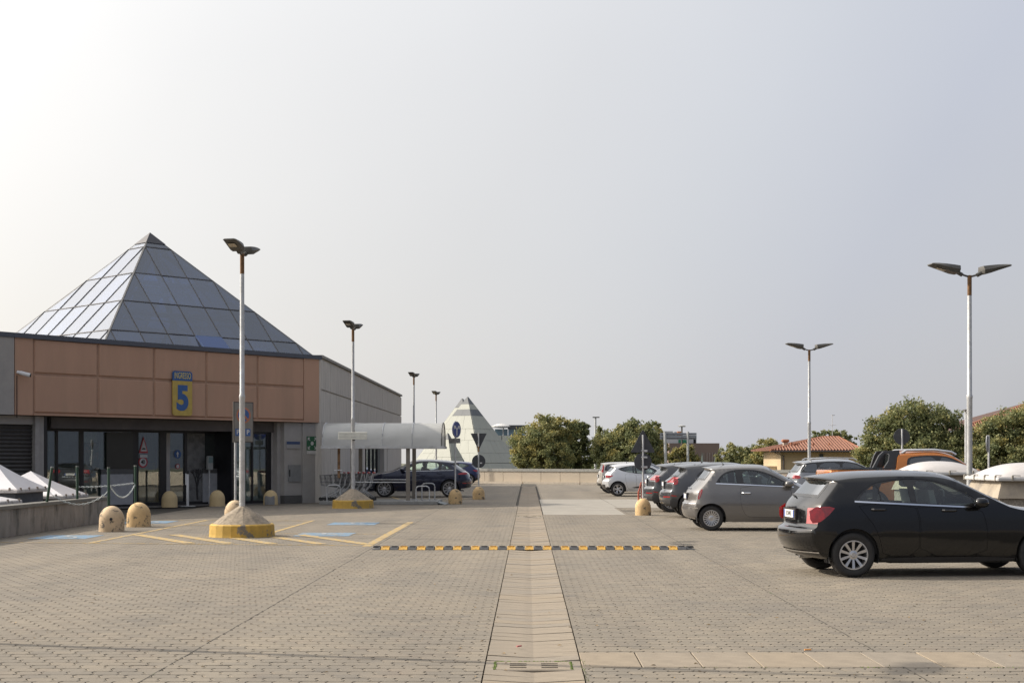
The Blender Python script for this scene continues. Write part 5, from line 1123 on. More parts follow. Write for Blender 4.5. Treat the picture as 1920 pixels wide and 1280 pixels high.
# signs standing in domed bollards
def signpost(label, px, py, top, name='road_sign', r=.28, h=.57, mat=None, lean=0):
    X, Y = G(px, py); t = thing(name, label, 'road sign', (X, Y+r, 0), 0); dome(t, r, h, mat or M_STAIN, 'concrete_base')
    mb = MB(); mb.tube([(0, 0, h-.05), (lean, 0, top)], .03, 10); obj('post', mb, M_METAL, t, smooth=40); return t, X, Y+r
def rotp(pts, a): return [(x*math.cos(a)-y*math.sin(a), x*math.sin(a)+y*math.cos(a), z) for x, y, z in pts]
def flat(mb, pts, a, off, th):
    n_ = (math.sin(a), -math.cos(a), 0); mb.slab([(Vector(p)+Vector(n_)*off) for p in rotp(pts, a)], n_, th); return mb
def circ(r, z, n=28, x0=0): return [(x0+r*math.cos(2*math.pi*k/n), 0, z+r*math.sin(2*math.pi*k/n)) for k in range(n)]
# triangle and disc (backs) at the right
t, X, Y = signpost('backs of an upright triangle and round sign on a bollard left of the parked cars', 1207, 966, AZ(815, 41.8), r=.235, h=.50)
zt, zb_ = AZ(806, Y), AZ(848, Y)
mb = flat(MB(), [(-.34, 0, zb_), (.34, 0, zb_), (.30, 0, zb_-.03), (-.30, 0, zb_-.03)], .1, .03, .01)
mb = MB(); flat(mb, [(-.33, 0, zb_), (.33, 0, zb_), (.35, 0, zb_+.03), (.02, 0, zt), (-.02, 0, zt), (-.35, 0, zb_+.03)], .05, -.05, .02); obj('triangle_back', mb, M_SIGNBACK, t)
zc = AZ(865.5, Y); mb = flat(MB(), circ(.26, zc), .05, -.05, .02); obj('disc_back', mb, M_SIGNBACK, t)
for z in (zb_+.06, zc+.14, zc-.14):
    mb = MB(); mb.box(-.06, .12, -.045, -.032, z-.015, z+.015); mb.box(.02, .12, -.06, -.046, z-.03, z+.02); obj('clamp', mb, M_METAL, t)
for z in (zb_+.035, zc-.165):
    mb = MB(); mb.box(.04, .13, .012, .018, z-.02, z+.02); obj('sticker', mb, M_WHITE, t)
# yield triangle and disc (backs) by the navy car
t, X, Y = signpost('backs of a downward triangle and round sign on a bollard by the navy SUV', 897, 936, AZ(811, 58), r=.25, h=.52)
zt, zb_ = AZ(812, Y), AZ(842, Y); mb = flat(MB(), [(-.33, 0, zt), (-.02, 0, zb_), (.02, 0, zb_), (.33, 0, zt)], 0, -.05, .02); obj('triangle_back', mb, M_SIGNBACK, t)
zc = AZ(864.5, Y); mb = flat(MB(), circ(.275, zc), 0, -.05, .02); obj('disc_back', mb, M_SIGNBACK, t)
mb = MB(); mb.box(.05, .14, .012, .018, zc-.09, zc-.045); obj('sticker', mb, M_WHITE, t)
mb = MB(); mb.tube([(0, 0, zb_-.1), (0, 0, zb_+.12)], .034, 10); obj('rusty_collar', mb, M_RUST, t)
# blue arrows disc
t, X, Y = signpost('blue round road sign with a forked white arrow above a small grey plate', 853, 944.5, AZ(790, 52.5), r=.255, h=.545, mat=M_STAIN)
zc = AZ(805, Y); a = math.radians(62); mb = flat(MB(), circ(.30, zc), a, .04, .02); obj('sign_disc', mb, mk('sign_royal_blue', (.025, .045, .20), .4), t); mb = flat(MB(), circ(.285, zc), a, .062, .0015); obj('sign_border', mb, M_SW, t); mb = flat(MB(), circ(.27, zc), a, .065, .0015); obj('sign_face', mb, mk('sign_royal_blue', (.025, .045, .20), .4), t)
mb = MB()
for P_ in ([(-.03, -.2), (.03, -.2), (.03, .0), (-.03, .0)], [(-.03, 0), (.03, 0), (-.08, .10), (-.13, .06)], [(-.03, 0), (.03, 0), (.13, .06), (.08, .10)], [(-.19, .13), (-.17, .0), (-.05, .13)], [(.19, .13), (.17, .0), (.05, .13)]):
    flat(mb, [(x*1.15, 0, zc+z*1.1) for x, z in P_], a, .068, .002)
obj('arrow', mb, M_SW, t)
z = AZ(826, Y); mb = flat(MB(), [(-.26, 0, z-.09), (.26, 0, z-.09), (.26, 0, z+.09), (-.26, 0, z+.09)], math.radians(-35), .04, .012); obj('small_plate', mb, mk('worn_plate', (.20, .20, .20), .6, var=.3, scale=14), t)
# no-parking panel behind the first lamp
t, X, Y = signpost('grey panel with no-parking circle and blue P on a post behind the nearest lamp post', 437, 979, AZ(760, 38), r=.28, h=.575, mat=M_STAINP)
z1, z0 = AZ(753, Y), AZ(829, Y); a = math.radians(42); W2 = .30
mb = flat(MB(), [(-W2+.20, 0, z0), (W2+.20, 0, z0), (W2+.20, 0, z1), (-W2+.20, 0, z1)], a, .04, .035); obj('sign_panel', mb, mk('panel_frame', (.07, .065, .06), .5, .3), t)
mb = flat(MB(), [(-W2+.225, 0, z0+.025), (W2+.175, 0, z0+.025), (W2+.175, 0, z1-.025), (-W2+.225, 0, z1-.025)], a, .076, .002); obj('sign_face', mb, mk('panel_grey', (.19, .18, .165), .6), t)
zc = z1-.35; mb = flat(MB(), circ(.215, zc, x0=.20), a, .079, .002); obj('red_circle', mb, mk('faded_red', (.38, .15, .09), .6), t); mb = flat(MB(), circ(.165, zc, x0=.20), a, .082, .002); obj('blue_circle', mb, mk('faded_blue', (.04, .10, .28), .6), t)
mb = flat(MB(), [(.20-.14, 0, zc+.10), (.20-.10, 0, zc+.14), (.20+.14, 0, zc-.10), (.20+.10, 0, zc-.14)], a, .085, .002); obj('diagonal_bar', mb, mk('faded_red', (.38, .15, .09), .6), t)
for x0 in (.03, .33):
    mb = flat(MB(), [(x0-.075, 0, z0+.17), (x0+.075, 0, z0+.17), (x0+.075, 0, z0+.36), (x0-.075, 0, z0+.36)], a, .079, .003); o = obj('parking_square', mb, mk('faded_blue', (.04, .10, .28), .6), t)
    p = Vector(rotp([(x0, 0, z0+.265)], a)[0])+Vector((math.sin(a), -math.cos(a), 0))*.084
    text('letter', 'P', .17, M_SW, t, Matrix.Translation(p) @ Matrix.Rotation(a, 4, 'Z') @ RX, 1, .004)
# round sign backs at the right
for (px, pz, D, r, a, lb) in ((1691.5, 818, 45, .26, 0, 'back of a dark round road sign on a post behind the orange pickup truck'), (1854, 831, 41, .235, 65, 'pale round road sign seen nearly edge-on, right of the tall lamp post')):
    X = AX(px, D); t = thing('road_sign', lb, 'road sign', (X, D, 0)); zc = AZ(pz, D); mb = MB(); mb.tube([(0, 0, 0), (0, 0, zc+.24)], .03, 10); obj('post', mb, M_METAL, t, smooth=40)
    mb = flat(MB(), circ(r, zc), math.radians(a), -.055, .02); obj('disc_back', mb, M_SIGNBACK if a == 0 else mk('pale_disc', (.42, .43, .44), .5, .2), t)
# steel stand and chain posts
X, Y = G(348, 950); t = thing('steel_stand', 'slim steel stand on a flat foot plate outside the glass door', 'stand', (X, Y+.3, 0))
mb = MB(); mb.cbox(-.22, .25, -.18, .18, 0, .03, .01); obj('foot_plate', mb, M_METAL, t); mb = MB(); mb.box(-.04, .04, -.03, .03, .03, 1.12); mb.box(-.075, -.035, -.03, .03, .75, 1.15); obj('upright', mb, M_ALU, t)
mb = MB(); mb.box(-.04, .03, -.04, .04, 1.13, 1.24); obj('sensor_head', mb, M_BLACK, t)
X, Y = Lc(ft(393, 1.2), 1.2); t = thing('dispenser', 'upright dispenser fixed over the white counter panel at the entrance', 'dispenser', (X, Y, 1.25), math.atan2(EY, EX)); mb = MB(); mb.cbox(-.12, .12, -.06, .06, 0, .5, .02); obj('housing', mb, mk('dispenser_grey', (.30, .31, .30), .5), t); mb = MB(); mb.cbox(-.10, .10, -.07, -.061, .25, .46, .003); obj('label_card', mb, mk('card', (.14, .2, .2), .5), t); mb = MB(); mb.tube([(0, .02, -1.2), (0, .02, .01)], .03, 8); obj('leg', mb, M_METAL, t)
M_GRN = mk('post_green', (.012, .045, .025), .45, var=.15); GP = 'green chain posts'
PT = {}
for key, (px0, pyb, px1, pyt, lb, zb0) in dict(a=(80, 994, 97.5, 877, 'green chain post leaning to the right beside the low wall', 0), b=(145, 985, 144.5, 875, 'upright green chain post with white band beside the low wall', 0), c=(204, 993, 203.5, 877, 'green chain post standing in the palest bollard', .5), d=(254, 986, 253.5, 874, 'green chain post standing behind the ochre scuffed bollard', .5)).items():
    X0, Y0 = G(px0, pyb); Y0 += {'c': .25, 'd': .6}.get(key, 0)
    if key == 'd': zb0 = 0
    X0 = AX(px0, Y0); X1 = AX(px1, Y0); Z1 = AZ(pyt, Y0)
    t = thing('chain_post', lb, 'post', (X0, Y0, zb0), 0, GP); d = Vector((X1-X0, 0, Z1-zb0))
    mb = MB(); mb.tube([(0, 0, 0), d], .033, 10); obj('post', mb, M_GRN, t, smooth=40); mb = MB(); mb.tube([d, d*1.02], .036, 10); obj('cap', mb, mk('cap_dull', (.16, .17, .16), .5), t)
    for f in ((.28, .06) if zb0 == 0 and key in 'ab' else ()):
        mb = MB(); mb.tube([d*f, d*(f+.016)], .037, 10); obj('band', mb, M_WHITE, t)
    PT[key] = (Vector((X0, Y0, zb0)), d)
def chain(p, q, sag, label):
    t = thing('plastic_chain', label, 'chain', p, 0, 'white chains between the green posts'); d = q-p; n = max(8, int(d.length/.052)); pts = [d*(k/n)+Vector((0, 0, -sag*4*(k/n)*(1-k/n))) for k in range(n+1)]
    mb = MB()
    for k in range(n):
        a, b = pts[k], pts[k+1]; e = (b-a); m_ = (a+b)/2; e2 = e*.66; u = e.cross(Vector((0, 0, 1))).normalized(); w_ = e.cross(u).normalized(); s_ = (u if k % 2 else w_)*.016
        mb.tube([m_-e2*.8-s_*.3, m_-e2*.4-s_, m_+e2*.4-s_, m_+e2*.8-s_*.3, m_+e2*.8+s_*.3, m_+e2*.4+s_, m_-e2*.4+s_, m_-e2*.8+s_*.3, m_-e2*.8-s_*.3], .0065, 4, caps=False)
    obj('chain_link', mb, mk('chain_white', (.50, .55, .55), .5), t, kind='stuff')
def onp(k, f): return PT[k][0]+PT[k][1]*f
chain(onp('a', .62), onp('c', .42), .30, 'white chain sagging from the leaning green post to the post in the pale bollard'); chain(onp('b', .66), onp('d', .72), .03, 'taut white chain running behind to the farthest green post'); chain(onp('c', .62), onp('d', .70), .33, 'white chain hanging in a deep loop between the two bollards')

# ================================================================== LOW WALL WITH SKYLIGHTS (left)
LW = thing('low_wall', 'stained concrete low wall round the skylights at the left edge', 'wall', (-11.1, 33, 0)); M_LWALL = mk('stained_concrete', (.29, .255, .215), .9, var=.22, scale=2.5, c2=(.075, .068, .055), mask=(1.6, .52, .70), bump=.5, bscale=25, stretch=(1, 1, .45))
ys_ = [26.2, 28.6, 31.0, 33.35, 35.55, 37.6]
for a, b in zip(ys_, ys_[1:]):
    mb = MB(); mb.box(-11.35, -11.10+random.gauss(0, .004), a+.008, b-.008, -.01, .58); obj('wall_panel', mb, M_LWALL, LW, world=True)
mb = MB(); mb.box(-16, -11.12, 37.35, 37.58, -.01, .56); mb.box(-16, -11.36, 26.2, 26.4, 0, .57); obj('wall_end', mb, M_LWALL, LW, world=True)
mb = MB(); mb.box(-11.42, -11.06, 26.1, 37.68, .585, .66); mb.box(-16, -11.43, 37.30, 37.66, .585, .655); obj('metal_cap', mb, mk('cap_metal', (.15, .145, .13), .5, .3, var=.2), LW, world=True)
mb = MB(); mb.box(-16.4, -11.36, 26.4, 37.34, .30, .40); obj('well_roof', mb, mk('well_felt', (.05, .05, .05), .95, var=.3), LW, world=True)
M_DOME = mk('acrylic_white', (.56, .55, .57), .3, var=.05, scale=1.5, c2=(.52, .50, .50), mask=(2, .5, .8)); M_DFR = mk('dome_frame', (.52, .49, .47), .6, var=.12, scale=8, c2=(.25, .23, .2), mask=(6, .55, .7)); M_CURB = mk('curb_grey', (.075, .08, .09), .7, var=.2)
def pyr(label, x0, x1, y0, y1, zb, zt, zc0=.40):
    cx_, cy_ = (x0+x1)/2, (y0+y1)/2; t = thing('roof_skylight', label, 'skylight', (cx_, cy_, zc0), 0, 'white pyramid skylights')
    mb = MB(); mb.box(x0+.10, x1-.10, y0+.10, y1-.10, zc0, zb-.12); obj('curb', mb, M_CURB, t, world=True)
    mb = MB(); mb.cbox(x0, x1, y0, y1, zb-.118, zb-.02, .02); obj('frame', mb, M_DFR, t, world=True)
    mb = MB(); P = [(x0+.04, y0+.04), (x1-.04, y0+.04), (x1-.04, y1-.04), (x0+.04, y1-.04)]; rings = 6; vs = []
    for k in range(rings+1):
        f = k/rings; s_ = (1-f); z = zb-.018+(zt-zb)*(f if k else 0)-.03*math.sin(math.pi*f); vs += [(cx_+(x-cx_)*s_, cy_+(y-cy_)*s_, z) for x, y in P]
    fs = [(k*4+i, k*4+(i+1) % 4, k*4+4+(i+1) % 4, k*4+4+i) for k in range(rings) for i in range(4)]; mb.add(vs, fs); obj('pyramid_dome', mb, M_DOME, t, world=True)
    for i in range(4):
        for (x, y) in ((x1-.01, y0+.2+(y1-y0-.4)*i/3), (x0+.2+(x1-x0-.4)*i/3, y0+.01)): mb = MB(); mb.box(x-.02, x+.02, y-.018, y+.018, zb-.06, zb+.015); obj('clamp', mb, mk('clamp_brown', (.25, .20, .16), .6), t, world=True)
pyr('large white pyramid skylight at the left edge of the picture, on a dark curb', -13.75, -11.85, 33.05, 35.15, .97, 1.62)
pyr('white pyramid skylight behind the leaning green post, nearest the shop', -13.95, -11.6, 35.55, 37.95-.4, .76, 1.36)
pyr('low white pyramid skylight nearest the camera at the left edge', -14.0, -11.62, 30.2, 32.7, .74, 1.10)

# ================================================================== DOMED SKYLIGHTS (right)
RW = thing('skylight_upstand', 'rough concrete upstand carrying the two domed skylights at the right', 'wall', (9.5, 30, 0)); M_UPS = mk('pebbled_concrete', (.20, .18, .155), .95, var=.35, scale=25, bump=.8, bscale=35, c2=(.30, .27, .23), mask=(30, .5, .6)); M_MEM = mk('bitumen_membrane', (.30, .26, .205), .9, var=.2, scale=3, c2=(.18, .16, .14), mask=(2, .5, .7), bump=.3, bscale=20)
def dsky(label, x0, x1, y0, y1, zf, zt):
    cx_, cy_ = (x0+x1)/2, (y0+y1)/2
    mb = MB(); mb.box(x0+.04, x1-.04, y0+.04, y1-.04, 0, .98); obj('upstand', mb, M_UPS, RW, world=True)
    mb = MB(); a, b = .10, -.10
    P0 = [(x0+b*.2, y0+b*.2), (x1-b*.2, y0+b*.2), (x1-b*.2, y1-b*.2), (x0+b*.2, y1-b*.2)]; P1 = [(x0+a, y0+a), (x1-a, y0+a), (x1-a, y1-a), (x0+a, y1-a)]
    n = 6; vs = []
    for k, (Pq, z) in enumerate(((P0, .93), (P1, 1.22), (P1, zf-.07))):
        for i in range(4):
            p, q = Pq[i], Pq[(i+1) % 4]
            for j in range(n): f = j/n; vs.append((p[0]+(q[0]-p[0])*f+random.gauss(0, .006), p[1]+(q[1]-p[1])*f+random.gauss(0, .006), z+random.gauss(0, .008)))
    m_ = 4*n; mb.add(vs, [(k*m_+i, k*m_+(i+1) % m_, k*m_+m_+(i+1) % m_, k*m_+m_+i) for k in range(2) for i in range(m_)]); obj('membrane_flashing', mb, M_MEM, RW, world=True, smooth=40)
    t = thing('dome_skylight', label, 'skylight', (cx_, cy_, zf-.07), 0, 'white domed skylights')
    mb = MB(); mb.cbox(x0-.02, x1+.02, y0-.02, y1+.02, zf-.07, zf, .015); obj('frame', mb, mk('dome_frame_white', (.46, .46, .46), .5), t, world=True)
    nx_, ny_ = 20, 20; vs = []
    for i in range(nx_+1):
        for j in range(ny_+1):
            u, v = i/nx_*2-1, j/ny_*2-1; hgt = ((1-abs(u)**2.6)*(1-abs(v)**2.6))**.72; vs.append((cx_+u*(x1-x0)/2*.96, cy_+v*(y1-y0)/2*.96, zf+.004+(zt-zf)*hgt))
    mb = MB(); mb.add(vs, [(i*(ny_+1)+j, (i+1)*(ny_+1)+j, (i+1)*(ny_+1)+j+1, i*(ny_+1)+j+1) for i in range(nx_) for j in range(ny_)]); obj('dome', mb, mk('dome_pinkish_white', (.46, .44, .43), .35, var=.05, c2=(.38, .34, .32), mask=(1.5, .5, .8)), t, world=True, smooth=60)
    for (x, y) in [(x0-.02, y0+(y1-y0)*k/3.2+.12) for k in range(4)]+[(x0+(x1-x0)*k/3+.25, y0-.02) for k in range(3)]:
        mb = MB(); mb.box(x-.012, x+.018, y-.02, y+.02, zf-.07, zf+.03); mb.tube([(x, y, zf+.035), (x+.16, y+.03, zf+.03)], .008, 5); obj('clamp', mb, mk('clamp_zinc', (.30, .28, .24), .5, .4), t, world=True)
dsky('white domed skylight on the stone upstand at the right edge, nearer of the two', 8.70, 10.55, 26.3, 28.3, 1.32, 1.585)
dsky('white domed skylight in front of the orange pickup truck, left of the tall lamp post', 8.68, 10.25, 31.9, 33.9, 1.36, 1.60)

# ================================================================== TROLLEY SHELTER
SX0, SX1, SY0, SY1 = -7.42, -3.12, 51.3, 53.6
t = thing('trolley_shelter', 'trolley shelter with a curved translucent roof on steel posts', 'shelter', ((SX0+SX1)/2, SY0, 0)); M_POLY = glass('poly', (1, 1, 1), .1)
m = bpy.data.materials.new('polycarbonate'); m.use_nodes = True; n = m.node_tree.nodes; l = m.node_tree.links; b = n['Principled BSDF']; b.inputs['Roughness'].default_value = .35
no = n.new('ShaderNodeTexNoise'); no.inputs['Scale'].default_value = 1.4; no.inputs['Detail'].default_value = 6; r = n.new('ShaderNodeValToRGB'); l.new(no.outputs['Fac'], r.inputs[0]); r.color_ramp.elements[0].color = (.50, .51, .50, 1); r.color_ramp.elements[0].position = .3; r.color_ramp.elements[1].color = (.66, .67, .66, 1); r.color_ramp.elements[1].position = .7
l.new(r.outputs[0], b.inputs['Base Color']); tr_ = n.new('ShaderNodeBsdfTranslucent'); tr_.inputs['Color'].default_value = (.5, .5, .48, 1); ms = n.new('ShaderNodeMixShader'); ms.inputs[0].default_value = .35; l.new(b.outputs[0], ms.inputs[1]); l.new(tr_.outputs[0], ms.inputs[2]); l.new(ms.outputs[0], n['Material Output'].inputs['Surface']); M_POLY = m
def arcp(k, n=14, z0=2.10, rise=.86):
    a = math.pi*k/n; return ((SY0+SY1)/2-math.cos(a)*(SY1-SY0)/2, z0+rise*math.sin(a)**.8)
xs = [SX0+(SX1-SX0)*k/4 for k in range(5)]
for i in range(4):
    mb = MB(); vs = []
    for k in range(15):
        y, z = arcp(k); vs += [(xs[i]+.01, y, z), (xs[i+1]-.01, y, z)]
    mb.add(vs, [(2*k, 2*k+1, 2*k+3, 2*k+2) for k in range(14)]); obj('roof_sheet', mb, M_POLY, t, world=True, smooth=60)
for i in range(5):
    mb = MB(); pts = [(xs[i], *arcp(k)) for k in range(15)]; mb.tube([(x, y, z+.012) for x, y, z in pts], .022, 6, caps=False); obj('roof_rib', mb, M_METAL if i != 4 else mk('rib_dark', (.10, .10, .095), .5), t, world=True)
mb = MB(); mb.box(SX0-.05, SX1+.06, SY0-.05, SY0+.04, 2.02, 2.11); mb.box(SX0-.05, SX1+.06, SY1-.04, SY1+.05, 2.02, 2.11); mb.box(SX0, SX0+.06, SY0+.04, SY1-.04, 2.03, 2.10); mb.box(SX1-.04, SX1+.02, SY0+.04, SY1-.04, 2.03, 2.10); obj('gutter_beam', mb, M_METAL, t, world=True)
M_PST = mk('post_beige', (.20, .18, .155), .7, var=.15, scale=3, c2=(.33, .20, .10), mask=(5, .62, .7))
for px, y in ((661, SY0+.1), (676, SY1-.1), (765, SY0+.1), (776.5, SY1-.1)):
    x = AX(px, y); mb = MB(); mb.box(x-.07, x+.07, y-.05, y+.05, .14, 2.02); obj('post', mb, M_PST, t, world=True); mb = MB(); mb.box(x-.13, x+.13, y-.10, y+.10, .12, .14); obj('post_foot', mb, M_METAL, t, world=True)
x = AX(635.5, SY0+.3); mb = MB(); mb.box(x-.045, x+.045, SY0+.25, SY0+.33, .95, 2.02); obj('rusty_hanger', mb, mk('rust_orange', (.22, .13, .07), .85, var=.5, scale=10), t, world=True)
for y, z in ((SY0+.1, .80), (SY1-.1, .86)):
    mb = MB(); mb.tube([(AX(661, y), y, z), (AX(768, y), y, z)], .022, 8); obj('side_rail', mb, M_METAL, t, world=True)
mb = MB(); mb.cbox(SX0-.1, SX1-.12, SY0-.15, SY1+.1, 0, .12, .01); obj('floor_platform', mb, mk('platform_grey', (.25, .25, .24), .8, var=.15), t, world=True)
mb = MB(); mb.add([(SX1-.3, SY0-.12, .125), (SX1+.12, SY0-.22, .01), (SX1+.30, SY0+.65, .01), (SX1-.2, SY0+.7, .125), (SX1-.3, SY0-.12, .10), (SX1+.12, SY0-.22, .0), (SX1+.30, SY0+.65, 0), (SX1-.2, SY0+.7, .1)], [(0, 1, 2, 3), (7, 6, 5, 4), (0, 4, 5, 1), (1, 5, 6, 2), (2, 6, 7, 3), (3, 7, 4, 0)]); obj('ramp_plate', mb, mk('ramp_plate', (.16, .18, .19), .5, .4), t, world=True)
# hoops
def hoop(lb, x0, x1, y, z, extra=False):
    g = thing('rail_hoop', lb, 'hoop', ((x0+x1)/2, y, .12), 0, 'steel hoops at the trolley shelter'); w_ = (x1-x0)/2; r_ = min(.12, w_*.6); pts = [(-w_, 0, 0), (-w_, 0, z-r_)]+[(-w_+r_-r_*math.cos(a), 0, z-r_+r_*math.sin(a)) for a in (.5, 1.0)]+[(-w_+r_, 0, z), (w_-r_, 0, z)]+[(w_-r_+r_*math.sin(a), 0, z-r_+r_*math.cos(a)) for a in (.5, 1.0)]+[(w_, 0, z-r_), (w_, 0, 0)]
    mb = MB(); mb.tube(pts, .024, 8); obj('hoop_tube', mb, M_METAL, g, smooth=50)
    if extra:
        mb = MB(); mb.tube([(-.02, 0, z), (-.02, 0, z+.48), (.02, 0, z+.54), (.30, 0, z+.54), (.33, 0, z+.5), (.33, 0, z+.42)], .018, 8); obj('upper_handle', mb, M_METAL, g, smooth=50)
    return g
hoop('single steel hoop with a raised handle in front of the shopping trolleys', AX(613, 51.2), AX(638, 51.2), 51.2, .58, True)
hoop('nearer of the two steel hoops at the right end of the trolley shelter', AX(780, 51.3), AX(805, 51.3), 51.3, .54); hoop('farther of the two steel hoops at the right end of the trolley shelter', AX(791, 52.6), AX(815, 52.6), 52.6, .62)
# shopping trolleys nested along the rail; they face left
def trolley(lb, X, Y):
    g = thing('shopping_trolley', lb, 'shopping trolley', (X, Y, .12), math.pi, 'nested shopping trolleys'); M_WIRE = M_METAL
    mb = MB(); w0, w1 = .20, .26   # basket front (x=.85) narrow, rear (x=0) wide
    B = lambda x, s_, z: (x, s_*(w1+(w0-w1)*x/.85), z)
    zt, zbk, zbf = .98, .45, .56
    for s_ in (-1, 1):
        mb.tube([B(0, s_, zt), B(.85, s_, zt-.06)], .010, 5); mb.tube([B(.05, s_*.85, zbk), B(.78, s_*.9, zbf)], .008, 5)
        for k in range(9): f = k/8; mb.tube([B(.85*f, s_, zt-.06*f), B(.05+.73*f, s_*.87, zbk+(zbf-zbk)*f)], .0045, 4)
        for h_ in (.33, .66): mb.tube([B(.02, s_*.95, zt-(zt-zbk)*h_), B(.83, s_*.95, zt-.06-(zt-.06-zbf)*h_)], .0045, 4)
    for k in range(5): f = k/4*2-1; mb.tube([B(.85, f, zt-.06), B(.78, f*.88, zbf), B(.05, f*.85, zbk)], .0045, 4)
    obj('basket', mb, mk('basket_wire', (.17, .175, .18), .4, .5), g)
    mb = MB()
    for s_ in (-1, 1): mb.tube([(0, s_*.27, zt+.02), (.10, s_*.26, .55), (.30, s_*.25, .34), (-.02, s_*.25, .10)], .022, 6); mb.tube([(.30, s_*.25, .34), (.55, s_*.21, .22), (.80, s_*.19, .11)], .020, 6)
    obj('chassis', mb, M_METAL, g, smooth=50)
    for (x, y) in ((-.02, -.25), (-.02, .25), (.80, -.19), (.80, .19)):
        mb = MB(); mb.lathe([(.001, -.015), (.07, -.02), (.075, 0), (.07, .02), (.001, .015)], 12, (x, y, .06), 'y'); obj('castor', mb, M_BLACK, g)
    mb = MB(); mb.tube([(-.03, -.27, zt+.04), (-.03, .27, zt+.04)], .034, 8); obj('handle', mb, mk('trolley_red', (.42, .04, .035), .45), g)
    return g
t0 = trolley('rearmost shopping trolley of the nested row, red handle nearest the navy SUV', AX(700, 52.2), 52.2)
names = ['second shopping trolley from the right in the nested row', 'third shopping trolley from the right in the nested row', 'fourth shopping trolley from the right in the nested row', 'fifth shopping trolley from the right, behind the lamp post', 'sixth shopping trolley from the right, left of the lamp post', 'foremost shopping trolley, nearest the grey wall']
for i, nm in enumerate(names):
    c = copy_tree(t0); c['label'] = nm; c.location.x = t0.location.x-.185*(i+1); c.location.y = 52.2+random.gauss(0, .02)
# red plastic thing by the sign
X, Y = AX(1203, 47.2), 47.2; t = thing('red_barrier', 'small red metal barrier behind the cracked sign bollard', 'barrier', (X, Y, 0)); mb = MB()
M_RB = mk('barrier_red', (.40, .09, .055), .6, var=.2); z1 = .86
mb.tube([(-.10, 0, 0), (-.10, 0, .55), (-.02, 0, z1), (.12, 0, z1), (.16, 0, .7), (.16, 0, 0)], .03, 6); mb.tube([(-.1, 0, .3), (.16, 0, .3)], .02, 6); obj('frame_tube', mb, M_RB, t)
mb = MB(); mb.box(-.02, .08, .01, .05, .3, z1-.05); obj('panel', mb, M_RB, t)

# ================================================================== FAR PARAPET WALL
WP = Vector((-7.8, 97.3)); WD = Vector((1, -.6)).normalized(); WN = Vector((-WD.y, WD.x))
def wq(s_, r): p = WP+WD*s_+WN*r; return (p.x, p.y)
FW = thing('parapet_wall', 'cream stone-clad parapet wall across the far end of the parking deck', 'wall', (WP.x, WP.y, 0)); M_CREAM = mk('cream_cladding', (.46, .40, .32), .8, var=.06, scale=.8, c2=(.46, .38, .30), mask=(.8, .55, .8)); M_WCOP = mk('wall_coping', (.30, .30, .28), .7, var=.12)
mb = MB(); mb.prism([wq(0, .02), wq(38, .02), wq(38, .35), wq(0, .35)], -.02, .80); obj('wall_core', mb, M_JOINT, FW, world=True)
s_ = 0; 
while s_ < 37:
    w_ = 1.44; mb = MB(); mb.prism([wq(s_+.012, -.02), wq(s_+w_-.012, -.02), wq(s_+w_-.012, .018), wq(s_+.012, .018)], .13, .795); obj('cladding_panel', mb, M_CREAM, FW, world=True); s_ += w_
mb = MB(); mb.prism([wq(-.02, -.06), wq(38, -.06), wq(38, .42), wq(-.02, .42)], .802, .97); obj('coping', mb, M_WCOP, FW, world=True)
s_ = .4
while s_ < 36:
    mb = MB(); mb.prism([wq(s_+.02, -.34), wq(s_+4.2, -.34), wq(s_+4.2, -.022), wq(s_+.02, -.022)], -.01, .125); obj('kerb_stone', mb, mk('kerb_cream', (.50, .44, .36), .8), FW, world=True); s_ += 4.25
FW2 = thing('side_parapet', 'low parapet wall along the right side of the deck', 'wall', (27, 40, 0)); mb = MB(); mb.box(26.8, 27.1, -10, 76, 0, .8); obj('wall_core', mb, M_CREAM, FW2, world=True)

# ================================================================== STONE PYRAMIDS BEYOND THE WALL
M_ST = mk('pale_cladding', (.37, .38, .335), .6, var=.07, scale=.35); M_STD = mk('grey_cladding', (.13, .14, .15), .6, var=.08, scale=.4)
SP_ = thing('clad_pyramid_building', 'pointed pyramid building clad in pale stone panels beyond the parapet', 'building', (-6.1, 145, -6))
def stone_pyr(AP, dirs, rows, cols_w, band, zbase, capz, parent, nm='cladding_panel', gap=.05):
    """dirs: list of 4 base corners (x,y)"""
    for k in range(4):
        B0 = Vector((*dirs[k], zbase)); B1 = Vector((*dirs[(k+1) % 4], zbase)); A = Vector(AP); nrm = (B0-A).cross(B1-A).normalized()
        if nrm.z < 0: nrm = -nrm
        def pt(f, g): return A+(B0-A)*f*(1-g)+(B1-A)*f*g
        for i in range(len(rows)-1):
            f0, f1 = rows[i], rows[i+1]; L_ = (B1-B0).length*f1; nc = max(1, round(L_/cols_w)) if k in (3, 0) else 1
            for j in range(nc):
                g0, g1 = j/nc, (j+1)/nc; a, b, c, d = pt(f0, g0), pt(f0, g1), pt(f1, g1), pt(f1, g0); m_ = (a+b+c+d)/4; P = [m_+(p-m_)*(1-.016) for p in (a, b, c, d)] if nc > 1 else [a, b, c, d]
                mb = MB(); P = [p+nrm*random.uniform(.0, .012) for p in P]; mb.slab(P, nrm, .06); obj(nm, mb, M_STD if i in band else M_ST, parent, world=True)
    core = MB(); core.add([(*d, zbase) for d in dirs]+[AP], [(0, 1, 4), (1, 2, 4), (2, 3, 4), (3, 0, 4), (3, 2, 1, 0)]); obj('core', core, M_STD, parent, world=True)
zA = AZ(744, 145); hgt = zA+6
def fz_(py): return (zA-AZ(py, 143))/hgt
A0 = (AX(877, 145), 145, zA)
rows = [.0001, fz_(757), fz_(767), fz_(779), fz_(804), fz_(826), fz_(850), fz_(868), .90, 1.0]
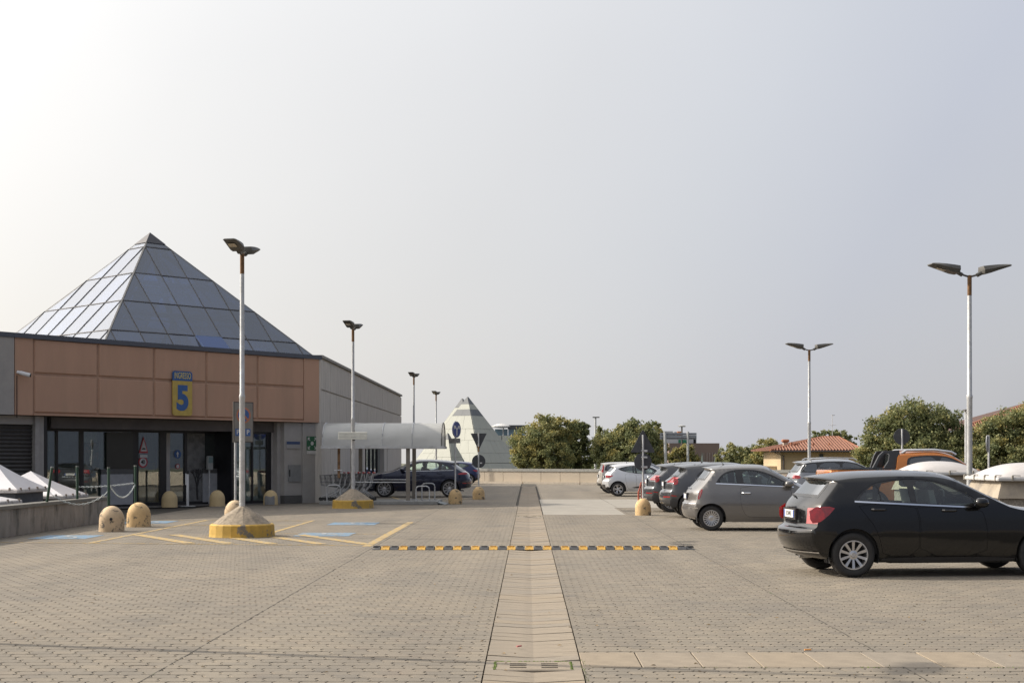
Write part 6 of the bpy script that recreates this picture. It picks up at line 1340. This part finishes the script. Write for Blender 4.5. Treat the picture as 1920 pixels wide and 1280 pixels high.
stone_pyr(A0, [(A0[0]+2.9, 134.4), (A0[0]+10.8, 147.9), (A0[0]-2.9, 155.6), (A0[0]-10.8, 142.1)], rows, 1.15, (0, 2), -6, 0, SP_)
A1 = (AX(867, 149), 149, AZ(747, 149)); S2 = thing('clad_pyramid_building', 'second stone pyramid whose tip shows just left behind the tallest one', 'building', (A1[0], 149, -6), 0, 'stone pyramids beyond the wall'); SP_['group'] = 'stone pyramids beyond the wall'
stone_pyr(A1, [(A1[0]+2.9, 138.4), (A1[0]+10.2, 151.9), (A1[0]-2.9, 159.6), (A1[0]-10.2, 146.1)], [.0001, .07, .3, .6, 1.0], 2, (0,), -6, 0, S2)
A2 = (AX(840, 128), 128, AZ(812, 128)); S3 = thing('clad_pyramid_building', 'small stone pyramid with a grey tip standing in front of the tall one', 'building', (A2[0], 128, -6), 0, 'stone pyramids beyond the wall')
h2 = A2[2]+6; stone_pyr(A2, [(A2[0]+1.6, 122), (A2[0]+5.6, 129.5), (A2[0]-1.6, 134), (A2[0]-5.6, 126.5)], [.0001, .06, .12+.1, .3, .45, .7, 1.0], 1.15, (0,), -6, 0, S3)
LB = thing('low_clad_building', 'low pale clad block between the stone pyramids and the autumn tree', 'building', (-1, 150, -6), 0); xL, xR = AX(905, 150), AX(1010, 150); zT = AZ(815, 150)
mb = MB(); mb.add([(xL, 150, -6), (xR, 150, -6), (xR, 165, -6), (xL, 165, -6), (xL+.3, 152.5, zT), (xR, 152.5, zT), (xR, 165, zT), (xL+.3, 165, zT)], [(0, 1, 5, 4), (1, 2, 6, 5), (2, 3, 7, 6), (3, 0, 4, 7), (4, 5, 6, 7)]); obj('block_core', mb, M_STD, LB, world=True)
nc = 6
for i in range(nc):
    for j, (za, zb) in enumerate(((zT-.05, zT-1.3), (zT-1.35, zT-2.6), (zT-2.65, zT-4), (zT-4.05, -2))):
        f = lambda z: 150+2.5*(z+6)/(zT+6)-.04; x0 = xL+(xR-xL)*i/nc+.04; x1 = xL+(xR-xL)*(i+1)/nc-.04; mb = MB(); mb.slab([(x0, f(zb), zb), (x1, f(zb), zb), (x1, f(za), za), (x0, f(za), za)], (0, -1, .2), .05); obj('cladding_panel', mb, M_ST if not (i in (0, 1) and j > 0) else M_STD, LB, world=True)
RT = thing('rooftop_pavilion', 'glazed rooftop pavilion with a white curved canopy on the clad block', 'pavilion', (AX(950, 158), 158, zT)); 
mb = MB(); mb.box(AX(928, 158), AX(952, 158), 158, 161, zT, AZ(804, 158)); mb.box(AX(953, 158), AX(985, 158), 157.6, 162, zT, AZ(804, 158)+.2); obj('glass_box', mb, mk('pavilion_glass', (.16, .28, .36), .15, coat=1., var=.4, scale=.6), RT, world=True)
mb = MB(); mb.lathe([(.001, -.1), (1.1, 0), (1.15, .12), (.5, .38), (.001, .42)], 16, (AX(941, 158), 157.5, AZ(801, 158))); mb.tube([(AX(944, 158), 157.5, zT), (AX(944, 158), 157.5, AZ(801, 158))], .06, 6); obj('canopy_dish', mb, mk('canopy_white', (.5, .5, .5), .6), RT, world=True)
mb = MB(); mb.box(AX(952, 158), AX(985, 158), 157, 162.5, AZ(803, 158), AZ(800, 158)); mb.box(AX(954, 158), AX(985, 158), 156.9, 156.95, AZ(804.5, 158), AZ(797, 158)); obj('roof_slab', mb, mk('pavilion_dark', (.06, .065, .07), .6), RT, world=True)

# ================================================================== BLOCKS AND HOUSES AT THE RIGHT
D0 = 190.; BB = thing('brown_block', 'windowless brown building with a pale rooftop block beyond the parked cars', 'building', (AX(1300, D0), D0, -6)); x0, x1 = AX(1255, D0), AX(1349, D0)
mb = MB(); mb.box(x0, x1, D0, D0+20, -6, AZ(830.5, D0)); obj('wall', mb, mk('brown_render', (.17, .125, .11), .85, var=.1, scale=.3), BB, world=True)
for px in (1319, 1325, 1330, 1335): mb = MB(); mb.box(AX(px, D0), AX(px+1.6, D0), D0-.06, D0-.01, -2, AZ(848, D0)); obj('light_strip', mb, mk('strip_grey', (.24, .20, .19), .7), BB, world=True)
for px in (1315.5, 1340): mb = MB(); mb.slab([(AX(px-2, D0), D0-.02, AZ(870, D0)), (AX(px+3, D0), D0-.02, AZ(870, D0)), (AX(px+1, D0), D0-.02, AZ(847, D0))], (0, -1, 0), .05); obj('pointed_panel', mb, mk('panel_greenish', (.33, .38, .35), .7), BB, world=True)
mb = MB(); mb.box(AX(1244, D0), AX(1305, D0), D0+3, D0+14, AZ(830.5, D0), AZ(817, D0+3)); mb.prism([(AX(1245, D0), D0+3), (AX(1266, D0), D0+3), (AX(1266, D0), D0+10), (AX(1245, D0), D0+10)], AZ(817, D0+3), AZ(808, D0+3)); obj('rooftop_block', mb, mk('block_white', (.42, .44, .46), .7, var=.1), BB, world=True)
mb = MB(); mb.box(AX(1272, D0+3), AX(1288, D0+3), D0+2.9, D0+2.98, AZ(830, D0+3), AZ(824, D0+3)); obj('green_panel', mb, mk('panel_green', (.02, .16, .09), .6), BB, world=True); mb = MB(); mb.box(AX(1303.5, D0+3), AX(1305.6, D0+3), D0+2.9, D0+14, AZ(830.5, D0+3), AZ(818, D0+3)); obj('dark_edge', mb, M_SIGNBACK, BB, world=True)
mb = MB(); mb.tube([(AX(1272.5, D0), D0+5, AZ(817, D0)), (AX(1272.5, D0), D0+5, AZ(808, D0))], .25, 8); obj('flue', mb, M_METAL, BB, world=True); mb = MB(); mb.tube([(AX(1281.5, D0), D0+5, AZ(817, D0)), (AX(1281.5, D0), D0+5, AZ(807, D0))], .35, 8); obj('chimney', mb, mk('terracotta', (.33, .14, .07), .85), BB, world=True)
D1 = 165; t = thing('street_lamp', 'distant lamp with a flat round head above the pale rooftop block', 'street lamp', (AX(1278.5, D1), D1, -6)); mb = MB(); mb.tube([(0, 0, 0), (0, 0, AZ(800, D1)+6)], .09, 8); obj('pole', mb, M_LAMP, t); mb = MB(); mb.lathe([(.001, 0), (.4, .0), (.45, .12), (.2, .2), (.001, .2)], 12, (0.0, 0, AZ(800, D1)+6)); obj('lamp_head', mb, mk('head_pale', (.4, .4, .4), .5), t)
D2 = 118; t = thing('gantry_sign', 'back of a wide grey motorway-style sign on two pale posts beyond the crossovers', 'sign', (AX(1272, D2), D2, -6)); z0, z1 = AZ(823.5, D2)+6, AZ(811, D2)+6
def rx(px): return AX(px, D2)-AX(1272, D2)
for k in range(3): a = z0+(z1-z0)*k/3; mb = MB(); mb.box(rx(1237.5), rx(1306), -.05, 0, a+.01, a+(z1-z0)/3-.01); obj('sign_plank', mb, mk('sign_back_pale', (.30, .32, .36), .5, .2, var=.08, scale=1.), t)
mb = MB(); mb.tube([(rx(1251), -.14, 0), (rx(1246.5), -.14, z1+.1)], .12, 8); obj('post', mb, M_METAL, t); mb = MB(); mb.tube([(rx(1289.5), -.14, 0), (rx(1289.5), -.14, z1+.1)], .10, 8); obj('post', mb, M_METAL, t)
for k in (.2, .75): mb = MB(); mb.box(rx(1240), rx(1304), -.10, -.055, z0+(z1-z0)*k-.03, z0+(z1-z0)*k+.03); obj('stiffener', mb, mk('stiffener', (.12, .12, .13), .5, .3), t)
D3 = 125; t = thing('street_lamp', 'tall slim street lamp between the two autumn trees beyond the wall', 'street lamp', (AX(1116.5, D3), D3, -6)); h_ = AZ(783, D3)+6; mb = MB(); mb.tube([(0, 0, 0), (0, 0, h_)], .14, 10, r1=.08); obj('pole', mb, M_METAL, t); mb = MB(); mb.box(-.25, .35, -.12, .12, h_, h_+.09); obj('lamp_head', mb, M_LAMP, t)
D4 = 62; t = thing('street_lamp', 'thin pale lamp column just left of the tall lamp post at the right', 'street lamp', (AX(1811.5, D4), D4, 0)); h_ = AZ(770, D4); mb = MB(); mb.tube([(0, 0, 0), (0, 0, h_)], .065, 10); obj('pole', mb, M_METAL, t); mb = MB(); mb.box(-.12, .12, -.3, .1, h_, h_+.06); obj('lamp_head', mb, M_LAMP, t)

# cream house with a hipped tiled roof
DH = 130.; HS = thing('cream_house', 'cream house with a hipped terracotta tile roof and one narrow shuttered window', 'house', (AX(1530, DH), DH, -6)); M_CR = mk('cream_render', (.44, .345, .22), .85, var=.05, scale=.4); M_TILE = mk('terracotta_channel_shade', (.075, .04, .032), .9, var=.22, scale=6); M_RIDGE = mk('ridge_tile', (.30, .12, .065), .85, var=.15)  # M_TILE is darkened: shade between the barrel courses put into the colour
hx0, hx1 = AX(1464, DH), AX(1606, DH+3); ze = AZ(846, DH)
mb = MB(); mb.box(hx0, hx1, DH, DH+9.5, -6, ze); obj('wall', mb, M_CR, HS, world=True)
mb = MB(); mb.box(hx0-1.6, hx0-.01, DH+2, DH+7, -6, ze-1.35); obj('annex_wall', mb, mk('annex_render', (.52, .44, .32), .85), HS, world=True)
mb = MB(); mb.box(AX(1536.5, DH), AX(1543.5, DH), DH-.05, DH-.005, AZ(864, DH), AZ(850.5, DH)); obj('window_shutter', mb, mk('shutter_slate', (.05, .06, .065), .6), HS, world=True); mb = MB(); mb.box(AX(1535.5, DH), AX(1544.5, DH), DH-.12, DH-.051, AZ(865.2, DH), AZ(864.1, DH)); obj('window_sill', mb, M_WCOP, HS, world=True)
ex0, ex1, ey0, ey1 = AX(1444, DH-.8), AX(1610, DH+1), DH-.9, DH+10.4; rd = (AX(1547, DH+4.5), DH+4.7, AZ(819, DH+4.5)); rd2 = (AX(1572, DH+4.5), DH+4.7, AZ(819, DH+4.5))
mb = MB(); mb.add([(ex0, ey0, ze+.05), (ex1, ey0, ze+.05), (ex1, ey1, ze+.05), (ex0, ey1, ze+.05), rd, rd2], [(0, 1, 5, 4), (1, 2, 5), (2, 3, 4, 5), (3, 0, 4), (3, 2, 1, 0)]); obj('roof', mb, M_TILE, HS, world=True)
# rows of tiles: barrel courses running down the slopes, kept as one real surface per slope
def courses(A, B, C_, D_, n, name):
    """A,B eave ends; C_ ridge over A side, D_ ridge over B side"""
    A, B, C_, D_ = map(Vector, (A, B, C_, D_)); nrm = (B-A).cross(C_-A).normalized(); nrm = nrm if nrm.z > 0 else -nrm
    down = ((A-C_)+(B-D_)); down = nrm.cross((B-A)).normalized(); 
    if down.z > 0: down = -down
    mb = MB(); e = (B-A)/n
    def hit(p):  # go up slope from eave point until leaving the triangle/trapezoid
        best = 0; lo, hi = 0., 30.
        P2 = [(0, 0), ((B-A).length, 0), ((D_-A).dot((B-A).normalized()), -(D_-A).dot(down)), ((C_-A).dot((B-A).normalized()), -(C_-A).dot(down))]
        x = (p-A).dot((B-A).normalized())
        for _ in range(24):
            m_ = (lo+hi)/2
            if inpoly((x, max(m_, .001)), P2): lo = m_
            else: hi = m_
        return lo
    for i in range(n):
        p = A+e*(i+.5); h_ = hit(p)
        if h_ < .15: continue
        w_ = e*.33; q = p-down*h_
        mb.add([p-w_, p+nrm*.15-w_*.2, p+nrm*.15+w_*.2, p+w_, q-w_, q+nrm*.15-w_*.2, q+nrm*.15+w_*.2, q+w_], [(0, 1, 5, 4), (1, 2, 6, 5), (2, 3, 7, 6), (0, 3, 2, 1)])
    obj(name, mb, mk('terracotta_barrel', (.22, .105, .072), .9, var=.25, scale=5), HS, world=True, kind='stuff')
courses((ex0, ey0, ze+.06), (ex1, ey0, ze+.06), rd, rd2, 30, 'roof_tiles'); courses((ex1, ey0, ze+.06), (ex1, ey1, ze+.06), rd2, rd2, 26, 'roof_tiles'); courses((ex0, ey1, ze+.06), (ex0, ey0, ze+.06), rd, rd, 26, 'roof_tiles')
mb = MB(); mb.tube([rd, rd2], .13, 6); mb.tube([rd2, (ex1, ey0, ze+.1)], .13, 6); mb.tube([rd, (ex0, ey0, ze+.1)], .13, 6); mb.tube([rd2, (ex1, ey1, ze+.1)], .12, 6); obj('ridge', mb, M_RIDGE, HS, world=True)
mb = MB(); mb.tube([(ex0, ey0-.05, ze), (ex1, ey0-.05, ze)], .09, 6); obj('gutter', mb, mk('gutter_brown', (.05, .04, .04), .5), HS, world=True)
mb = MB(); mb.tube([(ex0+.4, ey0, ze-.1), (hx0+.25, DH-.08, ze-.4), (hx0+.25, DH-.08, -6)], .06, 6); mb.tube([(ex1-.3, ey0, ze-.1), (hx1-.35, DH-.08, ze-.4), (hx1-.35, DH-.08, -6)], .06, 6); obj('downpipe', mb, mk('gutter_brown', (.05, .04, .04), .5), HS, world=True)
for px, py, h_ in ((1472.5, 838, .75),): mb = MB(); x, y = AX(px, DH+2), DH+2; z = AZ(py, DH+2); mb.box(x-.2, x+.2, y-.2, y+.2, z-.5, z+h_*.6); o = obj('chimney', mb, M_CREAM, HS, world=True); mb = MB(); mb.cbox(x-.33, x+.33, y-.33, y+.33, z+h_*.6, z+h_*.6+.28, .08); obj('chimney_cap', mb, M_RIDGE, HS, world=True)
for px, py in ((1484, 836), (1491, 838.5), (1494.5, 838), (1525, 838), (1555, 838)): x, y = AX(px, DH+1), DH+1.; z = AZ(py, DH+1); mb = MB(); mb.tube([(x, y, z-.2), (x, y, z+.38)], .085, 8); obj('vent_pipe', mb, M_RIDGE, HS, world=True)
t = thing('roof_antenna', 'television antenna on the ridge of the cream house', 'antenna', (AX(1561.5, DH+4.5), DH+4.7, AZ(820, DH+4.5))); mb = MB(); z = AZ(778, DH+4.5)-AZ(820, DH+4.5); mb.tube([(0, 0, -.3), (0, 0, z)], .025, 5)
mb.tube([(-.42, 0, z*.56), (.35, 0, z*.56)], .015, 4); mb.tube([(-.1, -.1, z), (.25, .1, z)], .03, 4)
for k in range(5): mb.tube([(-.38+k*.17, -.2, z*.56), (-.38+k*.17, .2, z*.56)], .01, 4)
obj('mast', mb, M_METAL, t)
# roof slope of the house behind the right-hand trees
D5 = 118; H2 = thing('tiled_house', 'house with a long terracotta roof, mostly hidden by the trees at the right edge', 'house', (AX(1900, D5), D5, -6)); xa, xb = AX(1793, D5), AX(2080, D5); za, zb = AZ(806, D5), AZ(745, D5+6)
mb = MB(); mb.box(xa+.7, xb, D5+.8, D5+9, -6, za-.1); obj('wall', mb, M_CR, H2, world=True)
mb = MB(); mb.add([(xa, D5, za), (xb, D5, za), (xb, D5+6, zb), (xa+9.5, D5+6, zb), (xa, D5+12, za)], [(0, 1, 2, 3), (0, 3, 4)]); mb2 = mb; obj('roof', mb, M_TILE, H2, world=True)
mb = MB(); nT = 60
A_, B_, C2, D2_ = Vector((xa, D5, za)), Vector((xb, D5, za)), Vector((xa+9.5, D5+6, zb)), Vector((xb, D5+6, zb)); nrm = (B_-A_).cross(C2-A_).normalized()
for i in range(nT):
    f = (i+.5)/nT; p = A_+(B_-A_)*f; x = p.x; k = min(1, (x-xa)/9.5); q = Vector((x, D5+6*k, za+(zb-za)*k)); w_ = Vector(((xb-xa)/nT*.33, 0, 0)); u = nrm*.15
    mb.add([p-w_, p+u, p+w_, q-w_, q+u, q+w_], [(0, 1, 4, 3), (1, 2, 5, 4)])
obj('roof_tiles', mb, mk('terracotta_barrel', (.22, .105, .072), .9, var=.25, scale=5), H2, world=True, kind='stuff'); mb = MB(); mb.tube([A_, C2], .14, 6); mb.tube([C2, D2_], .14, 6); obj('ridge', mb, M_RIDGE, H2, world=True)

# ================================================================== TREES
def leaf_mat():
    m = bpy.data.materials.new('foliage'); m.use_nodes = True; n = m.node_tree.nodes; l = m.node_tree.links; b = n['Principled BSDF']; b.inputs['Roughness'].default_value = .6; b.inputs['Specular IOR Level'].default_value = .3
    at = n.new('ShaderNodeAttribute'); at.attribute_name = 'tone'; r = n.new('ShaderNodeValToRGB'); l.new(at.outputs['Fac'], r.inputs[0]); e = r.color_ramp.elements
    e[0].position = 0; e[0].color = (.08, .10, .05, 1); e[1].position = 1; e[1].color = (.40, .34, .12, 1)
    for p, c in ((.3, (.135, .16, .075)), (.55, (.21, .225, .10)), (.78, (.31, .285, .115))): q = e.new(p); q.color = (*c, 1)
    l.new(r.outputs[0], b.inputs['Base Color']); t_ = n.new('ShaderNodeBsdfTranslucent'); l.new(r.outputs[0], t_.inputs['Color']); ms = n.new('ShaderNodeMixShader'); ms.inputs[0].default_value = .35; l.new(b.outputs[0], ms.inputs[1]); l.new(t_.outputs[0], ms.inputs[2]); l.new(ms.outputs[0], n['Material Output'].inputs['Surface']); return m
M_LEAF = leaf_mat(); M_BARK = mk('bark', (.09, .07, .05), .95, var=.3, scale=4)
def tree(label, px, D, lobes, base=-6., autumn=.1, n=9000, ls=.24, tonebase=.38, group='trees beyond the deck', name='leafy_tree', dens=1.):
    """lobes: (px, py, half width px, half height px, depth offset m)"""
    n = int(n*1.9); ls *= .72; tonebase += .13; X = AX(px, D); t = thing(name, label, 'tree', (X, D, base), 0, group); k = D/F
    L_ = [(AX(a, D+e)-X, e, AZ(b, D+e)-base, c*k, d*k) for a, b, c, d, e in lobes]
    mb = MB(); zt = min(l[2] for l in L_); mb.tube([(0, 0, 0), (.1, 0, zt*.5), (0, .1, zt*.9)], .28, 8, r1=.18); obj('trunk', mb, M_BARK, t)
    mb = MB()
    for (x, y, z, rx_, rz_) in L_:
        mb.tube([(0, .05, zt*.75), (x*.4, y*.4, (zt*.7+z)/2), (x, y, z)], .13, 6, r1=.04)
        for _ in range(5): mb.tube([(x*.6, y*.6, (zt*.5+z)*.6), (x+random.uniform(-.8, .8)*rx_, y+random.uniform(-.7, .7)*rx_, z+random.uniform(-.3, .8)*rz_)], .05, 5, r1=.015)
    obj('limb', mb, M_BARK, t)
    vol = np.array([l[3]*l[3]*l[4] for l in L_])**.67; cnt = (vol/vol.sum()*n).astype(int); C_, T_ = [], []
    for (x, y, z, rx_, rz_), c in zip(L_, cnt):
        ncl = max(16, int(c/60)); u = rng.normal(size=(ncl, 3)); u /= np.linalg.norm(u, axis=1)[:, None]; rad = rng.uniform(.60, 1.12, ncl)[:, None]
        cc = u*rad*np.array([rx_, rx_*.85, rz_])*rng.uniform(.95, 1.1)+np.array([x, y, z]); ct = np.clip(rng.normal(tonebase, .12, ncl)+(rng.random(ncl) < autumn)*rng.uniform(.1, .38, ncl), 0, 1)
        w_ = rng.integers(0, ncl, c); sg = min(rx_, rz_)*.13
        C_.append(cc[w_]+rng.normal(size=(c, 3))*sg*np.array([1, 1, .8])); T_.append(np.clip(ct[w_]+rng.normal(0, .09, c), 0, 1))
    P = np.concatenate(C_); T = np.concatenate(T_); m_ = len(P)
    a = rng.normal(size=(m_, 3)); a /= np.linalg.norm(a, axis=1)[:, None]; b = rng.normal(size=(m_, 3)); b -= (a*b).sum(1)[:, None]*a; b /= np.linalg.norm(b, axis=1)[:, None]
    s_ = ls*rng.uniform(.6, 1.3, m_)[:, None]; V = np.stack([P-a*s_*.6, P-b*s_*.38, P+a*s_*.6, P+b*s_*.38], 1); keep_ = P[:, 2] > .3
    bulk('crown', V[keep_], [[0, 1, 2, 3]], M_LEAF, T[keep_], t, None)
tree('broad autumn tree with yellow patches, left of the tall slim street lamp', 1030, 118, [(1000, 840, 34, 34, 0), (1020, 812, 34, 30, 1), (1052, 806, 32, 24, 1.5), (985, 862, 24, 26, -1), (1030, 860, 40, 30, -1), (1010, 835, 44, 34, 0)], autumn=.36, n=15000, tonebase=.44)
tree('dark green tree joined to the right side of the broad autumn tree', 1085, 122, [(1082, 826, 22, 32, 0), (1086, 858, 24, 28, 0), (1062, 850, 24, 28, 0), (1093, 810, 12, 22, 0)], autumn=.05, n=9000, tonebase=.25)
tree('large round green tree behind the triangular sign back', 1175, 120, [(1150, 840, 40, 34, 0), (1195, 822, 38, 32, 0), (1175, 852, 50, 34, -1), (1215, 848, 26, 32, 0), (1132, 826, 20, 26, 1), (1180, 815, 28, 24, 0)], autumn=.14, n=17000, tonebase=.36)
tree('narrow orange-tipped tree beside the back of the gantry sign', 1234, 124, [(1228, 812, 14, 20, 0), (1232, 842, 18, 30, 0)], autumn=.5, n=4500, tonebase=.42)
tree('low yellow-green bush tree below the gantry sign', 1280, 128, [(1270, 856, 18, 14, 0), (1288, 848, 14, 14, 0), (1300, 862, 14, 14, 0), (1258, 868, 20, 12, 0)], autumn=.3, n=5500, tonebase=.50, ls=.2)
tree('grey-green tree between the brown block and the cream house', 1385, 150, [(1385, 850, 34, 18, 0), (1360, 860, 18, 14, 0), (1410, 860, 24, 16, 0), (1385, 872, 40, 16, 0)], autumn=.05, n=8000, tonebase=.42)
tree('russet tree just left of the cream house', 1438, 142, [(1438, 848, 22, 22, 0), (1444, 836, 12, 14, 0), (1425, 866, 26, 18, 0), (1455, 862, 16, 20, 0)], autumn=.30, n=7500, tonebase=.52)
tree('green tree showing over the ridge of the cream house', 1560, 152, [(1545, 820, 22, 12, 0), (1572, 818, 20, 12, 0), (1592, 828, 14, 10, 0)], autumn=.02, n=4500, tonebase=.36)
tree('large dense green tree right of the cream house', 1700, 92, [(1660, 822, 38, 44, 0), (1705, 796, 50, 42, 0), (1760, 806, 44, 40, 0), (1640, 858, 34, 34, 0), (1720, 850, 70, 42, -1), (1785, 842, 26, 36, 0)], autumn=.10, n=26000, ls=.20, tonebase=.35)
tree('dense green tree at the right edge of the picture', 1880, 90, [(1850, 830, 34, 42, 0), (1890, 812, 44, 42, 0), (1940, 806, 50, 46, 0), (1870, 862, 60, 36, -1), (1950, 860, 50, 40, 0)], autumn=.12, n=22000, ls=.20, tonebase=.42)
tree('yellow-green tree low behind the thin lamp column', 1812, 96, [(1815, 858, 22, 30, 0), (1830, 842, 18, 24, 0)], autumn=.2, n=5000, ls=.2, tonebase=.48)
# wooded horizon
P = []; T = []
n_ = 26000; xx = rng.uniform(-160, 190, n_); yy_ = rng.uniform(230, 300, n_); zz_ = -6+rng.uniform(0, 1, n_)*(6.2+2.2*np.sin(xx*.13)+1.3*np.sin(xx*.37+1)); P = np.stack([xx, yy_, zz_], 1)
a = rng.normal(size=(n_, 3)); a /= np.linalg.norm(a, axis=1)[:, None]; b = rng.normal(size=(n_, 3)); s_ = .9
V = np.stack([P-a*s_, P-b*s_*.5, P+a*s_, P+b*s_*.5], 1); wo = thing('distant_wood', 'thin line of woodland along the horizon', 'wood', (0, 260, 0)); wo2 = bulk('distant_wood', V, [[0, 1, 2, 3]], M_LEAF, np.clip(rng.normal(.4, .1, n_), 0, 1), None); bpy.data.objects.remove(wo); tag(wo2, 'thin line of woodland along the horizon', 'wood')
for o in list(bpy.data.objects):
    if o.type == 'EMPTY' and not o.children: bpy.data.objects.remove(o)
